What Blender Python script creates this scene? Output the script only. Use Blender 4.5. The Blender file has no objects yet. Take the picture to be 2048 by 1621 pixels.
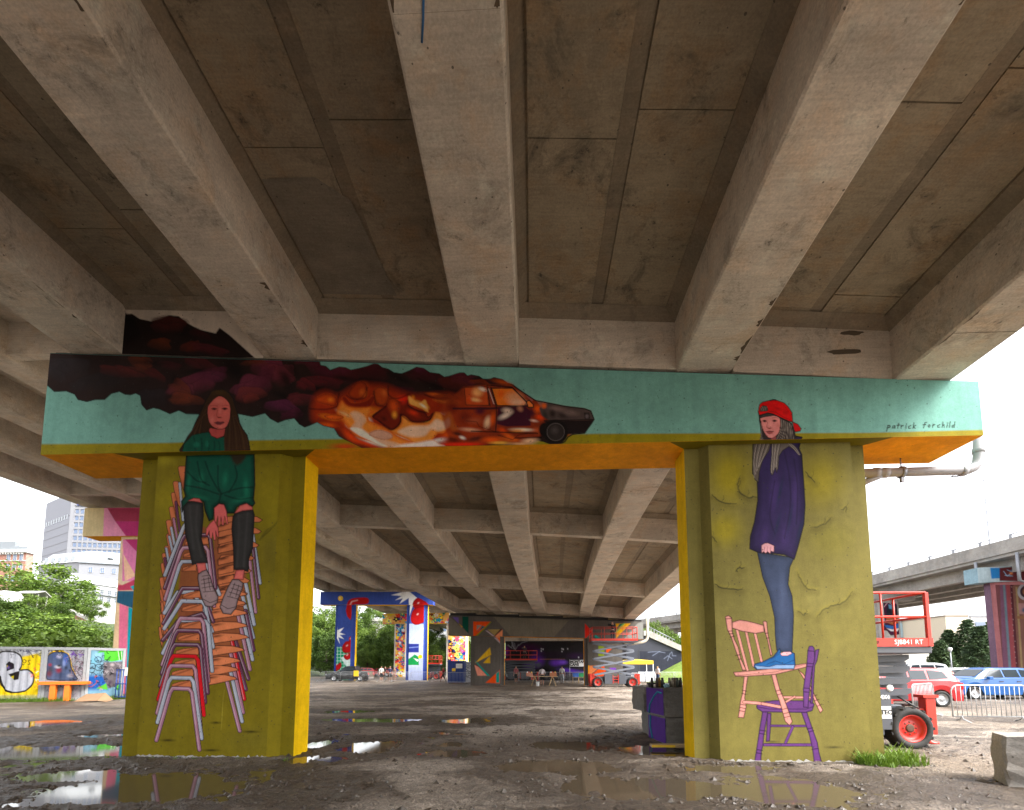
import bpy, bmesh, math, random
import numpy as np
from mathutils import Vector, Matrix, Euler, noise as mnoise
R = math.radians
random.seed(7)
rng = np.random.default_rng(7)
S = bpy.context.scene
COL = S.collection

# ------------------------------------------------------------------ camera
F, CX, CY = 950.0, 1024.0, 1246.0          # focal length and principal point, in photograph pixels (2048 wide)
YAW, PITCH, EYE = R(2.5), R(5.3), 1.65
cd = bpy.data.cameras.new('camera')
cam = bpy.data.objects.new('camera', cd); COL.objects.link(cam)
cam.location = (0, 0, EYE); cam.rotation_euler = (R(90) + PITCH, 0, YAW)
cd.sensor_fit = 'HORIZONTAL'; cd.sensor_width = 36; cd.lens = 36 * F / 2048
cd.shift_y = (CY - 810.5) / 2048
cd.clip_start = .05; cd.clip_end = 4000
S.camera = cam
# ------------------------------------------------------------------ sky and sun (bright overcast)
SUN_EL, SUN_AZ = R(46), R(120)             # azimuth clockwise from +Y: to the right and a little behind the camera
w = bpy.data.worlds.new('World'); S.world = w; w.use_nodes = True
wn = w.node_tree; wn.nodes.clear()
sky = wn.nodes.new('ShaderNodeTexSky'); sky.sky_type = 'NISHITA'; sky.sun_disc = False
sky.sun_elevation = SUN_EL; sky.sun_rotation = SUN_AZ; sky.air_density = 1.0; sky.dust_density = 4.0; sky.ozone_density = 1.0
hs = wn.nodes.new('ShaderNodeHueSaturation'); hs.inputs['Saturation'].default_value = .16
bgn = wn.nodes.new('ShaderNodeBackground'); bgn.inputs['Strength'].default_value = .15
wo = wn.nodes.new('ShaderNodeOutputWorld')
wn.links.new(sky.outputs[0], hs.inputs['Color']); wn.links.new(hs.outputs[0], bgn.inputs[0]); wn.links.new(bgn.outputs[0], wo.inputs[0])
sd = bpy.data.lights.new('sun', 'SUN'); sd.energy = 1.15; sd.angle = R(28); sd.color = (1, .96, .9)
sun = bpy.data.objects.new('sun', sd); COL.objects.link(sun)
sun.rotation_euler = (R(90) - SUN_EL, 0, R(180) - SUN_AZ)
vs = S.view_settings
vs.view_transform = 'Standard'; vs.look = 'None'; vs.gamma = 1.0; vs.use_curve_mapping = False; vs.exposure = 2.26
S.cycles.max_bounces = 8; S.cycles.diffuse_bounces = 5; S.cycles.glossy_bounces = 4; S.cycles.transparent_max_bounces = 12
S.cycles.use_denoising = True
S.cycles.sample_clamp_indirect = 8.0

# ------------------------------------------------------------------ where a place in the photograph stands in the world
_Rm = Euler((R(90) + PITCH, 0, YAW)).to_matrix()
def ray(px, py): return _Rm @ Vector(((px - CX) / F, -(py - CY) / F, -1.0))
def W(px, py, Y):
    d = ray(px, py); t = Y / d.y
    return Vector((d.x * t, Y, EYE + d.z * t))
def WX(px, Y): return W(px, 1334, Y).x
def WZ(px, py, Y): return W(px, py, Y).z
def G(px, py, z=0.0):
    d = ray(px, py); t = (z - EYE) / d.z
    return Vector((d.x * t, d.y * t, z))

# ------------------------------------------------------------------ materials
def srgb(*c):
    if len(c) == 1: c = c[0]
    if isinstance(c, str):
        c = c.lstrip('#'); c = [int(c[i:i + 2], 16) for i in (0, 2, 4)]
    return tuple(((x / 255 / 12.92) if x <= 10 else ((x / 255 + .055) / 1.055) ** 2.4) for x in c)
MATS = {}
class NT:
    def __init__(s, name):
        s.m = bpy.data.materials.new(name); s.m.use_nodes = True; s.t = s.m.node_tree; s.t.nodes.clear()
        s.out = s.n('ShaderNodeOutputMaterial'); s.b = s.n('ShaderNodeBsdfPrincipled'); s.l(s.b.outputs[0], s.out.inputs[0])
    def n(s, k, **kw):
        x = s.t.nodes.new(k)
        for a, b in kw.items():
            if a.startswith('i_'):
                q = a[2:]; x.inputs[int(q) if q.isdigit() else q.replace('_', ' ')].default_value = b
            else: setattr(x, a, b)
        return x
    def l(s, a, b): s.t.links.new(a, b)
    def obj(s):
        return s.n('ShaderNodeTexCoord').outputs['Object']
    def geo(s):
        return s.n('ShaderNodeNewGeometry').outputs['Position']
    def scale(s, vec, sc):
        m = s.n('ShaderNodeMapping'); m.inputs['Scale'].default_value = sc; s.l(vec, m.inputs[0]); return m.outputs[0]
    def noise(s, vec, sc, det=5, rough=.6, dist=0):
        x = s.n('ShaderNodeTexNoise'); x.inputs['Scale'].default_value = sc; x.inputs['Detail'].default_value = det
        x.inputs['Roughness'].default_value = rough; x.inputs['Distortion'].default_value = dist
        s.l(vec, x.inputs['Vector']); return x.outputs['Fac']
    def ramp(s, fac, stops):
        r = s.n('ShaderNodeValToRGB'); e = r.color_ramp.elements
        while len(e) < len(stops): e.new(.5)
        for k, (p, c) in enumerate(stops):
            e[k].position = p; e[k].color = (c, c, c, 1) if isinstance(c, (int, float)) else (*c, 1)
        s.l(fac, r.inputs[0]); return r.outputs[0]
    def mix(s, fac, a, b, mode='MIX'):
        x = s.n('ShaderNodeMix', data_type='RGBA', blend_type=mode)
        for sock, v in ((x.inputs[0], fac), (x.inputs[6], a), (x.inputs[7], b)):
            if hasattr(v, 'is_output'): s.l(v, sock)
            elif isinstance(v, (int, float)): sock.default_value = v if sock.type == 'VALUE' else (v, v, v, 1)
            else: sock.default_value = (*v, 1)
        return x.outputs[2]
    def math(s, op, a, b=0.0):
        x = s.n('ShaderNodeMath', operation=op)
        for sock, v in ((x.inputs[0], a), (x.inputs[1], b)):
            if hasattr(v, 'is_output'): s.l(v, sock)
            else: sock.default_value = v
        return x.outputs[0]
    def bump(s, h, st=.3, d=.02):
        x = s.n('ShaderNodeBump'); x.inputs['Strength'].default_value = st; x.inputs['Distance'].default_value = d
        s.l(h, x.inputs['Height']); s.l(x.outputs[0], s.b.inputs['Normal'])
    def base(s, c):
        if hasattr(c, 'is_output'): s.l(c, s.b.inputs['Base Color'])
        else: s.b.inputs['Base Color'].default_value = (*c, 1)
    def set(s, **kw):
        for k, v in kw.items():
            sock = s.b.inputs[k.replace('_', ' ')]
            if hasattr(v, 'is_output'): s.l(v, sock)
            else: sock.default_value = v
        return s

def plain(name, rgb, rough=.6, metal=0.0, var=.18, sc=6.0, bump=0.0, spec=.5, dirt=0.0):
    """painted / plastic / metal surface with uneven colour"""
    if name in MATS: return MATS[name]
    t = NT(name); v = t.obj()
    n1 = t.noise(v, sc, 6, .65); n2 = t.noise(v, sc * 7, 3, .5)
    k = t.ramp(n1, [(.28, 1 - var), (.72, 1.0)])
    c = t.mix(1.0, rgb, k, 'MULTIPLY')
    if dirt: c = t.mix(t.math('MULTIPLY', t.ramp(n2, [(.5, 0.0), (.72, 1.0)]), dirt), c, (.09, .075, .06))
    t.base(c); t.set(Roughness=rough, Metallic=metal); t.b.inputs['Specular IOR Level'].default_value = spec
    if bump: t.bump(n2, bump, .01)
    MATS[name] = t.m; return t.m

def concrete(name, rgb, stain=.5, streak=(.25, 1, 1), dark=(.055, .045, .034), warm=.35, pits=True, scale=1.0):
    t = NT(name); v = t.geo()
    big = t.noise(v, .5 * scale, 7, .65, .4); mid = t.noise(t.scale(v, streak), 3.2 * scale, 8, .72); fine = t.noise(v, 34 * scale, 4, .65); cloud = t.noise(v, 1.5 * scale, 7, .7, .3); grain = t.noise(t.scale(v, (.12, 1.6, 1.6)), 16 * scale, 3, .6)
    c = t.mix(t.ramp(big, [(.36, 0.0), (.64, 1.0)]), tuple(x * .68 for x in rgb), rgb)
    c = t.mix(t.math('MULTIPLY', t.ramp(cloud, [(.48, 0.0), (.66, 1.0)]), warm), c, (rgb[0] * .92, rgb[1] * .66, rgb[2] * .42))
    c = t.mix(t.math('MULTIPLY', t.ramp(t.noise(v, 2.7 * scale, 6, .7), [(.54, 0.0), (.72, 1.0)]), .45), c, tuple(min(.8, x * 1.3) for x in rgb))
    blot = t.noise(v, 1.25 * scale, 10, .76, .7); fleck = t.noise(v, 7.5 * scale, 8, .8, .3)
    c = t.mix(t.math('MULTIPLY', t.ramp(blot, [(.53, 0.0), (.71, 1.0)]), stain), c, dark)
    c = t.mix(t.math('MULTIPLY', t.math('MULTIPLY', t.ramp(fleck, [(.56, 0.0), (.66, 1.0)]), t.ramp(blot, [(.44, 0.0), (.6, 1.0)])), min(1, stain * 1.2)), c, dark)
    c = t.mix(1.0, c, t.ramp(fine, [(.25, .76), (.7, 1.1)]), 'MULTIPLY'); c = t.mix(1.0, c, t.ramp(grain, [(.3, .88), (.7, 1.05)]), 'MULTIPLY'); c = t.mix(1.0, c, t.ramp(mid, [(.3, .84), (.7, 1.06)]), 'MULTIPLY')
    h = t.math('ADD', t.math('MULTIPLY', mid, .6), fine)
    if pits:
        vo = t.n('ShaderNodeTexVoronoi'); vo.inputs['Scale'].default_value = 9 * scale; t.l(v, vo.inputs['Vector'])
        wn_ = t.n('ShaderNodeTexWhiteNoise'); t.l(vo.outputs['Color'], wn_.inputs['Vector'])
        rad = t.math('MULTIPLY', t.math('SUBTRACT', wn_.outputs['Value'], .66), .42)
        pit = t.math('LESS_THAN', vo.outputs['Distance'], rad)
        c = t.mix(t.math('MULTIPLY', pit, .75), c, dark); h = t.math('SUBTRACT', h, pit)
    t.base(c); t.set(Roughness=.88); t.bump(h, .4, .015)
    MATS[name] = t.m; return t.m

def painted(name, rgb=None, attr=None, pit=.55, rough=.62):
    """paint on pitted concrete; the colour is flat or comes from the painted picture stored on the mesh"""
    if name in MATS: return MATS[name]
    t = NT(name); v = t.geo()
    if attr:
        a = t.n('ShaderNodeAttribute'); a.attribute_name = attr; c = a.outputs['Color']
    else: c = t.n('ShaderNodeRGB').outputs[0]; c.default_value = (*rgb, 1)
    big = t.noise(v, .9, 5, .6); fine = t.noise(v, 45, 3, .6); vert = t.noise(t.scale(v, (1.0, 1.0, .12)), 5, 5, .6)
    c = t.mix(1.0, c, t.ramp(big, [(.3, .80), (.7, 1.05)]), 'MULTIPLY')
    c = t.mix(1.0, c, t.ramp(vert, [(.3, .86), (.7, 1.04)]), 'MULTIPLY'); c = t.mix(1.0, c, t.ramp(t.noise(v, 7, 6, .7), [(.3, .86), (.7, 1.06)]), 'MULTIPLY'); c = t.mix(1.0, c, t.ramp(fine, [(.3, .9), (.7, 1.05)]), 'MULTIPLY')
    vo = t.n('ShaderNodeTexVoronoi'); vo.inputs['Scale'].default_value = 15; t.l(v, vo.inputs['Vector'])
    wn_ = t.n('ShaderNodeTexWhiteNoise'); t.l(vo.outputs['Color'], wn_.inputs['Vector'])
    rad = t.math('MULTIPLY', t.math('SUBTRACT', wn_.outputs['Value'], .60), .62)
    pitm = t.math('LESS_THAN', t.math('ADD', vo.outputs['Distance'], t.math('MULTIPLY', fine, .05)), rad)
    c = t.mix(t.math('MULTIPLY', pitm, pit), c, (.03, .03, .025))
    t.base(c); t.set(Roughness=max(rough, .75)); t.b.inputs['Specular IOR Level'].default_value = .12
    t.bump(t.math('SUBTRACT', t.math('MULTIPLY', fine, .6), t.math('MULTIPLY', pitm, 1.5)), .3, .01)
    MATS[name] = t.m; return t.m

# ------------------------------------------------------------------ mesh building
class MB:
    def __init__(s): s.v = []; s.f = []; s.m = []; s.sm = []
    def add(s, vs, fs, mi=0, smooth=False):
        o = len(s.v); s.v += [tuple(p) for p in vs]
        for f in fs: s.f.append(tuple(o + k for k in f)); s.m.append(mi); s.sm.append(smooth)
        return s
    def box(s, x0, x1, y0, y1, z0, z1, mi=0, M=None):
        vs = [Vector((x, y, z)) for z in (z0, z1) for y in (y0, y1) for x in (x0, x1)]
        if M is not None: vs = [M @ p for p in vs]
        return s.add(vs, [(0, 2, 3, 1), (4, 5, 7, 6), (0, 1, 5, 4), (2, 6, 7, 3), (0, 4, 6, 2), (1, 3, 7, 5)], mi)
    def bbox(s, x0, x1, y0, y1, z0, z1, b=.02, mi=0, M=None):
        """box with chamfered edges"""
        bm = bmesh.new(); bmesh.ops.create_cube(bm, size=1)
        for p in bm.verts: p.co = Vector(((x0 + x1) / 2 + p.co.x * (x1 - x0), (y0 + y1) / 2 + p.co.y * (y1 - y0), (z0 + z1) / 2 + p.co.z * (z1 - z0)))
        bmesh.ops.bevel(bm, geom=bm.edges[:], offset=b, segments=2, affect='EDGES', profile=.6)
        s.bm(bm, mi, M); return s
    def bm(s, bm, mi=0, M=None, smooth=False):
        bm.verts.index_update()
        s.add([(M @ p.co if M is not None else p.co) for p in bm.verts], [[q.index for q in f.verts] for f in bm.faces], mi, smooth); bm.free()
    def prism(s, poly, fn, a, b, mi=0, smooth=False):
        """poly: 2D outline; fn(u, v, w) -> point; from w=a to w=b"""
        n = len(poly); vs = [fn(u, v, a) for u, v in poly] + [fn(u, v, b) for u, v in poly]
        fs = [tuple(range(n)), tuple(range(2 * n - 1, n - 1, -1))] + [(k, k + n, (k + 1) % n + n, (k + 1) % n) for k in range(n)]
        return s.add(vs, fs, mi, smooth)
    def tube(s, pts, r, n=8, mi=0, cap=True, smooth=True):
        pts = [Vector(p) for p in pts]; rs = r if isinstance(r, (list, tuple)) else [r] * len(pts)
        rings = []; up = None
        for k, p in enumerate(pts):
            d = (pts[min(k + 1, len(pts) - 1)] - pts[max(k - 1, 0)])
            if d.length < 1e-9: d = Vector((0, 0, 1))
            d.normalize()
            if up is None: up = Vector((0, 0, 1)) if abs(d.z) < .9 else Vector((1, 0, 0))
            a = d.cross(up).normalized(); up = a.cross(d).normalized()
            rings.append([p + (a * math.cos(2 * math.pi * q / n) + up * math.sin(2 * math.pi * q / n)) * rs[k] for q in range(n)])
        vs = [p for r_ in rings for p in r_]; fs = []
        for k in range(len(pts) - 1):
            for q in range(n): fs.append((k * n + q, k * n + (q + 1) % n, (k + 1) * n + (q + 1) % n, (k + 1) * n + q))
        s.add(vs, fs, mi, smooth)
        if cap:
            o = len(s.v) - len(vs)
            s.f += [tuple(o + q for q in range(n - 1, -1, -1)), tuple(o + (len(pts) - 1) * n + q for q in range(n))]; s.m += [mi, mi]; s.sm += [False, False]
        return s
    def lathe(s, prof, n=20, M=None, mi=0, smooth=True, close=False):
        """prof: (radius, height) pairs round the local z axis"""
        vs = []; fs = []
        for r, h in prof:
            for q in range(n):
                p = Vector((r * math.cos(2 * math.pi * q / n), r * math.sin(2 * math.pi * q / n), h)); vs.append(M @ p if M is not None else p)
        K = len(prof)
        for k in range(K - (0 if close else 1)):
            for q in range(n): fs.append((k * n + q, k * n + (q + 1) % n, ((k + 1) % K) * n + (q + 1) % n, ((k + 1) % K) * n + q))
        return s.add(vs, fs, mi, smooth)
    def ball(s, c, r, mi=0, sub=2, sc=(1, 1, 1), M=None):
        bm = bmesh.new(); bmesh.ops.create_icosphere(bm, subdivisions=sub, radius=r)
        for p in bm.verts: p.co = Vector((p.co.x * sc[0] + c[0], p.co.y * sc[1] + c[1], p.co.z * sc[2] + c[2]))
        s.bm(bm, mi, M, True); return s
    def build(s, name, mat, parent=None, world=True, label=None):
        o = (0, 0, 0)
        if parent is not None and world:
            q = parent; o = Vector((0, 0, 0))
            while q is not None: o = o + q.location; q = q.parent
        me = bpy.data.meshes.new(name)
        me.from_pydata([(p[0] - o[0], p[1] - o[1], p[2] - o[2]) for p in s.v], [], s.f)
        for m in (mat if isinstance(mat, (list, tuple)) else [mat]): me.materials.append(m)
        me.polygons.foreach_set('material_index', s.m); me.polygons.foreach_set('use_smooth', s.sm); me.update()
        ob = bpy.data.objects.new(name, me); COL.objects.link(ob)
        if parent is not None: ob.parent = parent
        if label: ob['label'] = label
        return ob
def tag(o, label=None, cat=None, group=None, kind=None):
    if label: o['label'] = label
    if cat: o['category'] = cat
    if group: o['group'] = group
    if kind: o['kind'] = kind
    return o
def thing(name, label, cat, loc=(0, 0, 0), rz=0.0, group=None):
    o = bpy.data.objects.new(name, None); COL.objects.link(o); o.empty_display_size = .2
    o.location = loc; o.rotation_euler = (0, 0, rz); return tag(o, label, cat, group)
def kids(o): return [c for c in bpy.data.objects if c.parent is o]
KIDS = {}
def dup(root, loc, rz=None, label=None, group=None, parent=None):
    c = root.copy(); COL.objects.link(c); c.location = loc
    if rz is not None: c.rotation_euler = (0, 0, rz)
    if label: c['label'] = label
    if group: c['group'] = group
    key = root.name
    if key not in KIDS: KIDS[key] = [(k, kids(k)) for k in kids(root)]
    for k, sub in KIDS[key]:
        d = k.copy(); COL.objects.link(d); d.parent = c
        for g in sub:
            e = g.copy(); COL.objects.link(e); e.parent = d
    return c
def lerp(a, b, t): return a + (b - a) * t
def interp(x, xs, ys): return float(np.interp(x, xs, ys))
# ================================================================== the big structure: ground, viaducts, piers
CONC = concrete('weathered_concrete', (.74, .635, .515), stain=.6)
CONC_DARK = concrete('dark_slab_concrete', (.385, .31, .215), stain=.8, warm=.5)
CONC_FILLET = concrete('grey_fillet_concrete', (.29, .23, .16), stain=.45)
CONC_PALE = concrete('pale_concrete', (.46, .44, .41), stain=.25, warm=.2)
CONC_GREY = concrete('grey_block_concrete', (.23, .22, .2), stain=.5, warm=.15)
OLIVE_RGB = (.30, .245, .02)
ORANGE_RGB = (.93, .37, .003)
YELLOW_RGB = (.86, .53, .003)
OLIVE = painted('olive_paint', (.20, .155, .006)); OLIVE_R = painted('pale_olive_paint', (.185, .155, .038))
ORANGE = painted('orange_paint', ORANGE_RGB, pit=.25)
YELLOW = painted('yellow_orange_paint', YELLOW_RGB, pit=.25)
DARKGAP = plain('near_black', (.02, .019, .018), .8)

# ---- main viaduct over the camera
GX = [WX(135, 8.45), WX(549.5, 8.45), WX(980, 8.45), WX(1435, 8.45), WX(1899, 8.45)]
GZ = [WZ(135, 706, 8.45), WZ(549, 714, 8.45), WZ(980, 723, 8.45), WZ(1435, 737, 8.45), WZ(1899, 757, 8.45)]
GW = 1.04
def spine(Y):
    dx = .0013 * max(0, Y - 8.45) ** 2
    dz = interp(Y, [-40, 3.9, 8.45, 18.8, 30.6, 42, 70], [.20, .18, 0, -.38, -.80, -1.0, -1.1])
    return dx, dz
DEPTH = 1.13          # girder depth below the slab
FIL = .17
def sweep(mb, prof_at, ys, mi=0):
    """closed cross-section swept along the girder line; prof_at(Y) -> list of (x, z)"""
    rings = [[(x, Y, z) for x, z in prof_at(Y)] for Y in ys]; n = len(rings[0])
    vs = [p for r in rings for p in r]; fs = [tuple(range(n))[::-1], tuple((len(ys) - 1) * n + q for q in range(n))]
    for k in range(len(ys) - 1):
        for q in range(n): fs.append((k * n + q, (k + 1) * n + q, (k + 1) * n + (q + 1) % n, k * n + (q + 1) % n))
    mb.add(vs, fs, mi)
YS = list(np.linspace(-30, 8.45, 9)) + list(np.linspace(10, 62, 27))
via = thing('viaduct', 'concrete viaduct overhead carried by the turquoise and olive mural pier', 'bridge', (0, 8.45, GZ[2]))
for k in range(5):
    mb = MB()
    def prof(Y, k=k):
        dx, dz = spine(Y); x = GX[k] + dx; z = GZ[k] + dz; h = GW / 2; c = .03
        return [(x - h + c, z), (x + h - c, z), (x + h, z + c), (x + h, z + DEPTH), (x - h, z + DEPTH), (x - h, z + c)]
    sweep(mb, prof, YS); mb.build('girder', CONC, via)
    mb = MB()      # fillets between girder and slab
    for sgn in (-1, 1):
        if (k == 0 and sgn < 0) or (k == 4 and sgn > 0): continue
        def pf(Y, k=k, sgn=sgn):
            dx, dz = spine(Y); x = GX[k] + dx + sgn * (GW / 2 + .002); z = GZ[k] + dz + DEPTH
            a = [(x, z - .17), (x + sgn * .2, z - .01), (x + sgn * .2, z + .05), (x, z + .05)]
            return a if sgn > 0 else a[::-1]
        sweep(mb, pf, YS)
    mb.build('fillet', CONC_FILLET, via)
def slabz(x, Y):
    dx, dz = spine(Y); return interp(x - dx, GX, GZ) + dz + DEPTH
mb = MB()
def deckprof(Y):
    dx, dz = spine(Y); xs = [GX[0] - 1.0] + GX + [GX[4] + 1.0]; zs = [GZ[0]] + GZ + [GZ[4]]
    bot = [(x + dx, z + dz + DEPTH + .012) for x, z in zip(xs, zs)]
    return bot + [(x, z + .25) for x, z in reversed(bot)]
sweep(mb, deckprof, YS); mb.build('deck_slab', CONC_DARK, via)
# precast soffit panels: two rows in each bay with a grey joint strip between, butt joints every few metres
pan_y = {0: 3.9, 1: 5.75, 2: 5.62, 3: 5.2}
for b in range(4):
    xa, xb = GX[b] + GW / 2 + .2, GX[b + 1] - GW / 2 - .2; xm = (xa + xb) / 2
    strip = MB()
    def sp(Y, b=b, xm=xm):
        dx, dz = spine(Y); z = interp(xm, GX, GZ) + dz + DEPTH
        return [(xm + dx - .105, z - .012), (xm + dx + .105, z - .012), (xm + dx + .105, z + .05), (xm + dx - .105, z + .05)]
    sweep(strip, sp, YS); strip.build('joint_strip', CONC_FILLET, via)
    for side, (x0, x1) in enumerate(((xa, xm - .11), (xm + .11, xb))):
        off = pan_y[b] + (.0 if side == 0 else -.32)
        y = off - 3.05 * 11
        while y < 58:
            ya, yb = y + .008, y + 3.05 - .008
            zo = random.uniform(-.006, .006)
            stations = [s for s in (9.0, 19.2, 31.0, 42.6) if ya < s < yb]
            vs = []
            for Y in (ya, yb):
                dx, dz = spine(Y)
                for x in (x0, x1):
                    z = interp(x, GX, GZ) + dz + DEPTH - .03 + zo; vs += [(x + dx, Y, z), (x + dx, Y, z + .035)]
            p = MB(); p.add(vs, [(0, 4, 6, 2), (1, 3, 7, 5), (0, 2, 3, 1), (4, 5, 7, 6), (0, 1, 5, 4), (2, 6, 7, 3)])
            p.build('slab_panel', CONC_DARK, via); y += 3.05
# cross beams between the girders
for (Yf, th, drop) in ((8.50, .95, 0.0), (18.8, .3, .06), (30.6, .3, .06), (41.9, .95, 0.0), (-2.2, .3, .06), (-13, .3, .06)):
    for b in range(4):
        mb = MB(); fl = MB()
        x0, x1 = GX[b] + GW / 2 + .003, GX[b + 1] - GW / 2 - .003
        vs = []
        for Y in (Yf, Yf + th):
            dx, dz = spine(Y)
            for x, g in ((x0, b), (x1, b + 1)): vs += [(x + dx, Y, interp(x, GX, GZ) + dz + drop), (x + dx, Y, interp(x, GX, GZ) + dz + DEPTH - .04)]
        fs = [(0, 2, 3, 1), (4, 5, 7, 6), (0, 1, 5, 4), (2, 6, 7, 3), (0, 4, 6, 2)]
        mb.add(vs, fs)
        dx, dz = spine(Yf); za, zb = interp(x0, GX, GZ) + dz + DEPTH, interp(x1, GX, GZ) + dz + DEPTH
        fl.add([(x0 + dx, Yf - .003, za - .2), (x1 + dx, Yf - .003, zb - .2), (x1 + dx, Yf - .2, zb - .035), (x0 + dx, Yf - .2, za - .035)], [(0, 1, 2, 3)])
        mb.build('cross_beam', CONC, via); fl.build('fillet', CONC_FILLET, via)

# pour joints across the girder soffits and ragged rust-brown stains along their edges
JOINT = plain('dark_joint_line', (.10, .075, .05), .9); STAIN = plain('rust_brown_stain', (.12, .08, .045), .9, var=.5, sc=9)
rs_ = random.Random(12)
def gpt(k, u, Y, off=.004):
    dx, dz = spine(Y); return (GX[k] + dx + u, Y, GZ[k] + dz - off)
for k, ys_ in ((1, (5.2, 12.5, 22)), (2, (3.75, 6.15, 11.2, 16)), (3, (3.8, 6.2, 11.2, 16, 24)), (0, (6.0,)), (4, (7.3, 12))):
    for y in ys_:
        b = MB(); b.add([gpt(k, u, y + d) for u, d in ((-GW / 2 + .03, 0), (GW / 2 - .03, 0), (GW / 2 - .03, .012), (-GW / 2 + .03, .012))], [(0, 3, 2, 1)]); b.build('pour_joint', JOINT, via)
for k, sgn, y0, y1, wd in ((1, 1, 3.6, 8.3, .06), (3, 1, 3.6, 8.2, .10), (2, 1, 3.6, 6.6, .10), (2, -1, 3.6, 5.4, .04), (4, -1, 5, 8, .03), (0, 1, 6, 8.3, .03)):
    y = y0
    while y < y1:
        L_ = rs_.uniform(.08, .45); n_ = 7; w2 = wd * rs_.uniform(.25, 1.6); u0 = sgn * (GW / 2 - .032); P = []
        for q in range(n_): P.append(gpt(k, u0, y + L_ * q / (n_ - 1), .0035))
        for q in range(n_ - 1, -1, -1): P.append(gpt(k, u0 - sgn * w2 * (.15 + rs_.random()) * math.sin(math.pi * (q + .3) / n_), y + L_ * q / (n_ - 1), .0035))
        b = MB(); b.add(P, [tuple(range(2 * n_))]); b.build('stain', STAIN, via); y += L_ + rs_.uniform(0, .3)
b = MB(); b.tube([gpt(2, -.18, 3.62, .006), gpt(2, -.22, 3.78, .006), gpt(2, -.27, 3.95, .006)], .012, 5); b.build('blue_spray_mark', plain('blue_spray', (.02, .12, .3), .6), via)
PATCH = concrete('grey_patch_concrete', (.27, .23, .175), stain=.3, warm=.1)
zpp = lambda x, Y: interp(x - spine(Y)[0], GX, GZ) + spine(Y)[1] + DEPTH - .042
b = MB(); P = [(GX[1] + GW / 2 + .22, 6.15), (GX[1] + 1.55, 6.12), (GX[1] + 1.95, 6.45), (GX[1] + 2.15, 8.2), (GX[1] + GW / 2 + .22, 8.2)]; b.add([(x, y, zpp(x, y)) for x, y in P], [tuple(range(5))[::-1]]); b.build('repair_patch', PATCH, via)
for (x, Y, w_, h_) in ((5.75, 8.49, .34, .07), (5.9, 8.49, .24, .06)):
    z_ = 7.42 if w_ > .3 else 7.78; P = [(x + w_ * math.cos(a) * rs_.uniform(.7, 1), z_ + h_ * math.sin(a) * rs_.uniform(.6, 1)) for a in np.linspace(0, 6.28, 14, endpoint=False)]
    b = MB(); b.add([(u, Y, v) for u, v in P], [tuple(range(14))]); b.build('spalled_patch', JOINT, via)

# ---- bents: a cap beam on two columns, each column with a proud panel front and back
def column(parent, xs, Y0, ztop, mats, z0=-.1, step=.15, thick=.55, cl=.02, cr=.17, front=True):
    """xs = outer left, panel left, panel right, outer right; Y0 = face of the front panel; mats = [faces, right/left side faces, panel face]"""
    a, b, c, d = xs; s = step; t = thick
    sec = [(a, Y0 + s), (b - cl, Y0 + s), (b, Y0), (c, Y0), (c + cr, Y0 + s), (d, Y0 + s), (d, Y0 + s + t), (c + cr, Y0 + s + t), (c, Y0 + 2 * s + t), (b, Y0 + 2 * s + t), (b - cl, Y0 + s + t), (a, Y0 + s + t)]
    mb = MB(); n = len(sec)
    side = [k for k in range(n) if front or k != 2]
    mb.add([(x, y, z0) for x, y in sec] + [(x, y, ztop(x) if callable(ztop) else ztop) for x, y in sec], [(k, (k + 1) % n, (k + 1) % n + n, k + n) for k in side] + [tuple(range(n, 2 * n))])
    for q, k in enumerate(side):
        if k in (5, 11) and len(mats) > 1: mb.m[q] = 1
        if k == 2 and len(mats) > 2: mb.m[q] = 2
    return mb.build('column', mats, parent)
YB, YP, YBK = 8.45, 8.60, 9.62
bl, br, tr_, tl = W(81, 910, YB), W(1967, 871, YB), W(1965, 764, YB), W(82, 707, YB)
bent = thing('painted_pier', 'nearest pier, turquoise cap beam and olive columns painted with two girls and a burning car', 'pier', (WX(1000, 9), 9, 0))
def capz_bot(x): return lerp(bl.z, br.z, (x - bl.x) / (br.x - bl.x))
def capz_top(x): return lerp(tl.z, tr_.z, (x - tl.x) / (tr_.x - tl.x))
LX = [WX(256, 8.75), WX(286, YP), WX(541, YP), WX(594, 8.75)]
RX = [WX(1383, 8.75), WX(1434, YP), WX(1731, YP), WX(1757, 8.75)]
TEAL = painted('turquoise_paint', (.20, .43, .36))
colL = column(bent, LX, YP, capz_bot, [OLIVE, YELLOW], cl=.02, cr=.17, front=False)
colR = column(bent, RX, YP, capz_bot, [OLIVE_R, YELLOW], cl=.13, cr=.02, front=False)
mb = MB()       # cap beam: everything but the painted front face
x0, x1 = bl.x, br.x
vs = [(x0, YB, bl.z), (x1, YB, br.z), (x1, YB, tr_.z), (x0, YB, tl.z), (x0, YBK, bl.z), (x1, YBK, br.z), (x1, YBK, tr_.z), (x0, YBK, tl.z)]
mb.add(vs, [(4, 7, 6, 5), (0, 3, 7, 4), (1, 5, 6, 2), (3, 2, 6, 7)], 0); mb.add(vs, [(0, 4, 5, 1)], 1)
capb = mb.build('cap_beam', [TEAL, ORANGE], bent)
for xs in (LX, RX):       # olive paint carried onto the soffit round each column
    mb = MB(); poly = [(xs[0] - .35, YB + .002), (xs[3] + .32, YB + .002), (xs[3] + .002, YB + .3), (xs[3] - .1, YB + .3), (xs[0] + .1, YB + .3), (xs[0] - .002, YB + .3)]
    mb.add([(x, y, capz_bot(x) - .004) for x, y in poly], [tuple(range(6))[::-1]]); mb.build('painted_soffit', OLIVE, bent)
mb = MB()       # near-black strip standing in for shade in the gap between beam and girders
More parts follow.
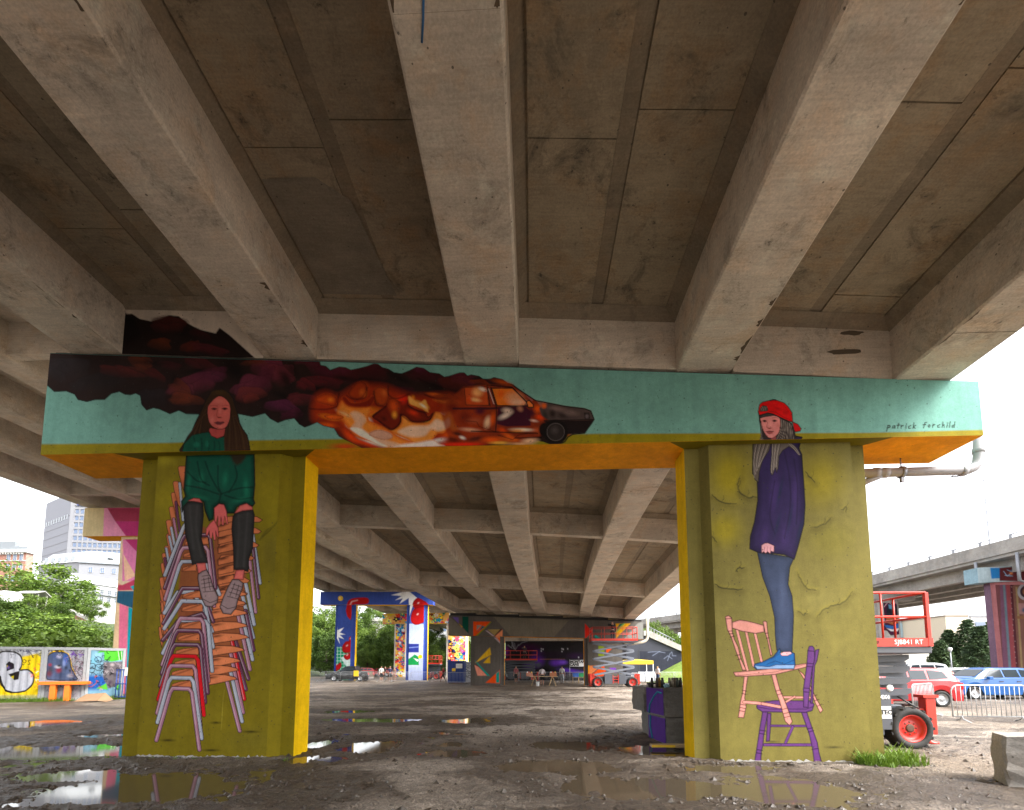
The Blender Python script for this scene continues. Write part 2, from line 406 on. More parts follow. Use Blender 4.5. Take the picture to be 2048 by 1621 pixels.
mb.add([(x0 + .05, YB + .06, tl.z), (x1 - .05, YB + .06, tr_.z), (x1 - .05, YB + .06, tr_.z + .05), (x0 + .05, YB + .06, tl.z + .05), (x0 + .05, YBK - .06, tl.z), (x1 - .05, YBK - .06, tr_.z), (x1 - .05, YBK - .06, tr_.z + .05), (x0 + .05, YBK - .06, tl.z + .05)],
       [(0, 1, 2, 3), (4, 7, 6, 5), (3, 2, 6, 7), (0, 3, 7, 4), (1, 5, 6, 2)])
mb.build('gap_shade', DARKGAP, bent)

rs_ = random.Random(3); BARE = plain('bare_concrete_edge', (.42, .40, .37), .9, var=.4, sc=14)
for xs in (LX, RX):       # ragged bare edge where the paint stops short of the ground
    n_ = 60; lo = []; hi = []
    for q in range(n_ + 1):
        x = lerp(xs[1], xs[2], q / n_); lo.append((x, YP - .005, -.03)); hi.append((x, YP - .005, max(0, .035 + rs_.gauss(0, .014))))
    b = MB(); b.add(lo + hi, [(q, q + 1, n_ + 2 + q, n_ + 1 + q) for q in range(n_)]); b.build('bare_edge', BARE, bent)

def simple_bent(name, label, Y, cap_px, cols_px, mats, capmats, depth=1.2, step=.12, recess=.15):
    """cap_px = (x left, x right, y top left, y top right, y bottom left, y bottom right) in the photograph; cols_px = list of 4 x each"""
    xl, xr, tl_, tr2, bl_, br_ = cap_px
    p = thing(name, label, 'pier', (WX((xl + xr) / 2, Y), Y, 0))
    A, B = W(xl, bl_, Y), W(xr, br_, Y); Tz, Tz2 = WZ(xl, tl_, Y), WZ(xr, tr2, Y)
    mb = MB(); vs = [(A.x, Y, A.z), (B.x, Y, B.z), (B.x, Y, Tz2), (A.x, Y, Tz), (A.x, Y + depth, A.z), (B.x, Y + depth, B.z), (B.x, Y + depth, Tz2), (A.x, Y + depth, Tz)]
    mb.add(vs, [(0, 1, 2, 3), (4, 7, 6, 5), (0, 3, 7, 4), (1, 5, 6, 2), (3, 2, 6, 7)], 0); mb.add(vs, [(0, 4, 5, 1)], 1)
    cb = mb.build('cap_beam', capmats, p); cs = []
    for (c4, cl_, cr_) in cols_px:
        xs = [WX(q, Y + recess) for q in c4]
        cs.append(column(p, xs, Y + recess, lambda x: lerp(A.z, B.z, (x - A.x) / (B.x - A.x)), mats, cl=cl_, cr=cr_, thick=.55, step=step))
    return p, cb, cs
# ================================================================== murals: pictures painted point by point onto a fine mesh of the wall face
def Wnp(PX, PY, Y):
    M = np.array(_Rm); d = np.stack([(PX - CX) / F, -(PY - CY) / F, -np.ones_like(PX)], -1) @ M.T
    t = Y / d[..., 1]; return np.stack([d[..., 0] * t, np.full_like(PX, Y), EYE + d[..., 2] * t], -1)
def smooth(pts, n=5, closed=True):
    P = np.array(pts, float); K = len(P); out = []
    for k in range(K if closed else K - 1):
        p0 = P[(k - 1) % K] if closed or k > 0 else P[k]; p1 = P[k]; p2 = P[(k + 1) % K]; p3 = P[(k + 2) % K] if closed or k + 2 < K else P[(k + 1) % K]
        for q in range(n):
            t = q / n
            out.append(.5 * ((2 * p1) + (-p0 + p2) * t + (2 * p0 - 5 * p1 + 4 * p2 - p3) * t * t + (-p0 + 3 * p1 - 3 * p2 + p3) * t ** 3))
    if not closed: out.append(P[-1])
    return np.array(out)
def zz(sc, ox, oy, *pts):
    """points read off an enlarged crop of the photograph: scale and corner"""
    return [(ox + x / sc, oy + y / sc) for x, y in pts]
class Canvas:
    def __init__(s, PX, PY, k=1.0):
        s.PX, s.PY = PX, PY; s.H, s.Wd = PX.shape; s.c = np.zeros((s.H, s.Wd, 3)); s.k = k; s.px = abs(PX[0, -1] - PX[0, 0]) / s.Wd
        s.ox = (PX + rng.normal(0, .12, PX.shape)); s.oy = (PY + rng.normal(0, .12, PX.shape))
    def col(s, c, k=None):
        if isinstance(c, str): c = np.minimum(np.array(srgb(c)) * (s.k if k is None else k) * .83, .92)
        return np.array(c, float)
    def sub(s, P, pad):
        x0, y0 = P.min(0) - pad; x1, y1 = P.max(0) + pad
        m = (s.PX >= x0) & (s.PX <= x1) & (s.PY >= y0) & (s.PY <= y1); return np.nonzero(m)
    def blend(s, idx, a, c):
        c = s.col(c)
        if getattr(s, 'clip', None) is not None: a = a * s.clip[idx]
        s.c[idx] = s.c[idx] * (1 - a[:, None]) + c * a[:, None]
    def dist(s, x, y, P, closed=True):
        d = np.full(x.shape, 1e9); ins = np.zeros(x.shape, bool); n = len(P)
        for k in range(n if closed else n - 1):
            ax, ay = P[k]; bx, by = P[(k + 1) % n]; ex, ey = bx - ax, by - ay; L = ex * ex + ey * ey + 1e-12
            t = np.clip(((x - ax) * ex + (y - ay) * ey) / L, 0, 1)
            d = np.minimum(d, (x - ax - t * ex) ** 2 + (y - ay - t * ey) ** 2)
            if closed:
                cr = (ay > y) != (by > y)
                ins ^= cr & (x < ex * (y - ay) / (ey if abs(ey) > 1e-12 else 1e-12) + ax)
        return np.sqrt(d), ins
    def fill(s, pts, c, soft=.7, a=1.0, line=None, lw=1.6, sm=0):
        P = np.array(smooth(pts, sm) if sm else pts, float); idx = s.sub(P, soft + lw + 1)
        if len(idx[0]) == 0: return s
        x, y = s.PX[idx], s.PY[idx]; d, ins = s.dist(x, y, P); sd = np.where(ins, d, -d)
        if c is not None: s.blend(idx, a * np.clip(.5 + sd / (2 * soft), 0, 1), c)
        if line is not None: s.blend(idx, np.clip(.5 + (lw / 2 - d) / 1.0, 0, 1) * .95, line)
        return s
    def shade(s, pts, c, a=.6, depth=6, sm=0, inv=False):
        """darken or tint inwards from the outline, stronger at the edge"""
        P = np.array(smooth(pts, sm) if sm else pts, float); idx = s.sub(P, 1)
        if len(idx[0]) == 0: return s
        d, ins = s.dist(s.PX[idx], s.PY[idx], P); f = np.clip(1 - d / depth, 0, 1); f = (1 - f) if inv else f
        s.blend(idx, np.where(ins, f * a, 0), c); return s
    def stroke(s, pts, c, w=1.6, a=1.0, soft=.5, sm=0, taper=False):
        P = np.array(smooth(pts, sm, False) if sm else pts, float); idx = s.sub(P, w + soft + 1)
        if len(idx[0]) == 0: return s
        d, _ = s.dist(s.PX[idx], s.PY[idx], P, False); s.blend(idx, a * np.clip(.5 + (w / 2 - d) / (2 * soft), 0, 1), c); return s
    def blob(s, x, y, rx, ry, c, a=1.0, soft=.6, rot=0):
        """soft ellipse; soft = share of the radius that fades"""
        r = max(rx, ry) * 1.1; idx = s.sub(np.array([[x - r, y - r], [x + r, y + r]]), 1)
        if len(idx[0]) == 0: return s
        cs, sn = math.cos(R(rot)), math.sin(R(rot)); u = s.PX[idx] - x; v = s.PY[idx] - y
        q = np.sqrt(((u * cs + v * sn) / rx) ** 2 + ((-u * sn + v * cs) / ry) ** 2)
        s.blend(idx, a * np.clip((1 - q) / soft, 0, 1) ** 1.3, c); return s
    def lobe(s, x, y, rx, ry, c, a=1.0, rot=0, lo=.0, edge=.12, wob=.12):
        """billow: crisp rounded upper rim, fading downwards"""
        r = max(rx, ry) * 1.4; idx = s.sub(np.array([[x - r, y - r], [x + r, y + r]]), 1)
        if len(idx[0]) == 0: return s
        cs, sn = math.cos(R(rot)), math.sin(R(rot)); u = s.PX[idx] - x; v = s.PY[idx] - y; p = (u * cs + v * sn) / rx; q = (-u * sn + v * cs) / ry
        th = np.arctan2(q, p); ph = (x * 1.7 + y * 2.3) % 6.28; d = np.sqrt(p * p + q * q) * (1 + wob * np.sin(3 * th + ph) + wob * .6 * np.sin(5 * th + 2 * ph))
        s.blend(idx, a * np.clip((1 - d) / edge, 0, 1) * np.clip(lo + (1 - lo) * (.62 - .62 * q), 0, 1), c)
        rim = np.clip(1 - np.abs(d - 1.02) / .07, 0, 1) * np.clip(-q * 1.4, 0, 1); s.blend(idx, rim * .55 * a, (.012, .008, .007)); return s
    def build(s, name, Y, parent, mat, label=None, off=None):
        P = (s.P if getattr(s, 'P', None) is not None else Wnp(s.PX, s.PY, Y)).reshape(-1, 3)
        if off is not None: P = P + np.array(off)
        o = Vector((0, 0, 0)); q = parent
        while q is not None: o = o + q.location; q = q.parent
        P = P - np.array(o); H, Wd = s.H, s.Wd
        me = bpy.data.meshes.new(name); me.vertices.add(H * Wd); me.vertices.foreach_set('co', P.astype(np.float32).ravel())
        i = (np.arange(H - 1)[:, None] * Wd + np.arange(Wd - 1)[None]).ravel()
        q4 = np.stack([i, i + Wd, i + Wd + 1, i + 1], 1).astype(np.int32); n = len(q4)
        me.loops.add(n * 4); me.loops.foreach_set('vertex_index', q4.ravel()); me.polygons.add(n)
        me.polygons.foreach_set('loop_start', (np.arange(n) * 4).astype(np.int32))
        at = me.color_attributes.new('paint', 'FLOAT_COLOR', 'POINT')
        rgba = np.ones((H * Wd, 4), np.float32); rgba[:, :3] = np.clip(s.c, .004, .95).reshape(-1, 3); at.data.foreach_set('color', rgba.ravel())
        me.materials.append(mat); me.update(calc_edges=True)
        ob = bpy.data.objects.new(name, me); COL.objects.link(ob)
        if parent is not None: ob.parent = parent
        if label: ob['label'] = label
        return ob
def grid_px(tl, tr, br, bl, nx, ny):
    u = np.linspace(0, 1, nx)[None]; v = np.linspace(0, 1, ny)[:, None]
    f = lambda k: (tl[k] * (1 - u) + tr[k] * u) * (1 - v) + (bl[k] * (1 - u) + br[k] * u) * v
    return f(0), f(1)
def px_of(p):
    """photograph pixel of a world point"""
    d = _Rm.transposed() @ (Vector(p) - Vector((0, 0, EYE))); return (CX + F * d.x / -d.z, CY - F * d.y / -d.z)
def wall_canvas(x0, x1, z0, z1, Y, res, k=1.0):
    """canvas over the wall rectangle x0..x1, z0..z1 (z1 may be a function of x): pixels come from where the wall stands"""
    c = lambda x, z: px_of((x, Y, z)); zt = z1 if callable(z1) else (lambda x: z1); zb = z0 if callable(z0) else (lambda x: z0)
    A, B, C_, D = c(x0, zt(x0)), c(x1, zt(x1)), c(x1, zb(x1)), c(x0, zb(x0))
    nx = max(2, int(abs(B[0] - A[0]) * res)); ny = max(2, int(abs(D[1] - A[1]) * res))
    # regular in wall space so that the picture's cells are true rectangles
    u = np.linspace(0, 1, nx)[None]; v = np.linspace(0, 1, ny)[:, None]
    X = x0 + (x1 - x0) * u + 0 * v; ZT = np.array([zt(x) for x in (x0 + (x1 - x0) * u[0])])[None]; ZB = np.array([zb(x) for x in (x0 + (x1 - x0) * u[0])])[None]; Z = ZT * (1 - v) + ZB * v
    M = np.array(_Rm); d = np.stack([X, np.full_like(X, Y), Z - EYE], -1) @ M
    return Canvas(CX + F * d[..., 0] / -d[..., 2], CY - F * d[..., 1] / -d[..., 2], k)
def face_canvas(A, B, z0, z1, res, k=1.0, bulge=None, minres=8):
    """canvas over an upright wall standing on the ground line A-B; bulge(u metres along, z) pushes points outwards"""
    A = np.array(A[:2], float); B = np.array(B[:2], float); L = np.linalg.norm(B - A)
    zt = z1 if callable(z1) else (lambda u: z1); zb = z0 if callable(z0) else (lambda u: z0)
    pa, pb = px_of((A[0], A[1], zb(0))), px_of((B[0], B[1], zb(L))); pc = px_of((A[0], A[1], zt(0)))
    nx = max(minres, int(abs(pb[0] - pa[0]) * res)); ny = max(minres, int(abs(pc[1] - pa[1]) * res))
    u = np.linspace(0, L, nx)[None] + np.zeros((ny, 1)); v = np.linspace(0, 1, ny)[:, None]
    Z = np.array([zt(q) for q in u[0]])[None] * (1 - v) + np.array([zb(q) for q in u[0]])[None] * v
    d = (B - A) / L; nrm = np.array([d[1], -d[0]]); b = bulge(u, Z) if bulge else 0 * u
    P = np.stack([A[0] + d[0] * u + nrm[0] * b, A[1] + d[1] * u + nrm[1] * b, Z], -1)
    M = np.array(_Rm); q = np.stack([A[0] + d[0] * u, A[1] + d[1] * u, Z - EYE], -1) @ M
    c = Canvas(CX + F * q[..., 0] / -q[..., 2], CY - F * q[..., 1] / -q[..., 2], k); c.P = P; c.U = u; c.Z = Z; return c
PAINT = painted('mural_paint', attr='paint')
PAINT_FAR = painted('far_mural_paint', attr='paint', pit=.1)
# ---------------------------------------------------------------- cap beam: turquoise sky, olive band, smoke, burning car, two heads
INK = (.012, .009, .008)
cv = wall_canvas(bl.x, br.x, capz_bot, capz_top, YB, .66, 1.5)
cv.c[:] = (.20, .44, .365)
cv.fill([(60, 700), (400, 700), (2000, 700), (2000, 760), (1500, 790), (60, 730)], (.185, .42, .36), soft=20, a=.5)
cv.fill([(60, 889), (342, 886), (506, 881), (700, 878), (1188, 868), (1300, 867.5), (1738, 866), (1990, 859.5), (1990, 940), (60, 940)], (.30, .24, .009), soft=1.6)
smoke = zz(3.684, 0, 600, (290, 380), (290, 590), (305, 600), (345, 625), (400, 675), (490, 672), (550, 695), (575, 735), (640, 750), (700, 735), (770, 735), (820, 690), (880, 675), (920, 695), (960, 700), (1000, 688), (1035, 705), (1045, 770), (1080, 812), (1130, 795), (1179, 805)) \
    + zz(3.938, 180, 610, (520, 808), (630, 858), (700, 830), (760, 858), (860, 860), (1000, 870), (1170, 858), (1280, 880), (1380, 852), (1420, 895), (1480, 927), (1540, 905), (1610, 893), (1650, 940), (1690, 962)) \
    + zz(6.4, 600, 710, (60, 925), (130, 900), (220, 860), (300, 905), (440, 940), (500, 1040), (580, 1085), (700, 1140), (800, 1190), (880, 1215), (1400, 1260)) \
    + zz(6.4, 880, 730, (0, 1040), (500, 1030), (900, 1020), (1150, 1010), (1250, 965), (1340, 985), (1420, 1010), (1400, 700), (1220, 455), (1100, 380), (1000, 310), (920, 250), (870, 240), (800, 190), (690, 165), (640, 185), (550, 185), (500, 150), (400, 130), (350, 145), (310, 105), (250, 105), (110, 150), (50, 160)) \
    + zz(6.4, 600, 710, *reversed([(240, 60), (260, 135), (330, 150), (385, 200), (440, 180), (500, 158), (580, 165), (650, 198), (740, 180), (860, 150), (950, 115), (1000, 125), (1050, 165), (1130, 185), (1200, 230), (1300, 245), (1400, 205), (1490, 160), (1580, 175), (1660, 230), (1780, 245), (1850, 290)])) \
    + [(600, 690), (300, 690)]
# red overspray under the fire
cv.blob(690, 893, 46, 9, '#c23a10', .9, .8)
cv.fill(smoke, '#241613', soft=.8, line=INK, lw=2.2)
_d, _in = cv.dist(cv.PX, cv.PY, np.array(smoke, float)); cv.clip = np.clip(.5 + np.where(_in, _d, -_d) / 1.2, 0, 1)
MA, PU, BK, BR = '#4a1a1c', '#552034', '#120c0a', '#5a2412'
def lumps(c, items):
    for (x, y, rx, ry, rot, col, a) in items: c.blob(x, y, rx, ry, col, a, .75, rot)
def billows(c, items, seed=1):
    r = random.Random(seed)
    for (x, y, rx, ry, rot, col, a) in items:
        if col == BK: c.blob(x, y, rx, ry, col, a, .8, rot); continue
        c.lobe(x, y, rx * .95, ry * .95, col, a, rot, .05)
        for q in range(2): c.lobe(x + r.uniform(-.6, .6) * rx, y + r.uniform(-.5, .5) * ry, rx * .5, ry * .55, col, a * .8, rot + r.uniform(-20, 20), .0)
billows(cv, [(130, 740, 60, 28, 5, '#262022', .8), (200, 765, 60, 22, -8, '#221b1c', .8), (240, 745, 50, 12, 8, '#4e1d1a', .8), (280, 730, 26, 16, 30, '#5a2614', .8), (310, 750, 26, 10, 25, '#4a1a18', .8), (300, 800, 40, 24, 0, '#241c1e', .9),
   (385, 770, 52, 24, -14, '#5c2431', .95), (360, 782, 26, 22, 40, '#5f2a1c', .85), (420, 752, 40, 18, -10, PU, .8), (372, 800, 40, 14, 4, '#6a2e1a', .6), (400, 728, 40, 14, 20, '#46191c', .8), (340, 732, 26, 10, 12, '#3a1517', .7),
   (470, 740, 46, 28, 30, BK, .95), (395, 742, 40, 7, -6, BK, .8), (300, 726, 50, 8, 5, BK, .7), (350, 762, 14, 18, -20, BK, .6), (500, 800, 40, 10, -8, BK, .7),
   (505, 775, 42, 26, -20, '#5e2535', .95), (500, 790, 34, 18, -10, '#6a2a24', .7), (540, 738, 42, 26, 20, '#5c2230', .95), (560, 752, 30, 22, 30, '#60242c', .8), (525, 760, 16, 30, 40, '#4c1b28', .7), (510, 727, 30, 8, 0, '#5a2618', .6),
   (572, 760, 18, 40, -28, BK, .85), (560, 790, 34, 12, 25, BK, .8), (585, 740, 12, 26, -30, BK, .7), (565, 815, 40, 15, 10, '#54203a', .85), (585, 830, 26, 12, -10, '#48182a', .8), (602, 800, 28, 14, -5, '#5a2024', .8), (640, 745, 34, 16, 30, '#471520', .9), (650, 765, 40, 14, 10, '#52181c', .85),
   (615, 725, 40, 8, 10, '#4a1722', .8), (640, 778, 34, 10, -10, BK, .6), (600, 832, 16, 20, 20, BK, .6), (612, 770, 22, 12, 20, '#5a1a1e', .8)])
billows(cv, [(720, 750, 60, 22, 0, '#3d1214', .95), (690, 740, 30, 14, -15, '#4c1624', .8), (760, 735, 34, 16, -10, '#461318', .8), (740, 765, 50, 12, 5, BK, .75), (690, 757, 34, 8, 10, BK, .7), (840, 745, 60, 22, 12, '#3c1116', .95), (850, 740, 24, 12, 0, '#4d1728', .8), (800, 758, 30, 8, 25, BK, .8), (880, 775, 40, 12, 15, BK, .7), (800, 785, 30, 14, 0, '#301016', .8), (910, 762, 40, 18, 5, '#401318', .9), (925, 752, 30, 10, 0, '#4e1724', .8), (905, 782, 20, 8, 10, BK, .7), (1000, 765, 50, 8, 14, '#3a1210', .9)])
# fire body
cv.fill(zz(6.4, 600, 710, (180, 560), (320, 470), (500, 520), (700, 400), (840, 380), (1100, 400), (1300, 480), (1500, 520), (1900, 500), (2048, 560), (2300, 520), (2350, 900), (2300, 1200), (900, 1200), (600, 1060), (480, 960), (300, 880), (160, 820)), '#a02c08', soft=9, a=.9, sm=3)
O1, O2, YE, WH, CR = '#d8500a', '#f07a12', '#f5a83c', '#f0dccb', '#e8b48c'
lumps(cv, [(655, 800, 22, 16, 10, '#c8400c', 1), (660, 803, 14, 9, 10, '#e06a14', .9), (725, 780, 18, 22, 20, '#b6400c', 1), (728, 788, 9, 10, 30, '#d2681e', .9), (766, 792, 15, 20, -10, '#b03c0c', 1), (764, 797, 8, 10, 0, '#c65a1a', .9), (700, 812, 26, 12, 30, O1, .9), (745, 812, 30, 8, -8, '#8c2408', .9),
   (730, 825, 46, 16, 0, O2, .95), (715, 835, 30, 14, 20, YE, .9), (728, 838, 22, 9, 20, WH, .85), (690, 828, 26, 8, 25, CR, .85), (660, 835, 30, 8, 12, O2, .9), (655, 850, 26, 7, 8, O1, .9), (705, 850, 40, 14, 30, O1, .8), (712, 855, 26, 10, 15, CR, .9), (720, 863, 34, 9, 25, WH, .8), (755, 870, 50, 14, 20, CR, .95), (770, 878, 40, 11, 15, '#d9a48a', .9), (745, 885, 40, 7, 18, WH, .85), (700, 873, 26, 10, 40, '#e0440c', .8), (730, 887, 46, 6, 18, '#d8400a', .8),
   (800, 860, 40, 14, -14, O2, .9), (830, 862, 44, 16, -6, YE, .9), (840, 868, 40, 12, -6, CR, .9), (815, 878, 40, 10, 10, WH, .6), (860, 850, 26, 20, -40, YE, .9), (885, 840, 26, 18, -25, CR, .95), (880, 838, 16, 12, -30, WH, .8), (900, 845, 12, 22, -30, O2, .9), (840, 885, 60, 6, 0, WH, .55), (880, 880, 30, 6, -10, '#efe0d8', .7),
   (790, 815, 26, 22, -20, '#d2440a', .95), (792, 826, 13, 14, 0, '#e88820', .9), (805, 800, 16, 12, 10, '#c8240a', .9), (785, 850, 22, 14, 20, '#46120c', .85), (760, 838, 20, 8, 30, '#5a160a', .8), (830, 832, 34, 12, 10, '#6c1a08', .95), (826, 822, 16, 8, 20, '#c8280c', .9), (850, 812, 14, 7, 40, YE, 1), (838, 809, 16, 8, 35, YE, 1), (848, 813, 10, 4, 30, WH, .8), (826, 797, 6, 9, 0, O2, .8), (872, 790, 26, 5, 8, '#d05a12', .9), (900, 803, 26, 6, 8, '#e08030', .9), (875, 815, 16, 16, 20, '#8c2408', .8), (900, 872, 26, 14, 0, O1, .9), (910, 890, 40, 6, 0, '#e0280c', .9)])
z7 = lambda *p: zz(6.4, 600, 710, *p)
def flame(P_, col, rim=None, d=5, soft=1.6, sm=4):
    cv.fill(z7(*P_), col, soft=soft, sm=sm)
    if rim: cv.shade(z7(*P_), rim, .75, d, sm)
flame([(470, 740), (530, 590), (600, 640), (700, 670), (860, 660), (900, 640), (920, 720), (1000, 720), (900, 760), (880, 830), (960, 880), (1080, 930), (1160, 980), (1250, 1040), (1400, 1100), (1480, 1150), (1250, 1190), (1100, 1190), (900, 1110), (750, 1060), (640, 960), (560, 860)], '#e5822a', '#c8420c', 7)
flame([(640, 760), (700, 720), (800, 760), (850, 840), (800, 930), (900, 1010), (1080, 1080), (1250, 1130), (1330, 1180), (1100, 1178), (900, 1095), (760, 1030), (660, 930), (700, 860)], '#dba988', '#e29a58', 5)
flame([(640, 940), (760, 940), (880, 1020), (1000, 1110), (1120, 1170), (1040, 1168), (880, 1090), (740, 1020)], '#ecd6c4', None)
flame([(880, 1010), (1000, 960), (1150, 1000), (1180, 1060), (1080, 1090), (960, 1060)], '#cf9a80', '#b0684a', 3)
flame([(1160, 975), (1250, 930), (1300, 860), (1300, 790), (1360, 800), (1440, 865), (1640, 865), (1700, 790), (1730, 735), (1790, 740), (1850, 780), (1890, 730), (1930, 725), (1970, 830), (2010, 920), (2048, 950), (1960, 980), (1900, 940), (1840, 1000), (1760, 1010), (1700, 1100), (1800, 1160), (1500, 1160), (1400, 1095), (1280, 1040)], '#e08a34', '#c8500e', 5, 1.3, 3)
flame([(1250, 980), (1400, 910), (1640, 900), (1740, 820), (1840, 850), (1900, 800), (1930, 870), (1900, 930), (1780, 980), (1680, 960), (1600, 1040), (1450, 1060), (1320, 1030)], '#e2b698', '#e09a5c', 4)
flame([(1250, 1150), (1500, 1120), (1700, 1090), (1780, 1140), (1820, 1175), (1200, 1185)], '#e2cfc4', '#d88a4a', 3)
flame([(920, 790), (1000, 720), (1090, 660), (1120, 560), (1200, 560), (1290, 600), (1380, 580), (1390, 640), (1480, 700), (1600, 735), (1640, 790), (1700, 740), (1690, 800), (1640, 850), (1450, 862), (1360, 800), (1300, 770), (1290, 860), (1240, 930), (1170, 962), (1080, 905), (1000, 850)], '#6e1c0a', '#2a0a06', 5, 1.3, 3)
for (x, y, rx, ry, rot, col, a) in [(787, 812, 15, 22, -10, '#c8480e', .95), (789, 830, 8, 11, 0, '#e8922a', .95), (808, 800, 10, 14, 20, '#c8200a', .9), (826, 826, 18, 8, 20, '#c8300c', .9), (836, 834, 14, 5, 10, '#8c2208', .8), (768, 838, 10, 7, 30, '#3a100a', .7)]: cv.blob(x, y, rx, ry, col, a, .8, rot)
flame([(620, 480), (700, 380), (780, 340), (850, 380), (852, 460), (810, 540), (740, 572), (650, 550)], '#9c320c', '#4a120a', 6); cv.blob(724, 785, 9, 12, '#d4621a', .9, .9, 25)
flame([(930, 480), (1000, 410), (1090, 430), (1135, 500), (1120, 600), (1060, 650), (980, 620)], '#a83e10', '#5a180a', 5); cv.blob(768, 786, 9, 11, '#c86022', .9, .9)
flame([(530, 560), (560, 520), (600, 545), (660, 605), (760, 605), (860, 575), (920, 520), (962, 540), (930, 640), (860, 672), (700, 672), (600, 645)], '#7c1e08', '#b8400c', 3)
flame([(200, 560), (320, 500), (440, 520), (472, 580), (440, 652), (330, 640), (230, 610)], '#c0440c', '#6a1a0a', 6); cv.blob(661, 800, 10, 7, '#ea7a1a', .95, .9)
flame([(300, 780), (420, 760), (560, 790), (500, 830), (380, 830)], '#d65a10', '#8a2a0a', 4); flame([(480, 720), (570, 725), (650, 780), (640, 810), (560, 780)], '#e8a466', '#d8641a', 3)
flame([(1385, 545), (1410, 530), (1480, 590), (1540, 610), (1590, 575), (1620, 600), (1645, 740), (1560, 690), (1450, 650), (1400, 620)], '#e8a04a', '#d8701a', 2, 1.0, 2); cv.blob(846, 812, 12, 4, '#f0dcc8', .9, .9, 35)
flame([(1700, 570), (1850, 570), (1900, 560), (2000, 600), (2048, 640), (1900, 640), (1780, 610)], '#c8601a', '#6a200a', 3)
for st in ([(130, 690), (330, 700), (470, 660), (480, 590), (500, 500)], [(600, 520), (650, 560), (740, 575), (840, 540), (860, 420)], [(950, 470), (960, 600), (1000, 650), (1080, 660)], [(940, 790), (1040, 700), (1090, 660)], [(1010, 850), (1150, 960), (1250, 920), (1290, 850), (1290, 770)], [(1290, 770), (1440, 860), (1640, 850), (1720, 740)], [(1390, 650), (1480, 700), (1620, 740)], [(1130, 400), (1140, 520), (1250, 560), (1400, 500)], [(1500, 300), (1700, 390), (1850, 420)], [(1600, 510), (1750, 560), (2048, 560)], [(1850, 300), (1880, 400), (2000, 380)]):
    cv.stroke(smooth(zz(6.4, 600, 710, *st), 5, False), '#1a0805', 2.4, .75, 1.6)
cv.clip = None
# the car
z8 = lambda *p: zz(6.4, 880, 730, *p)
body = z8((0, 560), (60, 500), (300, 280), (600, 255), (920, 265), (1000, 310), (1220, 455), (1400, 490), (1600, 530), (1850, 560), (1930, 590), (1970, 700), (1930, 760), (1850, 870), (1700, 885), (1640, 920), (1300, 900), (1150, 1000), (700, 1010), (300, 1000), (120, 960), (60, 800))
cv.fill(body, '#8c3010', soft=2.5, a=.8)
lumps(cv, [(905, 815, 18, 18, 0, '#6a1c0c', .9), (930, 835, 22, 20, 10, '#6e2010', .9), (950, 842, 24, 10, 0, '#9c4a2c', .8), (960, 822, 16, 12, 0, '#481224', .95), (975, 845, 10, 18, 15, CR, .9), (985, 838, 8, 20, 10, O1, .8), (940, 860, 30, 6, 5, '#d8a07c', .7), (915, 868, 16, 6, 10, '#3a1a10', .9), (925, 876, 10, 5, 20, '#e0d8c8', .8), (905, 880, 24, 9, 10, '#421008', .8), (950, 878, 26, 8, -10, '#2a1410', .8), (930, 889, 50, 5, 0, '#d8240a', .9), (985, 880, 30, 9, 0, O1, .9), (1000, 886, 30, 5, 0, YE, .8), (1020, 880, 30, 7, 8, '#c85a1a', .9), (1060, 882, 24, 8, -4, CR, .85), (1040, 888, 40, 4, 0, '#d8a070', .8)])
cv.fill(z8((310, 290), (600, 280), (625, 520), (330, 515)), '#b8481a', soft=2.5, a=.85, line='#3a160c', lw=1.5)
lumps(cv, [(955, 785, 16, 14, 0, '#e8a060', .9), (965, 779, 12, 6, 20, WH, .7), (950, 800, 18, 6, 10, '#f0b070', .8), (938, 800, 8, 10, 0, '#c8400c', .9)])
cv.fill(z8((660, 300), (930, 300), (1110, 480), (1080, 525), (730, 525)), '#e0701c', soft=1.5, line='#20100c', lw=2.6)
lumps(cv, [(1028, 795, 26, 16, 0, '#d89468', .95), (1035, 805, 26, 10, 0, '#e0b090', .85), (1002, 788, 10, 14, 20, '#e05a10', .9)])
cv.stroke(z8((620, 300), (700, 540)), '#7a2a1a', 6, 1).stroke(z8((610, 280), (640, 530)), INK, 2, .9).stroke(z8((650, 290), (720, 540)), INK, 2, .9).stroke(z8((625, 310), (690, 500)), '#d8c0b0', 1.6, .7)
cv.stroke(z8((170, 560), (640, 560), (1110, 530)), '#30141a', 4, .9)
cv.fill(z8((740, 550), (1100, 540), (1160, 600), (1160, 780), (860, 790), (730, 760)), '#3c1222', soft=1.2)
lumps(cv, [(1015, 822, 16, 9, 10, '#d8b8a0', .95), (1010, 832, 20, 8, -25, '#e0c8b4', .9), (1040, 818, 10, 8, 40, '#b8785a', .8), (1062, 826, 12, 14, 10, '#3a1020', .9), (1075, 818, 12, 12, 0, O1, .9), (1080, 835, 14, 9, 10, '#d83c0c', .95), (1068, 842, 12, 4, 10, '#e0b8a0', .8), (1045, 860, 34, 5, 2, '#ead0b4', .9), (1035, 862, 20, 5, 0, '#e08a30', .8), (1005, 862, 14, 8, 20, '#c8400c', .9), (1020, 874, 22, 7, 25, '#d85a14', .9), (1075, 862, 16, 10, 0, '#b04a20', .8)])
cv.stroke(z8((720, 540), (725, 700), (710, 860)), INK, 2.2, .9).stroke(z8((400, 850), (700, 860), (1250, 880)), '#1a0c0a', 2.6, .8).stroke(z8((960, 940), (1300, 925)), '#1a0c0a', 2.4, .8).stroke(z8((740, 900), (930, 960), (1000, 900), (1250, 860)), '#2a1008', 1.5, .7).stroke(z8((340, 720), (470, 730), (500, 790), (720, 860)), '#2a0e0a', 1.4, .7)
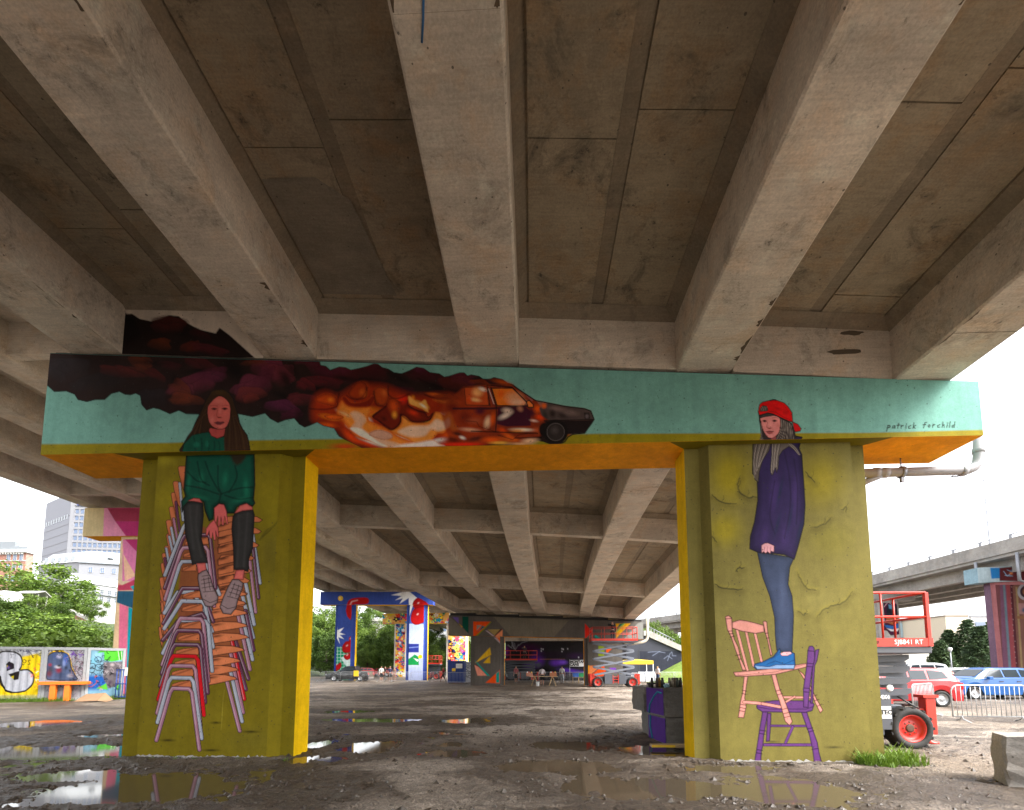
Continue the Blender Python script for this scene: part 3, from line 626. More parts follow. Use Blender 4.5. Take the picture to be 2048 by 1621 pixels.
cv.fill(z8((1270, 560), (1330, 500), (1400, 492), (1600, 530), (1850, 562), (1928, 592), (1968, 700), (1400, 715), (1300, 650)), '#4a3c38', soft=1.2)
lumps(cv, [(1115, 818, 24, 7, 6, '#77605a', .8), (1140, 826, 26, 9, 8, '#6e5a54', .8), (1105, 828, 10, 12, -30, '#221a18', .9), (1125, 832, 14, 8, 20, '#2a201e', .8), (1088, 812, 8, 8, 0, '#e0601a', .9), (1090, 830, 8, 14, -20, '#2e2a26', .9)])
cv.fill(z8((1330, 720), (1968, 705), (1930, 760), (1850, 872), (1700, 885), (1500, 900)), '#1d1413', soft=1.0)
cv.fill(z8((1840, 610), (1910, 610), (1925, 690), (1850, 695)), '#2b2422', soft=.8).blob(1174, 833, 5, 6, '#66585a', .8)
cv.stroke(z8((1330, 715), (1970, 700)), INK, 2.0)
cv.fill(z8((1105, 470), (1140, 455), (1195, 510), (1195, 545), (1130, 545)), '#d8722e', soft=.8, line=INK, lw=2.2)
cv.fill(z8((1100, 385), (1190, 450), (1180, 470), (1110, 410)), '#8c5048', soft=.8)
wx_, wy_ = z8((1480, 860))[0]
cv.blob(1090, 860, 15, 18, '#160e0c', 1, .3).blob(wx_, wy_, 26, 26, '#15100f', 1, .08)
cv.fill([(wx_ + 17.5 * math.cos(a), wy_ + 17.5 * math.sin(a)) for a in np.linspace(0, 6.28, 24)], '#2c2523', line='#5c5350', lw=1.2).blob(wx_ - 2, wy_ - 3, 12, 12, '#4e4643', .7, .9)
cv.stroke(z8((880, 240), (930, 255), (1000, 310), (1110, 385), (1220, 458), (1400, 492), (1600, 532), (1850, 562), (1930, 592), (1972, 700), (1930, 765), (1850, 875), (1700, 890), (1640, 925), (1600, 985), (1520, 1018), (1420, 1015), (1340, 985)), INK, 2.4)
cv.stroke(z8((600, 262), (920, 285), (1110, 480)), '#180a08', 2.4, .95)
billows(cv, [(905, 770, 30, 16, 10, '#4a1812', .95), (925, 762, 26, 10, 12, '#501a20', .9), (960, 766, 24, 7, 10, '#6a240e', .8), (890, 800, 22, 14, 0, '#7a2a0e', .8)], 4)
cv.blob(1005, 765, 30, 7, '#b8480e', .8, .9, 12)
# girl in green, head and shoulders
zA = lambda *p: zz(6.755, 340, 770, *p)
HAIR = '#33200f'
cv.fill(zA((560, 90), (640, 62), (720, 62), (800, 110), (850, 180), (880, 280), (910, 380), (940, 520), (980, 600), (1040, 680), (1065, 780), (1090, 960), (160, 960), (130, 880), (190, 790), (240, 700), (300, 620), (340, 520), (400, 400), (450, 280), (500, 180)), HAIR, line=INK, lw=2.4)
cv.fill(zA((190, 800), (300, 680), (440, 650), (520, 640), (620, 725), (740, 700), (760, 780), (750, 960), (150, 960)), '#0f4a38', line='#0c1a14', lw=1.6)
for q in ((320, 700, 340, 900), (420, 720, 430, 900), (520, 760, 520, 900), (600, 770, 590, 900), (660, 770, 670, 900)): cv.stroke(zA((q[0], q[1]), ((q[0] + q[2]) / 2 + 8, (q[1] + q[3]) / 2), (q[2], q[3])), '#0a2019', 2.2, .6, 1.5)
cv.blob(393, 890, 10, 8, '#187058', .6).blob(414, 888, 6, 10, '#187058', .5)
cv.fill(zA((740, 600), (820, 420), (900, 400), (940, 560), (1000, 640), (1050, 740), (1080, 960), (740, 960), (730, 760)), '#3a2514', soft=1.2)
for k in range(9): cv.stroke(smooth(zA((800 + 12 * k, 380 + 10 * k), (780 + 26 * k, 620), (760 + 36 * k, 905)), 4, False), ['#20130a', '#513620', '#2a190c'][k % 3], 1.5, .6)
for k in range(6): cv.stroke(smooth(zA((520 - 8 * k, 240 + 30 * k), (450 - 10 * k, 430 + 10 * k), (430 - 34 * k, 650 + 6 * k)), 4, False), ['#1c1008', '#57351c'][k % 2], 1.4, .6)
cv.blob(438, 785, 20, 8, '#4a3513', .6, .9)
SK = '#bd5a50'
cv.fill(zA((540, 580), (640, 600), (750, 590), (730, 690), (640, 725), (560, 690), (525, 620)), '#a8443f', line='#3a1210', lw=1.2)
cv.fill(zA((660, 152), (740, 180), (800, 250), (817, 330), (810, 450), (780, 540), (740, 585), (680, 602), (610, 585), (550, 540), (515, 450), (505, 340), (520, 280), (580, 210)), SK, line='#2a0f0c', lw=1.3, sm=3)
lumps(cv, [(437, 803, 14, 8, 0, '#c86a60', .8), (424, 840, 8, 10, 0, '#cf7268', .7), (452, 838, 8, 10, 0, '#c05e52', .7), (440, 853, 9, 4, 0, '#c86a60', .6), (440, 823, 4, 9, 0, '#cc7066', .7)])
cv.blob(428, 818.5, 7, 4, '#7a2e2c', .9, .9).blob(449.5, 818, 7, 4, '#7a2e2c', .9, .9).fill(zA((555, 325), (590, 312), (645, 325), (600, 340)), '#20100e').fill(zA((695, 322), (740, 310), (785, 322), (740, 340)), '#20100e')
cv.stroke(zA((545, 285), (600, 278), (640, 288)), '#8a3832', 1.2, .8).stroke(zA((700, 285), (760, 276), (800, 285)), '#8a3832', 1.2, .8)
cv.stroke(zA((640, 340), (630, 420), (660, 445), (700, 440)), '#7a2f2a', 1.3, .7).blob(438.5, 835.5, 6, 2.2, '#6a2420', .8)
cv.fill(zA((600, 515), (640, 492), (680, 498), (725, 492), (735, 515), (680, 545), (640, 542)), '#6c2e32').stroke(zA((600, 515), (680, 520), (735, 515)), '#30100f', 1.2)
# girl in the red cap, head
zD = lambda *p: zz(9.006, 1480, 790, *p)
kR = 1.25
cv.k = kR
GH = '#6b615a'
cv.fill(zD((330, 300), (500, 300), (860, 480), (930, 520), (1000, 740), (1120, 765), (1090, 850), (1070, 1000), (230, 1000), (270, 890), (370, 800), (385, 700), (365, 560)), '#332a28', line=INK, lw=1.8)
cv.fill(zD((1010, 760), (1110, 760), (1100, 830), (1060, 870), (1080, 1000), (950, 1000), (960, 870)), '#2c2340', line=INK, lw=1.6)
def strands(c, zf, L, cols, w=1.1):
    for k, pts in enumerate(L): c.stroke(smooth(zf(*pts), 5, False), cols[k % len(cols)], w, .9)
for k in range(16):
    t = k / 15
    cv.stroke(smooth(zD((735 + 190 * t, 440 + 90 * t), (740 + 210 * t, 620 + 20 * t), (640 + 360 * t, 840 + 20 * (k % 3)), (560 + 430 * t, 960)), 4, False), ['#a09488', '#58504a', '#8c7f76', '#3a3230'][k % 4], 1.0, .85)
for k in range(6): cv.stroke(smooth(zD((372 + 3 * k, 520 + 30 * k), (390 - 2 * k, 720), (300 + 40 * k, 960)), 4, False), ['#8c8078', '#40383a', '#6c625c'][k % 3], 1.0, .8)
cv.fill(zD((560, 770), (650, 740), (640, 850), (570, 900)), '#9c4a48', soft=.8)
cv.fill(zD((370, 420), (520, 385), (620, 375), (715, 420), (725, 560), (700, 680), (640, 745), (580, 782), (510, 770), (450, 700), (400, 590), (378, 480)), '#dc8680', line='#3a1614', lw=1.2, sm=3)
lumps(cv, [(1539, 848, 8, 9, 0, '#e89890', .8), (1556, 852, 6, 10, 0, '#d07870', .7), (1541, 872, 7, 4, 0, '#e49a92', .7), (1528, 850, 5, 7, 0, '#e49088', .7), (1548, 838, 12, 5, 0, '#d88078', .6)])
cv.blob(1529.5, 842.5, 5.5, 3.6, '#6a3634', .95, .8).blob(1549, 842, 6, 3.6, '#6a3634', .95, .8).fill(zD((400, 470), (440, 452), (490, 475), (440, 492)), '#1c1210').fill(zD((580, 470), (620, 452), (670, 470), (620, 490)), '#1c1210')
cv.stroke(zD((570, 420), (640, 405), (690, 425)), '#a85850', 1, .8).stroke(zD((495, 500), (485, 590), (530, 610), (580, 595)), '#9c4842', 1.2, .8).blob(1539, 857, 5, 1.8, '#7a302c', .9)
cv.fill(zD((470, 660), (530, 645), (600, 660), (580, 700), (530, 712), (490, 695)), '#a04c4c').stroke(zD((465, 665), (530, 660), (605, 662)), '#3c1416', 1.1)
cv.fill(zD((360, 380), (500, 335), (600, 360), (560, 390), (470, 385), (380, 420)), '#3f3634')
cv.fill(zD((350, 180), (400, 135), (540, 100), (650, 95), (800, 150), (870, 220), (940, 330), (952, 492), (880, 475), (720, 405), (600, 350), (500, 325), (350, 372), (330, 300)), '#d40a0c', line=INK, lw=1.6)
cv.fill(zD((950, 490), (1040, 530), (1100, 610), (1085, 655), (990, 672), (960, 580)), '#cc0a10', line=INK, lw=1.6)
cv.fill(zD((358, 300), (365, 250), (410, 195), (480, 205), (505, 265), (490, 292)), '#4a423c', line=INK, lw=1.2)
for k in range(5): cv.stroke(zD((375 + 25 * k, 290), (390 + 22 * k, 215)), '#9c9288', .8, .7)
cv.stroke(zD((350, 372), (500, 328), (600, 352), (720, 408), (880, 478), (950, 495)), INK, 1.8).stroke(zD((520, 300), (640, 310), (780, 400), (940, 470)), '#8c060a', 1.4, .8).stroke(zD((540, 105), (600, 88), (650, 95)), INK, 2.5)
lumps(cv, [(1556, 818, 10, 4, 20, '#a0060a', .7), (1572, 825, 8, 8, 30, '#a8080a', .6), (1545, 806, 14, 4, 0, '#e81a18', .6)])
# signature
def hand(c, glyphs, x, y, s, col, w=1.1, slant=.15):
    for ch in glyphs:
        for st in LET.get(ch, []): c.stroke([(x + (px_ - slant * (py_ - 1)) * s, y + py_ * s) for px_, py_ in st], col, w, .9)
        x += s * LETW.get(ch, .85)
LET = {'p': [[(.1, .45), (0, 1.5)], [(.1, .55), (.4, .45), (.5, .7), (.1, .95)]], 'a': [[(.5, .5), (.15, .6), (.1, .95), (.45, .9), (.5, .5), (.55, 1)]], 't': [[(.25, .1), (.2, 1)], [(0, .45), (.5, .4)]], 'r': [[(.1, .45), (.1, 1)], [(.1, .65), (.45, .48)]], 'i': [[(.1, .5), (.1, 1)], [(.12, .2), (.12, .28)]],
       'c': [[(.5, .5), (.1, .7), (.2, 1), (.5, .95)]], 'k': [[(.1, 0), (.1, 1)], [(.5, .45), (.1, .75), (.5, 1)]], 'f': [[(.6, .1), (.3, .2), (.2, 1.1)], [(0, .55), (.5, .5)]], 'o': [[(.3, .5), (.1, .75), (.3, 1), (.5, .75), (.3, .5)]], 'h': [[(.1, .05), (.1, 1)], [(.1, .7), (.4, .5), (.45, 1)]], 'l': [[(.1, 0), (.1, 1)]], 'd': [[(.5, .55), (.15, .7), (.2, 1), (.5, .9)], [(.55, 0), (.55, 1.0)]]}
LETW = {'i': .45, 'l': .4, ' ': 1.0, 't': .7}
cv.k = 1
hand(cv, 'patrick', 1774, 846, 11.2, '#121a12', 2.0); hand(cv, 'forchild', 1845, 844, 11.2, '#121a12', 2.0)
cv.build('mural', YB, capb, PAINT, 'turquoise band painted with a burning car trailing dark smoke and two heads')

# ---------------------------------------------------------------- left column: the girl in green on a stack of chairs
cl_ = wall_canvas(LX[1], LX[2], -.05, lambda x: capz_bot(x) + .001, YP, .8, 1.7)
cl_.c[:] = (.20, .155, .007)
lumps(cl_, [(340, 1000, 60, 60, 0, (.32, .26, .008), .7), (540, 1000, 60, 110, 0, (.30, .24, .008), .7), (560, 1180, 50, 120, 0, (.24, .19, .012), .6), (330, 1350, 60, 150, 0, (.175, .14, .012), .6), (500, 1480, 80, 40, 0, (.165, .135, .015), .5), (540, 1100, 30, 60, 0, (.16, .13, .015), .5), (330, 920, 30, 20, 0, (.34, .28, .015), .7)])
zB = lambda *p: zz(5.067, 300, 920, *p); zC = lambda *p: zz(4.768, 290, 1180, *p)
SEAT, PK, LB, PP, RD = '#b5663f', '#966579', '#9297a4', '#5c2f49', '#b80e18'
WOODL = '#2c150e'
# painted floor shadows under the feet
for (x, y, rx) in ((322, 1481, 22), (408, 1501, 26), (488, 1464, 26), (418, 1446, 16)): cl_.blob(x + 14, y, rx, 4, '#120d04', .85, .9)
# chair backs rising at the left of the stack
for (x, y) in [(100, 1580), (105, 1500), (100, 1420), (95, 1310), (95, 1190), (107, 1045), (120, 945), (145, 870), (163, 750), (162, 610), (192, 475), (213, 330), (232, 218), (284, 65)]:
    cl_.fill(zB((x, y + 15), (x + 12, y), (x + 55 if y > 100 else x + 78, y), (x + 75, y + 200), (x + 85, y + 290), (x + 50, y + 230), (x + 12, y + 90)), SEAT, line=WOODL, lw=1.3)
    cl_.blob(*zB((x + 40, y + 180))[0], 7, 18, '#7a3a22', .6, .9, -12)
for (a, b, c) in (((300, 240), (335, 610), LB), ((262, 430), (300, 720), PP), ((240, 600), (275, 800), PK), ((215, 690), (248, 860), LB), ((195, 780), (228, 930), LB), ((165, 900), (190, 1040), LB), ((150, 1000), (170, 1120), PP)):
    cl_.stroke(zB(a, b), INK, 6.2).stroke(zB(a, b), c, 4.2)
for (x, y) in ((140, 235), (130, 355), (150, 120)): cl_.fill(zC((x, y), (x + 20, y - 5), (x + 45, y + 130), (x + 30, y + 200), (x + 5, y + 80)), SEAT, line=WOODL, lw=1.2)
# shade and wood seen between the frames
cl_.fill(zB((345, 690), (560, 680), (600, 900), (640, 1300), (600, 1660), (300, 1660), (290, 1300)), '#7c4228', soft=2, a=.9).fill(zC((320, 60), (600, 60), (600, 330), (540, 500), (300, 500)), '#7c4228', soft=2, a=.9)
cl_.fill(zB((650, 620), (850, 560), (980, 1000), (960, 1640), (640, 1640)), '#84482c', soft=2, a=.95).fill(zC((640, 40), (900, 40), (940, 430), (850, 850), (620, 880)), '#84482c', soft=2, a=.95)
# far right legs
def leg(c, zf, pts, col, w=6.4): c.stroke(zf(*pts), INK, w + 2.2).stroke(zf(*pts), col, w).stroke([(x - w * .22, y) for x, y in zf(*pts)], '#d8ccd4', w * .22, .35)
for (fx, fy, up, c) in ((1115, 1250, 560, LB),): leg(cl_, zB, ((fx - .15 * up, fy - up), (fx, fy)), c, 5.4)
for (a, b, c) in (((1045, 900), (1100, 1400), PP), ((1010, 1000), (1070, 1545), PK)): leg(cl_, zB, (a, b), c, 5.2)
for (a, b, c) in (((960, -60), (1040, 330), LB), ((930, 60), (1032, 455), LB), ((960, 200), (1035, 575), PP), ((925, 240), (1025, 665), LB), ((890, 250), (1000, 760), PK), ((860, 480), (985, 850), PP), ((840, 500), (962, 950), PP), ((830, 490), (948, 1042), RD), ((815, 600), (935, 1170), PK), ((815, 780), (925, 1255), LB), ((780, 870), (903, 1345), PK)): leg(cl_, zC, (a, b), c)
# seats, right-hand halves, from the top of the stack down
for (y, tip, x0) in ((575, 1140, 690), (690, 1130, 690), (830, 1105, 690), (960, 1060, 690), (1090, 1030, 690), (1190, 1015, 700), (1320, 990, 700), (1425, 975, 690)):
    P_ = zB((x0, y + 60), (x0 + 30, y + 10), (850, y - 5), (tip - 60, y), (tip, y + 35), (tip - 30, y + 58), (900, y + 62), (x0, y + 100))
    cl_.fill(P_, SEAT, line=WOODL, lw=1.4)
for (y, ) in ((640,), (770,), (860,), (980,), (1080,), (1180,), (1290,)):
    cl_.fill(zB((690, y + 90), (690, y + 30), (770, y), (850, y - 15), (850, y + 55)), SEAT, line=WOODL, lw=1.4); cl_.blob(*zB((740, y + 22))[0], 18, 5, '#3c1c10', .85, .8, -18)
for (tx, ty, x0) in ((975, 45, 690), (965, 130, 690), (980, 225, 655), (980, 345, 665), (990, 455, 665), (950, 575, 640), (915, 680, 650), (895, 765, 625), (880, 850, 615)):
    x0 -= 45; P_ = zC((x0, ty + 66), (x0 + 8, ty - 26), (x0 + 100, ty - 42), (tx - 110, ty - 38), (tx - 25, ty - 18), (tx, ty + 3), (tx - 90, ty + 22), (x0 + 100, ty + 48))
    cl_.fill(P_, '#c27048', line=WOODL, lw=1.6); cl_.blob(*zC((x0 + 60, ty - 12))[0], 20, 4.5, '#3c1c10', .85, .9, -8)
# near frames, each a bent tube, from the top of the stack down, with the seat seen through it
frames = [(zB, (150, 1170), (350, 650), (400, 650), (705, 1365), LB, 0), (zB, (150, 1300), (340, 770), (600, 760), (665, 1300), PP, 1), (zB, (152, 1415), (325, 893), (575, 885), (650, 1480), PK, 1), (zB, (150, 1545), (312, 1032), (480, 1030), (610, 1530), LB, 1), (zC, (185, 220), (300, 25), (470, 20), (640, 395), LB, 1), (zB, (135, 1660), (318, 1303), (520, 1303), (640, 1640), PP, 1), (zC, (183, 370), (338, 108), (560, 112), (648, 545), LB, 1), (zC, (170, 480), (300, 300), (560, 230), (610, 665), PP, 0), (zC, (170, 605), (325, 290), (590, 300), (640, 775), LB, 0), (zC, (165, 715), (328, 272), (545, 278), (603, 873), PK, 1), (zC, (160, 800), (300, 388), (530, 392), (598, 983), PP, 1), (zC, (145, 918), (275, 522), (520, 526), (573, 1073), PP, 1), (zC, (125, 1045), (262, 630), (495, 636), (562, 1195), RD, 1), (zC, (115, 1175), (238, 725), (470, 728), (528, 1305), PK, 1), (zC, (118, 1265), (240, 838), (450, 842), (540, 1418), LB, 1), (zC, (108, 1435), (252, 940), (435, 945), (518, 1525), PK, 0)]
for (zf, f, a, b, g, c, seat) in frames:
    if seat:
        (ax, ay), (bx, by) = a, b
        cl_.fill(zf((ax + 12, ay + 100), (ax + 20, ay + 62), (ax + 90, ay + 40), (bx - 12, by + 20), (bx - 8, by + 95)), SEAT, line=WOODL, lw=1.1)
        cl_.stroke(zf((ax + 20, ay + 92), (bx - 30, by + 30)), '#4a2414', 2.4, .7, 1.2)
    P_ = [f, (a[0] - 14, a[1] + 40), (a[0] + 12, a[1]), (b[0] - 14, b[1]), (b[0] + 12, b[1] + 38), g]
    wd = 6.6 if zf is zC else 6.0
    cl_.stroke(zf(*P_), INK, wd + 2.4).stroke(zf(*P_), c, wd)
    cl_.stroke([(x - 1, y - 1) for x, y in zf(*P_)], '#dcd2da' if c != RD else '#e8202a', 1.4, .35)
# the girl
cl_.fill(zA((200, 930), (150, 1545), (320, 1640), (1140, 1640), (1145, 1300), (1150, 1000), (1120, 925)), None)
sw = zB((370, -60), (358, 100), (343, 300), (360, 370), (320, 420), (325, 530), (345, 470), (400, 420), (500, 395), (545, 430), (560, 520), (600, 620), (640, 600), (650, 480), (700, 440), (750, 450), (780, 540), (850, 540), (880, 480), (960, 440), (1040, 470), (1062, 440), (1048, 400), (1062, 250), (1055, -60))
cl_.fill(sw, '#0d4636', line=INK, lw=2.4)
cl_.shade(sw, '#06140f', .75, 9)
for (x, y, rx, ry, rot) in ((378, 965, 7, 26, 8), (404, 960, 8, 24, 0), (450, 960, 10, 26, 8), (492, 975, 9, 34, -6), (400, 995, 24, 7, 12), (480, 1000, 26, 7, -14), (385, 1003, 14, 5, 0)): cl_.blob(x, y, rx, ry, '#17694f', .75, .9, rot)
for st in (((480, 20), (520, 200), (600, 260)), ((560, 20), (620, 180), (700, 320)), ((690, 60), (690, 250), (720, 340)), ((860, 60), (880, 180), (800, 330)), ((730, 345), (900, 290), (1040, 280)), ((360, 260), (520, 290), (700, 350)), ((720, 345), (700, 430)), ((760, 360), (900, 400), (1040, 380)), ((380, 120), (470, 210), (560, 230))): cl_.stroke(smooth(zB(*st), 5, False), '#061812', 2.6, .75, 1.6)
cl_.fill(zA((760, 900), (1040, 900), (1010, 1000), (960, 1060), (900, 1090), (850, 1040), (820, 960)), '#2c1c10', soft=3, a=.9)
cl_.fill(zA((150, 890), (1140, 890), (1140, 935), (200, 940)), '#0a1410', soft=2, a=.9)
for leg_ in (zB((380, 430), (450, 425), (535, 440), (542, 560), (520, 800), (585, 1045), (470, 1052), (430, 1062), (400, 920), (360, 760), (345, 560), (340, 480)), zB((860, 545), (940, 515), (1042, 505), (1058, 560), (1050, 700), (1040, 900), (1000, 1010), (995, 1135), (940, 1118), (850, 1112), (845, 900), (828, 700), (840, 580))):
    cl_.fill(leg_, '#2e2c2b', line=INK, lw=1.8); cl_.shade(leg_, '#0e0c0b', .7, 7)
for st in (((400, 470), (420, 700), (440, 900)), ((480, 460), (470, 700), (520, 980)), ((900, 560), (900, 800), (880, 1080)), ((990, 540), (970, 800), (950, 1080))): cl_.stroke(smooth(zB(*st), 5, False), '#413f3e', 3, .5, 2.5)
SKL = '#c2605a'
for P_ in (zB((383, 417), (440, 390), (500, 393), (532, 437), (450, 421)), zB((865, 530), (910, 465), (980, 443), (1037, 480), (1041, 506), (940, 516), (855, 546)), zB((472, 1050), (562, 1045), (572, 1125), (490, 1155)), zB((870, 1120), (957, 1115), (945, 1215), (848, 1212))): cl_.fill(P_, SKL, line='#34100e', lw=1.2); cl_.shade(P_, '#7a2c28', .5, 4)
for P_ in (zB((650, 490), (700, 447), (750, 455), (775, 520), (792, 650), (776, 654), (757, 572), (747, 664), (730, 664), (720, 582), (707, 672), (690, 672), (688, 572), (670, 642), (655, 640)), zB((568, 700), (610, 640), (650, 608), (690, 690), (697, 782), (680, 782), (665, 722), (667, 812), (646, 817), (635, 740), (627, 802), (606, 792), (600, 722), (582, 772), (566, 760))):
    cl_.fill(P_, '#c65c5a', line='#34100e', lw=1.2); cl_.shade(P_, '#8a3434', .45, 2)
for P_, zs in ((zB((488, 1160), (530, 1130), (572, 1115), (610, 1180), (640, 1290), (690, 1390), (682, 1450), (620, 1492), (560, 1482), (530, 1420), (500, 1300), (484, 1200)), 0), (zB((835, 1213), (900, 1215), (943, 1250), (937, 1300), (890, 1420), (872, 1500), (820, 1567), (740, 1557), (708, 1490), (740, 1400), (790, 1290)), 1)):
    cl_.fill(P_, '#857072', line=INK, lw=1.8); cl_.shade(P_, '#3a2e30', .5, 4)
for st in (((530, 1180), (600, 1170)), ((520, 1220), (610, 1200)), ((520, 1260), (620, 1240)), ((525, 1300), (635, 1280)), ((540, 1340), (650, 1330)), ((535, 1410), (610, 1450), (685, 1420)), ((545, 1200), (560, 1330)), ((590, 1190), (610, 1320)), ((840, 1260), (930, 1290)), ((820, 1300), (915, 1330)), ((800, 1340), (900, 1370)), ((785, 1385), (890, 1410)), ((720, 1470), (790, 1510), (870, 1490)), ((860, 1250), (810, 1380)), ((900, 1270), (870, 1390))): cl_.stroke(zB(*st), '#1c1214', 1.4, .85)
for st in (((1140, 780), (1190, 740), (1230, 700)),): cl_.stroke(zB(*st), '#2a2408', 2, .6, 1.5)
cl_.stroke(smooth([(520, 1080), (535, 1060), (548, 1052), (566, 1030)], 4, False), '#3a3a10', 3, .6, 2)
cl_.stroke([(448, 1380), (442, 1460)], (.5, .42, .06), .8, .6)
cl_.build('mural', YP, colL, PAINT, 'olive wall painted with a girl sitting on a tall stack of chairs')

# ---------------------------------------------------------------- right column: the girl in the red cap on two chairs
cr_ = wall_canvas(RX[1], RX[2], -.05, lambda x: capz_bot(x) + .001, YP, .8, 1.25)
cr_.c[:] = (.185, .155, .038)
lumps(cr_, [(1460, 950, 60, 80, 0, (.32, .255, .01), .9), (1640, 960, 70, 80, 0, (.30, .24, .014), .8), (1450, 1060, 50, 50, 0, (.29, .235, .012), .8), (1660, 1080, 70, 60, 0, (.23, .195, .03), .7), (1480, 1250, 80, 120, 0, (.18, .155, .04), .6), (1680, 1400, 60, 120, 0, (.165, .14, .035), .6), (1640, 1200, 60, 40, 0, (.24, .205, .055), .6)])
zR = lambda *p: zz(2.078, 1280, 760, *p); zE = lambda *p: zz(4.633, 1430, 1180, *p)
for st in (((405, 460), (440, 485), (485, 485)), ((420, 400), (405, 430), (410, 460), (445, 490)), ((300, 480), (340, 510), (400, 515)), ((690, 385), (725, 425)), ((710, 615), (760, 605), (800, 570)), ((650, 790), (670, 840), (700, 870), (740, 875)), ((730, 990), (780, 945), (840, 930), (885, 880)), ((310, 850), (360, 870), (430, 872)), ((260, 660), (300, 655), (320, 675)), ((400, 800), (412, 780), (430, 785)), ((840, 540), (855, 530), (858, 555)), ((655, 960), (680, 975), (700, 970))):
    ck = smooth(zR(*st), 5, False); ck = ck + np.random.default_rng(int(st[0][0])).normal(0, 1.1, ck.shape); wd = 1.0 + .6 * math.sin(st[0][1])
    cr_.stroke([(x + 2, y + 5) for x, y in ck], (.11, .092, .02), 8, .45, 5); cr_.stroke([(x, y - 4) for x, y in ck], (.27, .225, .03), 5, .35, 3); cr_.stroke(ck[2:-2], (.05, .045, .015), 2.6, .6, 1.5); cr_.stroke(ck, (.02, .02, .008), wd, .8)  # crack strokes: painted shadow below, painted highlight above, dark core
    j = ck[len(ck) // 2]; cr_.stroke([j, j + np.array([5, -7]), j + np.array([4, -13])], (.03, .028, .01), .9, .7)
cr_.stroke(zR((668, 840), (672, 1050)), '#6a6230', .8, .6)
# floor shadows
cr_.blob(1668, 1495, 26, 4, '#33301a', .8, .9).blob(1545, 1484, 20, 4, '#33301a', .7, .9)
jk = zR((640, 235), (672, 240), (660, 285), (672, 310), (680, 420), (686, 520), (681, 600), (655, 700), (641, 746), (600, 727), (560, 722), (520, 722), (490, 717), (456, 702), (459, 650), (476, 590), (490, 500), (487, 410), (468, 390), (470, 235))
lg = zR((488, 716), (640, 740), (622, 780), (615, 850), (632, 900), (638, 980), (635, 1060), (632, 1130), (600, 1132), (568, 1124), (562, 1060), (560, 990), (540, 900), (510, 820))
cr_.fill(lg, '#39435c', line='#10121a', lw=1.8); cr_.shade(lg, '#1e2536', .6, 9)
cr_.blob(1565, 1190, 12, 60, '#4a5470', .5, .9)
for P_, c in ((zE((365, 690), (450, 665), (540, 620), (600, 545), (612, 590), (700, 575), (735, 590), (742, 700), (730, 735), (600, 735), (480, 730), (380, 735), (360, 715)), '#1f5f9c'),): cr_.fill(P_, c, line='#0c1420', lw=1.6); cr_.shade(P_, '#123a66', .5, 5)
# pink chair over purple chair
def turned(c, zf, P_, col, dark, rings=()):
    c.fill(zf(*P_), col, line=dark, lw=1.5); c.shade(zf(*P_), dark, .35, 3)
    for a, b in rings: c.stroke(zf(a, b), dark, 1.6, .9)
PUR, PURD, PNK, PNKD = '#5f3570', '#1c0c28', '#cc8a7e', '#3a1a18'
turned(cr_, zE, [(485, 1145), (520, 1145), (515, 1280), (505, 1400), (475, 1405)], PUR, PURD)
for a, b, w_ in (((520, 1260), (850, 1262), 3.2), ((460, 1437), (890, 1437), 4.6), ((720, 1270), (655, 1415), 4.4)): cr_.stroke(zE(a, b), PURD, w_ + 2).stroke(zE(a, b), PUR, w_)
turned(cr_, zE, [(440, 1130), (490, 1130), (452, 1350), (445, 1440), (430, 1500), (425, 1600), (365, 1600), (385, 1480), (415, 1280)], PUR, PURD, (((412, 1300), (470, 1310)), ((408, 1330), (465, 1340)), ((388, 1480), (440, 1490)), ((382, 1510), (436, 1520))))
turned(cr_, zE, [(800, 1135), (850, 1130), (900, 1280), (950, 1420), (962, 1500), (988, 1600), (918, 1600), (905, 1480), (870, 1330)], PUR, PURD, (((850, 1290), (905, 1280)), ((862, 1320), (915, 1305)), ((895, 1480), (955, 1470))))
turned(cr_, zE, [(770, 740), (820, 780), (880, 880), (940, 1010), (1000, 1115), (975, 1142), (930, 1050), (880, 920), (825, 830)], PNK, PNKD, (((900, 990), (945, 975)), ((920, 1030), (965, 1015)), ((945, 1080), (990, 1060))))
turned(cr_, zE, [(270, 800), (305, 800), (275, 1000), (290, 1080), (267, 1187), (215, 1182), (235, 1040), (255, 960)], PNK, PNKD, (((250, 930), (295, 940)), ((248, 960), (290, 970)), ((235, 1060), (285, 1070)), ((230, 1090), (280, 1100)), ((228, 1120), (275, 1130))))
turned(cr_, zE, [(385, 1075), (430, 1040), (560, 1025), (880, 1030), (920, 1060), (900, 1120), (840, 1137), (440, 1132), (390, 1100)], PUR, PURD)
cr_.stroke(zE((390, 1085), (500, 1105), (850, 1105), (915, 1080)), PURD, 1.4, .8)
for a, b, w_ in (((620, 995), (880, 1000), 3.6), ((640, 1050), (740, 990), 3), ((270, 1040), (450, 1055), 5), ((440, 1055), (600, 1085), 5)): cr_.stroke(zE(a, b), PNKD, w_ + 2).stroke(zE(a, b), PNK, w_)
turned(cr_, zE, [(520, 775), (560, 770), (600, 920), (660, 1060), (717, 1222), (690, 1257), (650, 1220), (600, 1040), (560, 930)], PNK, PNKD, (((565, 940), (615, 925)), ((575, 975), (625, 960)), ((620, 1110), (675, 1095)), ((632, 1150), (690, 1135)), ((640, 1185), (700, 1170))))
for a, b, w_ in (((205, 375), (300, 745), 4.4), ((290, 395), (358, 705), 4.2), ((370, 400), (432, 665), 4.2)): cr_.stroke(zE(a, b), PNKD, w_ + 2).stroke(zE(a, b), PNK, w_)
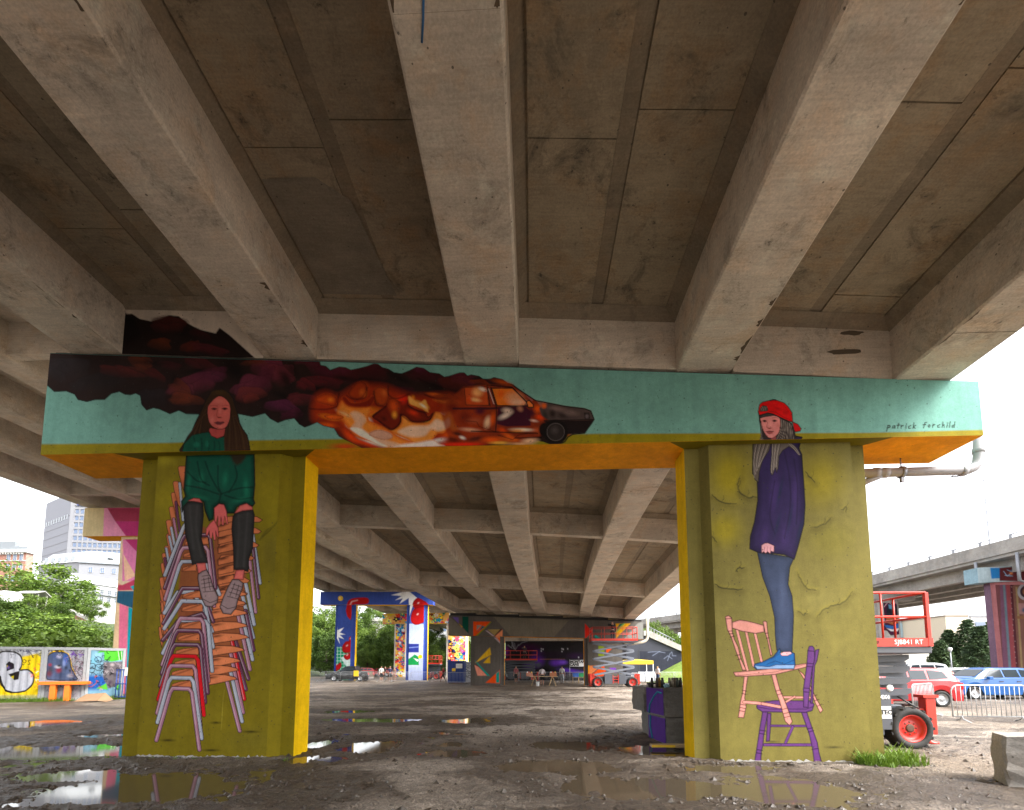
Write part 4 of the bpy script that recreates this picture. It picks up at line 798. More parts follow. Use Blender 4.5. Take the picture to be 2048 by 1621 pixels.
turned(cr_, zE, [(95, 250), (125, 238), (155, 260), (160, 390), (180, 460), (215, 530), (240, 640), (290, 745), (255, 747), (220, 640), (190, 560), (150, 440), (115, 370)], PNK, PNKD, (((100, 270), (155, 265)), ((120, 385), (162, 380)), ((130, 410), (170, 405)), ((140, 440), (180, 430)), ((190, 610), (235, 600)), ((205, 650), (245, 640))))
turned(cr_, zE, [(445, 297), (465, 288), (480, 300), (490, 400), (500, 460), (532, 602), (515, 612), (485, 460), (465, 400)], PNK, PNKD, (((462, 405), (495, 400)), ((475, 450), (503, 445))))
turned(cr_, zE, [(160, 300), (230, 280), (300, 290), (380, 310), (450, 330), (455, 390), (380, 405), (250, 385), (160, 355)], PNK, PNKD)
turned(cr_, zE, [(170, 765), (400, 745), (740, 700), (850, 680), (850, 715), (560, 785), (300, 802), (190, 802)], PNK, PNKD)
cr_.stroke(zE((190, 795), (540, 765), (850, 690)), PNKD, 1.2, .7)
turned(cr_, zE, [(930, 560), (965, 550), (945, 660), (925, 700), (905, 1050), (885, 1050), (905, 700), (920, 660)], PUR, PURD)
turned(cr_, zE, [(860, 560), (872, 525), (900, 520), (920, 540), (925, 640), (900, 740), (880, 900), (862, 1092), (820, 1087), (818, 920), (850, 700)], PUR, PURD, (((858, 565), (922, 570)), ((852, 680), (915, 685)), ((845, 710), (905, 715)), ((825, 910), (880, 915)), ((820, 945), (876, 950))))
P_ = zE((365, 690), (450, 665), (540, 620), (600, 545), (612, 590), (700, 575), (735, 590), (742, 700), (730, 735), (600, 735), (480, 730), (380, 735), (360, 715))
cr_.fill(P_, '#1f5b96', line='#0c1420', lw=1.6); cr_.shade(P_, '#123a66', .5, 5)
cr_.fill(zE((365, 702), (500, 715), (560, 697), (737, 695), (733, 732), (600, 733), (390, 735)), '#7e9cc4', line='#16243a', lw=1.1)
cr_.fill(zE((603, 592), (640, 575), (700, 574), (712, 590), (670, 612), (620, 612)), '#e0a8b0', line='#16243a', lw=1)
for st in (((520, 640), (560, 620)), ((540, 620), (590, 600)), ((560, 600), (600, 580)), ((480, 690), (560, 660), (640, 690), (735, 650))): cr_.stroke(zE(*st), '#0e2a4c', 1.2, .8)
cr_.fill(jk, '#31244f', line=INK, lw=2.2); cr_.shade(jk, '#150e26', .7, 12)
for (x, y, rx, ry, rot) in ((1548, 985, 14, 60, 4), (1590, 990, 10, 60, 0), (1530, 1070, 12, 34, 10), (1570, 1070, 14, 36, 8)): cr_.blob(x, y, rx, ry, '#4a3470', .6, .95, rot)
for (x, y, rx, ry, rot) in ((1560, 985, 5, 46, 12), (1555, 1050, 5, 40, 15), (1580, 1040, 4, 50, 10), (1600, 1060, 5, 40, 15)): cr_.blob(x, y, rx, ry, '#1d2a44', .7, .9, rot)
for st in (((600, 300), (620, 400), (625, 520), (600, 660)), ((560, 420), (540, 560), (560, 640)), ((640, 330), (655, 450), (650, 600))): cr_.stroke(smooth(zR(*st), 5, False), '#171026', 2, .6, 1.5)
cr_.fill(zR((505, 688), (518, 680), (530, 678), (545, 684), (558, 690), (556, 716), (545, 712), (540, 722), (530, 714), (522, 722), (514, 714), (506, 720)), '#dfa2a8', line='#3a1418', lw=1.2)
for x in (518, 530, 543): cr_.stroke(zR((x, 695), (x - 2, 716)), '#7a3c40', 1, .8)
# hair falling over the jacket
cr_.fill(zD((240, 880), (230, 1200), (232, 1380), (270, 1530), (330, 1575), (345, 1400), (400, 1190), (520, 1010), (560, 880)), '#5a5048', line=INK, lw=1.4)
cr_.fill(zD((570, 880), (572, 1100), (545, 1340), (565, 1442), (592, 1440), (625, 1330), (640, 1300), (655, 1400), (685, 1330), (705, 1100), (770, 1000), (880, 930), (1000, 1010), (1090, 1110), (1060, 1040), (960, 900), (900, 870)), '#6a605a', line=INK, lw=1.3)
for k in range(10): cr_.stroke(smooth(zD((300 + 24 * k, 880), (255 + 20 * k, 1150 - 6 * k), (258 + 9 * k, 1490 - 22 * k)), 4, False), ['#a89c92', '#3c3432', '#857a72'][k % 3], 1.1, .85)
for k in range(8): cr_.stroke(smooth(zD((590 + 20 * k, 890), (580 + 15 * k, 1100), (566 + 15 * k, 1400 - 18 * k)), 4, False), ['#b0a49a', '#3c3432', '#8c8078'][k % 3], 1.1, .85)
for k in range(4): cr_.stroke(smooth(zD((880 + 15 * k, 880), (960 + 20 * k, 960), (1060 + 8 * k, 1080)), 4, False), ['#a89c92', '#4c4442'][k % 2], 1.1, .85)
cr_.build('mural', YP, colR, PAINT, 'olive wall painted with a girl in a red cap standing on two chairs')

# ---------------------------------------------------------------- smoke carried up onto the cross beams above the cap
sx0, sx1 = GX[0] + GW / 2 + .01, GX[1] - GW / 2 - .01
sm_ = wall_canvas(sx0, sx1, lambda x: capz_top(x) + .06, lambda x: interp(x, GX, GZ) + DEPTH - .2, 8.488, .6, 1.9)
sm_.c[:] = (.72, .61, .50)
up = zz(3.938, 180, 610, (20, 420), (40, 60), (120, 35), (250, 30), (290, 75), (330, 70), (390, 110), (480, 130), (560, 110), (620, 82), (700, 90), (760, 140), (860, 195), (990, 225), (1020, 180), (1100, 240), (1300, 420))
sm_.fill(up, '#1a110f', soft=.9)
billows(sm_, [(240, 660, 40, 40, 0, '#0f0b0a', .9), (340, 650, 36, 20, 10, '#3a1614', .9), (320, 690, 26, 14, 10, '#4a2010', .8), (380, 695, 22, 12, 0, '#4a1a12', .8), (420, 700, 40, 12, 14, '#42161a', .8), (360, 668, 30, 8, 10, BK, .8), (400, 670, 26, 10, 20, '#2a0f0f', .8)])
sm_.build('smoke_painting', 8.488, bent, PAINT, 'dark smoke painted on the bare concrete above the cap beam')
# ================================================================== ground with puddles
GNDM = NT('wet_dirt_gravel'); t = GNDM; v = t.geo()
big = t.noise(v, .16, 6, .65, .5); mid = t.noise(t.scale(v, (.6, 1.1, 1)), .42, 9, .68, 1.1); fine = t.noise(v, 17, 8, .78); grit = t.noise(v, 85, 3, .65)
at = t.n('ShaderNodeAttribute'); at.attribute_name = 'wet'; wet_a = at.outputs['Fac']
wet = t.math('ADD', t.math('MULTIPLY', t.ramp(mid, [(.46, 0.0), (.56, 1.0)]), .85), wet_a); wet = t.math('MINIMUM', wet, 1.0)
dry = t.mix(t.ramp(big, [(.38, 0.0), (.62, 1.0)]), (.35, .28, .215), (.57, .49, .415))
wetc = t.mix(t.ramp(fine, [(.3, 0.0), (.7, 1.0)]), (.05, .034, .021), (.155, .108, .07))
c = t.mix(wet, dry, wetc)
vo = t.n('ShaderNodeTexVoronoi'); vo.inputs['Scale'].default_value = 34; t.l(v, vo.inputs['Vector'])
stone = t.mix(.5, t.ramp(vo.outputs['Distance'], [(.1, 1.15), (.55, .6)]), vo.outputs['Color'])
c = t.mix(.55, c, t.mix(1.0, c, t.ramp(vo.outputs['Distance'], [(.08, 1.35), (.6, .55)]), 'MULTIPLY'))
c = t.mix(1.0, c, t.ramp(fine, [(.28, .5), (.72, 1.3)]), 'MULTIPLY'); c = t.mix(1.0, c, t.ramp(grit, [(.3, .7), (.75, 1.35)]), 'MULTIPLY')
t.base(c); t.set(Roughness=t.mix(wet, (.92, .92, .92), (.46, .46, .46)))
t.bump(t.math('ADD', t.math('SUBTRACT', t.math('MULTIPLY', fine, 1.5), t.math('MULTIPLY', vo.outputs['Distance'], .5)), t.math('MULTIPLY', grit, .5)), 1.0, .05)
GNDM = GNDM.m
def ax(segs):
    out = []
    for a, b, n in segs: out += list(np.linspace(a, b, n, endpoint=False))
    return np.array(out + [segs[-1][1]])
gx = ax([(-900, -120, 8), (-120, -40, 20), (-40, -14, 52), (-14, 14, 620), (14, 40, 60), (40, 120, 20), (120, 900, 8)])
gy = ax([(-80, 0, 10), (0, 3.5, 30), (3.5, 14, 360), (14, 30, 160), (30, 70, 80), (70, 200, 20), (200, 2500, 12)])
GXX, GYY = np.meshgrid(gx, gy)
def fbm(x, y, seed, octs):
    """value noise on a random lattice"""
    r = np.random.default_rng(seed); out = np.zeros_like(x)
    for (fr, am) in octs:
        L = r.random((256, 256)); u = x * fr + 57.3; q = y * fr + 91.7; i = np.floor(u).astype(int); j = np.floor(q).astype(int); fu = u - i; fv = q - j
        fu = fu * fu * (3 - 2 * fu); fv = fv * fv * (3 - 2 * fv); a = L[i % 256, j % 256]; b = L[(i + 1) % 256, j % 256]; c_ = L[i % 256, (j + 1) % 256]; d = L[(i + 1) % 256, (j + 1) % 256]
        out += am * ((a * (1 - fu) + b * fu) * (1 - fv) + (c_ * (1 - fu) + d * fu) * fv - .5)
    return out
# puddles as read off the photograph: centre, half width, half height in pixels
PUD = [(95, 1504, 200, 18), (290, 1572, 215, 40), (120, 1552, 90, 14), (60, 1447, 100, 9), (200, 1470, 60, 5), (645, 1487, 32, 12), (745, 1491, 62, 12), (745, 1440, 100, 5), (930, 1442, 60, 5), (905, 1488, 22, 5), (920, 1507, 60, 9), (670, 1517, 34, 5), (605, 1518, 26, 8),
       (1115, 1491, 90, 10), (1130, 1532, 115, 14), (1300, 1502, 70, 10), (1440, 1535, 100, 10), (1290, 1575, 190, 24), (1560, 1582, 170, 26), (880, 1466, 20, 3), (1010, 1535, 26, 4), (700, 1423, 60, 3)]
def pudmask(X, Y):
    m = np.full(X.shape, -9.0); nz = fbm(X, Y, 5, [(1.1, .55), (2.6, .5), (6, .32), (14, .2)])
    for (px, py, hw, hh) in PUD:
        c0 = G(px, py); rx = abs(G(px + hw, py).x - c0.x); ry = abs(G(px, py - hh).y - G(px, py + hh).y) / 2
        q = np.sqrt(((X - c0.x) / rx) ** 2 + ((Y - c0.y) / ry) ** 2)
        m = np.maximum(m, (1 - q))
    return m + nz * .75
near = (np.abs(GXX) < 16) & (GYY > 0) & (GYY < 34)
hgt = np.where(GYY < 75, fbm(GXX, GYY, 2, [(.18, .05), (.7, .03)]), 0)
rough = fbm(GXX, GYY, 3, [(1.3, .03), (3.4, .036), (7.5, .034), (15, .026)]) * np.where(near, 1, .3)
pm = np.where(near, pudmask(GXX, GYY), -1)
WATER = -.012
z = .018 + .35 * hgt + rough
k = np.clip((pm + .25) / .5, 0, 1); z = z * (1 - k) + k * (WATER - .02 + rough * .55)
z = np.maximum(z, WATER - .045)
# tyre ruts in the foreground
z = np.where(near, z - .012 * np.clip(np.sin(GXX * 1.2 + GYY * 2.6) - .6, 0, 1), z)
H_, W_ = GXX.shape
me = bpy.data.meshes.new('ground'); me.vertices.add(H_ * W_); me.vertices.foreach_set('co', np.stack([GXX, GYY, z], -1).astype(np.float32).ravel())
i = (np.arange(H_ - 1)[:, None] * W_ + np.arange(W_ - 1)[None]).ravel(); q4 = np.stack([i, i + 1, i + W_ + 1, i + W_], 1).astype(np.int32)
me.loops.add(len(q4) * 4); me.loops.foreach_set('vertex_index', q4.ravel()); me.polygons.add(len(q4)); me.polygons.foreach_set('loop_start', (np.arange(len(q4)) * 4).astype(np.int32))
me.polygons.foreach_set('use_smooth', np.ones(len(q4), bool))
wv = np.clip(np.clip((pm + 1.5) / 1.2, 0, 1) * .85, 0, 1)
a_ = me.attributes.new('wet', 'FLOAT', 'POINT'); a_.data.foreach_set('value', wv.astype(np.float32).ravel())
me.materials.append(GNDM); me.update(calc_edges=True)
ground = bpy.data.objects.new('ground', me); COL.objects.link(ground); tag(ground, kind='structure')
def ground_z(x, y):
    j = int(np.clip(np.searchsorted(gy, y), 1, len(gy) - 1)); i_ = int(np.clip(np.searchsorted(gx, x), 1, len(gx) - 1))
    return float(max(z[j, i_], z[j - 1, i_ - 1]))
# water: one level sheet, showing only where the ground dips below it
WM = NT('puddle_water'); WM.base((.085, .066, .045)); WM.set(Roughness=.05, IOR=1.33); WM.b.inputs['Specular IOR Level'].default_value = .9
WM.bump(WM.noise(WM.geo(), 3.0, 2, .5), .015, .01)
gz_ = MB(); gz_.add([(-15.8, 3.3, WATER), (15.8, 3.3, WATER), (15.8, 33.5, WATER), (-15.8, 33.5, WATER)], [(0, 1, 2, 3)]); tag(gz_.build('puddle_water', WM.m), kind='structure')
# pebbles: thousands of little stones lying on the mud
PEB = plain('pebble_stone', (.15, .13, .11), .45, var=.6, sc=40)
CLOD = plain('wet_mud', (.07, .052, .037), .35, var=.5, sc=20, bump=.6)
oct_ = np.array([(1, 0, 0), (0, 1, 0), (-1, 0, 0), (0, -1, 0), (0, 0, 1), (.7, .7, .5)]); 
def pebbles(n, xr, yr, s0, s1, seed):
    r = np.random.default_rng(seed); V = []; Fc = []; made = 0
    X = r.uniform(*xr, n); Y = yr[0] + (yr[1] - yr[0]) * r.random(n) ** 1.4; Sz = s0 * (s1 / s0) ** (r.random(n) ** 2.2)
    pmv = pudmask(X, Y); keep = (pmv < .18) & (r.random(n) < np.clip(.25 + (pmv + .5), .2, 1))
    for x, y, s_ in zip(X[keep], Y[keep], Sz[keep]):
        zz_ = ground_z(x, y); a = r.uniform(0, 6.28); ca, sa = math.cos(a), math.sin(a); h = s_ * r.uniform(.4, .8); w2 = s_ * r.uniform(.6, 1)
        o = len(V); V += [(x + ca * s_, y + sa * s_, zz_), (x - sa * w2, y + ca * w2, zz_), (x - ca * s_ * .9, y - sa * s_ * .9, zz_), (x + sa * w2, y - ca * w2, zz_), (x + ca * s_ * .2, y + sa * s_ * .2, zz_ + h)]
        Fc += [(o, o + 1, o + 4), (o + 1, o + 2, o + 4), (o + 2, o + 3, o + 4), (o + 3, o, o + 4)]
    return V, Fc
V1, F1 = pebbles(14000, (-10, 10), (3.5, 13), .006, .042, 11)
me = bpy.data.meshes.new('gravel'); me.from_pydata(V1, [], F1); me.materials.append(PEB); gr = bpy.data.objects.new('gravel', me); COL.objects.link(gr); tag(gr, kind='stuff')

V2_, F2_ = pebbles(9000, (-10, 10), (3.5, 12.5), .02, .075, 17)
me = bpy.data.meshes.new('mud_clods'); me.from_pydata(V2_, [], F2_); me.materials.append(CLOD); gr = bpy.data.objects.new('mud_clods', me); COL.objects.link(gr); tag(gr, kind='stuff')
# ================================================================== far bents of the main viaduct
GREYB = painted('charcoal_brown_paint', (.125, .11, .095), pit=.2)
FORG = painted('far_orange_paint', ORANGE_RGB, pit=.05)
def front_canvas(x0, x1, z0, z1, Y, res, k, base, parent, paint, label, name='mural'):
    c = wall_canvas(x0, x1, z0, z1, Y, res, k); c.c[:] = base; paint(c); return c.build(name, Y - .006, parent, PAINT_FAR, label)
p2, cb2, cs2 = simple_bent('painted_pier', 'charcoal pier with orange, teal and yellow angular shapes, farther down the viaduct', 42.0,
    (897, 1287, 1231, 1244, 1271, 1279), [((941, 949, 1000, 1008.5), .02, .14), ((1169, 1176, 1238, 1246), .14, .02)], [GREYB, FORG], [GREYB, FORG])
OR_, TE_, YL_, PE_ = '#f0500e', '#109488', '#e0b020', '#f09060'
zK = lambda *p: zz(6.4, 880, 1160, *p); zL = lambda *p: zz(6.756, 1130, 1160, *p)
def cap_art(c):
    c.fill(zK((105, 455), (420, 740), (100, 760)), (.19, .165, .13)); c.fill(zK((680, 470), (1650, 520), (1460, 730), (910, 730)), (.19, .165, .125))
    c.fill(zK((160, 480), (235, 480), (240, 560)), '#7058a8'); c.fill(zK((285, 470), (365, 470), (365, 690), (285, 600)), '#0a5040'); c.fill(zK((240, 560), (290, 600), (280, 615)), '#c09030')
    c.fill(zK((425, 535), (645, 535), (425, 760)), OR_).fill(zK((470, 580), (535, 580), (470, 650)), (.3, .29, .24)).fill(zK((540, 590), (580, 600), (480, 670)), '#0a6a78').fill(zK((425, 745), (650, 535), (660, 545), (440, 760)), '#8a8a20')
    c.fill(zK((605, 635), (780, 635), (700, 715)), '#a08850').fill(zK((800, 640), (800, 760), (700, 725)), PE_).fill(zK((580, 650), (605, 650), (760, 770), (745, 775)), '#b8a0a8').fill(zK((780, 625), (795, 630), (710, 720), (695, 715)), '#501818')
    c.fill(zL((270, 590), (370, 700), (270, 800)), '#e02818').fill(zL((405, 740), (490, 800), (405, 800)), TE_).fill(zL((685, 590), (885, 590), (690, 790)), '#f0b010').fill(zL((740, 595), (790, 590), (690, 690), (690, 660)), '#0a6a58').fill(zL((790, 590), (810, 590), (690, 720), (690, 695)), '#70c060').fill(zL((985, 585), (1065, 565), (1060, 800), (790, 810)), (.24, .24, .22))
def capfront(p, cb, px6, Y, base, art, label, k=1.3, res=.9):
    xl, xr, a, b, c_, d = px6; A, B = W(xl, c_, Y), W(xr, d, Y); T1, T2 = WZ(xl, a, Y), WZ(xr, b, Y)
    f = lambda z0, z1: (lambda x: lerp(z0, z1, (x - A.x) / (B.x - A.x)))
    return front_canvas(A.x, B.x, f(A.z, B.z), f(T1, T2), Y, res, k, base, cb, art, label)
capfront(p2, cb2, (897, 1287, 1231, 1244, 1271, 1279), 42.0, (.125, .11, .095), cap_art, 'charcoal cap with orange, teal and yellow triangles')
def col_art(c):
    c.fill(zK((700, 715), (810, 640), (810, 840), (770, 810)), PE_).fill(zK((735, 745), (810, 730), (810, 840)), '#f06020').fill(zK((690, 740), (720, 740), (815, 850), (770, 820)), '#b8a0a8')
    c.fill(zK((640, 865), (655, 960), (450, 1065)), YL_).fill(zK((640, 975), (645, 1068), (550, 1066)), '#d8a818').fill(zK((440, 1030), (480, 1060), (640, 1230), (600, 1230)), TE_).fill(zK((440, 1090), (500, 1120), (600, 1228), (480, 1228)), '#e89078').fill(zK((585, 1318), (715, 1200), (770, 1150), (815, 1125), (815, 1330)), OR_).fill(zK((718, 1200), (760, 1165), (762, 1318), (718, 1318)), TE_)
c2 = wall_canvas(WX(949, 42.15), WX(1000, 42.15), -.05, 4.35, 42.14, .9, 1.3); c2.c[:] = (.125, .11, .095); col_art(c2); c2.build('mural', 42.14, cs2[0], PAINT_FAR, 'charcoal column with yellow, teal, peach and orange shards')
def col_art2(c):
    c.fill(zL((275, 1155), (330, 1155), (330, 1330), (275, 1400)), '#f0a010').fill(zL((330, 1160), (480, 1160), (330, 1300)), '#f08850').fill(zL((450, 890), (530, 890), (530, 1030), (450, 1030)), '#8a9a20').fill(zL((555, 930), (635, 930), (560, 1000)), OR_).fill(zL((590, 1190), (690, 1190), (690, 1260)), '#7040a0').fill(zL((330, 1300), (520, 1160), (560, 1250), (420, 1400)), OR_)
c3 = wall_canvas(WX(1176, 42.15), WX(1238, 42.15), -.05, 4.2, 42.14, .9, 1.3); c3.c[:] = (.125, .11, .095); col_art2(c3); c3.build('mural', 42.14, cs2[1], PAINT_FAR, 'charcoal column with yellow and orange blocks')
# pedestals: stepped strips under the girders
mb = MB()
for k in range(5):
    dx, dz = spine(42); xa = GX[k] + dx - 2.0; xb = GX[k] + dx + 2.0; zc = WZ(1092, 1236, 42) - .0
    zt = GZ[k] + dz - .01; zb = lerp(WZ(897, 1231, 42), WZ(1287, 1244, 42), np.clip((GX[k] + dx + 7.5) / 17.2, 0, 1)) - .02
    if zt > zb + .02:
        b = MB(); b.box(max(xa, -7.4), min(xb, 9.6), 42.16, 43.1, zb, min(zt, zb + .25)); b.build('pedestal', DARKGAP, p2)
# abutment wall at the end of the span, purple and black
XA, XB_ = WX(1011, 57.5), WX(1252, 57.5)
ab = thing('abutment_wall', 'dark purple painted abutment wall closing the space under the viaduct', 'wall', ((XA + XB_) / 2, 58, 0))
b = MB(); b.box(XA, XB_, 57.5, 58.4, -.1, 4.75); b.build('wall', plain('black_wall_paint', (.03, .027, .028), .8, bump=.2), ab)
b = MB(); b.box(XA - 1, XB_ + .3, 57.7, 62, 4.755, 7.0); b.build('bridge_seat', CONC, ab)
zM = lambda *p: zz(11.378, 1000, 1270, *p)
ac = wall_canvas(XA, XB_, -.05, 4.75, 57.49, .9, 1.6); ac.c[:] = (.022, .019, .022)
lumps(ac, [(1012, 1303, 10, 16, 0, '#701a74', .9), (1055, 1296, 40, 12, 0, '#3c1238', .9), (1075, 1318, 20, 22, 0, '#5a2090', .9), (1100, 1310, 60, 12, 0, '#241626', .8), (1112, 1326, 18, 10, 0, '#5c2c9c', .95), (1125, 1325, 14, 7, 0, '#6a40b8', .9), (1060, 1332, 20, 10, 0, '#4a1c78', .8), (1140, 1342, 34, 7, 8, '#4c2a94', .9), (1135, 1348, 40, 4, 4, '#241030', .9), (1076, 1330, 10, 8, 0, '#4a4e52', .9), (1090, 1342, 14, 12, 0, '#080606', .9), (1150, 1312, 24, 10, 0, '#30183c', .8), (1030, 1345, 22, 12, 0, '#0e0a0c', .8), (1210, 1320, 60, 20, 0, '#1c1626', .7), (1190, 1345, 40, 8, 0, '#462080', .7)])
for st in (((190, 230), (260, 300), (290, 160), (320, 330)), ((330, 190), (350, 340), (420, 220)), ((170, 240), (280, 310)), ((420, 250), (500, 180), (620, 150)), ((260, 140), (290, 260), (380, 380))): ac.stroke(zM(*st), '#8a8a90', 1.3, .7)
for (x, y) in ((940, 320), (980, 330), (940, 370), (1410, 320), (1440, 330), (1410, 380), (1540, 320), (1790, 515)): ac.blob(*zM((x, y))[0], 1.6, 2.4, '#c8c8d0', .9, .7)
ac.stroke(zM((910, 555), (1470, 555)), '#9a6040', 1.0, .8)
ac.build('mural', 57.49, ab, PAINT_FAR, 'purple and black spray painting')

# ================================================================== viaduct on the left
V2Z = 12.03
def sp2(Y): return (.075 * (Y - 20), -.024 * (Y - 20))
v2 = thing('viaduct', 'second concrete viaduct on the left, running to the blue pier', 'bridge', (-21, 40, V2Z))
Y2 = list(np.linspace(-12, 112, 32))
C2 = [-14.35, -17.98, -21.6, -25.2, -28.7]
FAIR = concrete('fair_concrete', (.60, .53, .44), stain=.35, warm=.3)
for x in C2:
    mb = MB(); sweep(mb, lambda Y, x=x: (lambda d: [(x + d[0] - .5, V2Z + d[1]), (x + d[0] + .5, V2Z + d[1]), (x + d[0] + .5, V2Z + d[1] + 1.25), (x + d[0] - .5, V2Z + d[1] + 1.25)])(sp2(Y)), Y2); mb.build('girder', FAIR, v2)
mb = MB(); sweep(mb, lambda Y: (lambda d: [(-30.3 + d[0], V2Z + d[1] + 1.252), (-12.8 + d[0], V2Z + d[1] + 1.252), (-12.8 + d[0], V2Z + d[1] + 1.55), (-30.3 + d[0], V2Z + d[1] + 1.55)])(sp2(Y)), Y2); mb.build('deck_slab', FAIR, v2)
for sx in (-30.3, -13.0):
    mb = MB(); sweep(mb, lambda Y: (lambda d: [(sx + d[0], V2Z + d[1] + 1.552), (sx + .2 + d[0], V2Z + d[1] + 1.552), (sx + .2 + d[0], V2Z + d[1] + 2.5), (sx + d[0], V2Z + d[1] + 2.5)])(sp2(Y)), Y2); mb.build('parapet', FAIR, v2)
for Yd in (-6, 4, 14.5, 26.5, 36, 46.5, 57.8, 66, 75.5, 86):
    d = sp2(Yd)
    for k in range(4):
        b = MB(); b.box(C2[k + 1] + d[0] + .503, C2[k] + d[0] - .503, Yd, Yd + .35, V2Z + d[1] + .08, V2Z + d[1] + 1.24); b.build('cross_beam', FAIR, v2)
# pink and cream pier
CREAM = painted('cream_paint', (.74, .58, .30), pit=.15)
z4 = lambda *p: zz(3.684, 0, 1000, *p)
PX6 = (165, 560, 1016.5, 1014, 1073, 1070)
pk, pkc, pks = simple_bent('painted_pier', 'pier in cream, pink and teal stripes behind the graffiti containers', 28.0, PX6, [((219, 224, 292, 300), .02, .14), ((450, 458, 520, 530), .14, .02)], [CREAM, CREAM], [CREAM, FORG], step=.12)
def pk_art(c):
    c.fill(z4((768, 40), (1400, 40), (1400, 300), (760, 300)), '#d878a0').fill(z4((768, 60), (830, 60), (1060, 330), (1060, 400), (830, 300), (760, 270)), '#e898b8').fill(z4((790, 60), (1100, 60), (1100, 160), (850, 160)), '#a83c58').fill(z4((850, 160), (1100, 160), (1100, 270), (930, 270)), '#c03878')
capfront(pk, pkc, PX6, 28.0, (.74, .60, .32), pk_art, 'cream end and pink diagonal bands', 1.3, .8)
x0c, x1c = WX(224, 28.15), WX(292, 28.15)
pc = wall_canvas(x0c, x1c, -.05, 9.62, 28.14, .8, 1.3); pc.c[:] = (.80, .62, .42)
pc.fill(z4((905, 260), (1100, 260), (1100, 600), (900, 600)), '#e080b0').fill(z4((820, 270), (840, 280), (1000, 560), (920, 600), (905, 350)), '#f0c0a0').fill(z4((890, 260), (1100, 260), (1100, 480)), '#c03878').fill(z4((800, 590), (830, 590), (960, 660), (800, 670)), '#e8a090').fill(z4((800, 628), (900, 628), (1100, 540), (1100, 660), (800, 672)), '#c04060').fill(z4((960, 640), (1100, 590), (1100, 760), (1010, 700)), '#18a8b8').fill(z4((800, 672), (1000, 672), (1100, 700), (1100, 850), (1010, 812), (800, 735)), '#285c78').fill(z4((800, 735), (880, 765), (870, 1500), (740, 1500)), '#f0cca0').fill(z4((880, 765), (946, 790), (925, 1500), (865, 1500)), '#f07898').fill(z4((946, 790), (1100, 850), (1100, 1500), (925, 1500)), '#08a0b0')
pc.build('mural', 28.14, pks[0], PAINT_FAR, 'column with cream, pink and teal vertical stripes under folded shapes')
# blue pier
BLU = painted('royal_blue_paint', (.04, .075, .32), pit=.1)
FYEL = painted('far_yellow_paint', (.92, .56, .01), pit=.05)
BP6 = (640, 866, 1184, 1184, 1210, 1210)
bp, bpc, bps = simple_bent('painted_pier', 'blue pier with red peppers and white bursts, beyond the left column', 57.0, BP6, [((667, 672, 700, 708), .02, .14), ((811, 817, 846, 853.5), .02, .14)], [BLU, FYEL], [BLU, FYEL], step=.15, recess=.12)
zN = lambda *p: zz(5.403, 600, 1100, *p)
def pep(c, P_, s=3):
    c.fill(zN(*P_), '#b01014', sm=3, soft=.6); x = sum(p[0] for p in P_) / len(P_); y = sum(p[1] for p in P_) / len(P_)
    c.shade(zN(*P_), '#5a0608', .6, 3, 3); c.blob(*zN((x - 12, y - 18))[0], 4, 2.2, '#f0c8c0', .9, .9, -40)
def blue_art(c):
    c.blob(*zN((438, 525))[0], 5.6, 5.6, '#f0c040', 1, .15).blob(*zN((430, 518))[0], 2.5, 2.5, '#f8f0c0', .9, .9)
    c.fill(zN((505, 600), (530, 545), (600, 520), (730, 520), (735, 580), (640, 590), (570, 600), (560, 720), (545, 760), (510, 720), (495, 660)), '#b81418', sm=3).stroke(zN((540, 600), (560, 560), (620, 545)), '#f0d0d0', 2, .7, 1)
    c.fill(zN((985, 490), (1110, 455), (1180, 450), (1265, 520), (1220, 600), (1180, 720), (1175, 520), (1075, 585), (1110, 525), (1030, 545), (1100, 500)), '#f0f0f4')
    pep(c, [(1225, 560), (1280, 520), (1390, 590), (1370, 640), (1260, 640), (1220, 610)])
def bcol1(c):
    c.fill(zN((340, 1050), (600, 1050), (600, 1420), (340, 1420)), '#0c8c60')
    for k in range(8): c.stroke(zN((340, 1060 + 35 * k), (600, 1060 + 35 * k)), '#d8f0e8', .8, .8); c.stroke(zN((370 + 35 * k, 1050), (370 + 35 * k, 1420)), '#d8f0e8', .8, .8)
    c.fill(zN((505, 600), (560, 590), (560, 720), (545, 760), (510, 720), (495, 660)), '#b81418').fill(zN((395, 790), (405, 870), (475, 840), (430, 895), (490, 915), (430, 920), (475, 965), (415, 945), (430, 1015), (395, 950), (380, 1030), (360, 920), (350, 860), (385, 880)), '#f4f4f8')
    c.fill(zN((440, 1170), (600, 1090), (600, 1260), (500, 1260)), '#e8f0f0', a=.7); pep(c, [(530, 950), (580, 930), (600, 1010), (540, 1010)]); pep(c, [(455, 1050), (500, 990), (570, 1000), (585, 1060), (540, 1110), (470, 1110)]); pep(c, [(475, 1140), (560, 1110), (570, 1150), (520, 1190), (485, 1180)]); pep(c, [(355, 1230), (400, 1240), (440, 1215), (445, 1270), (400, 1310), (355, 1300)])
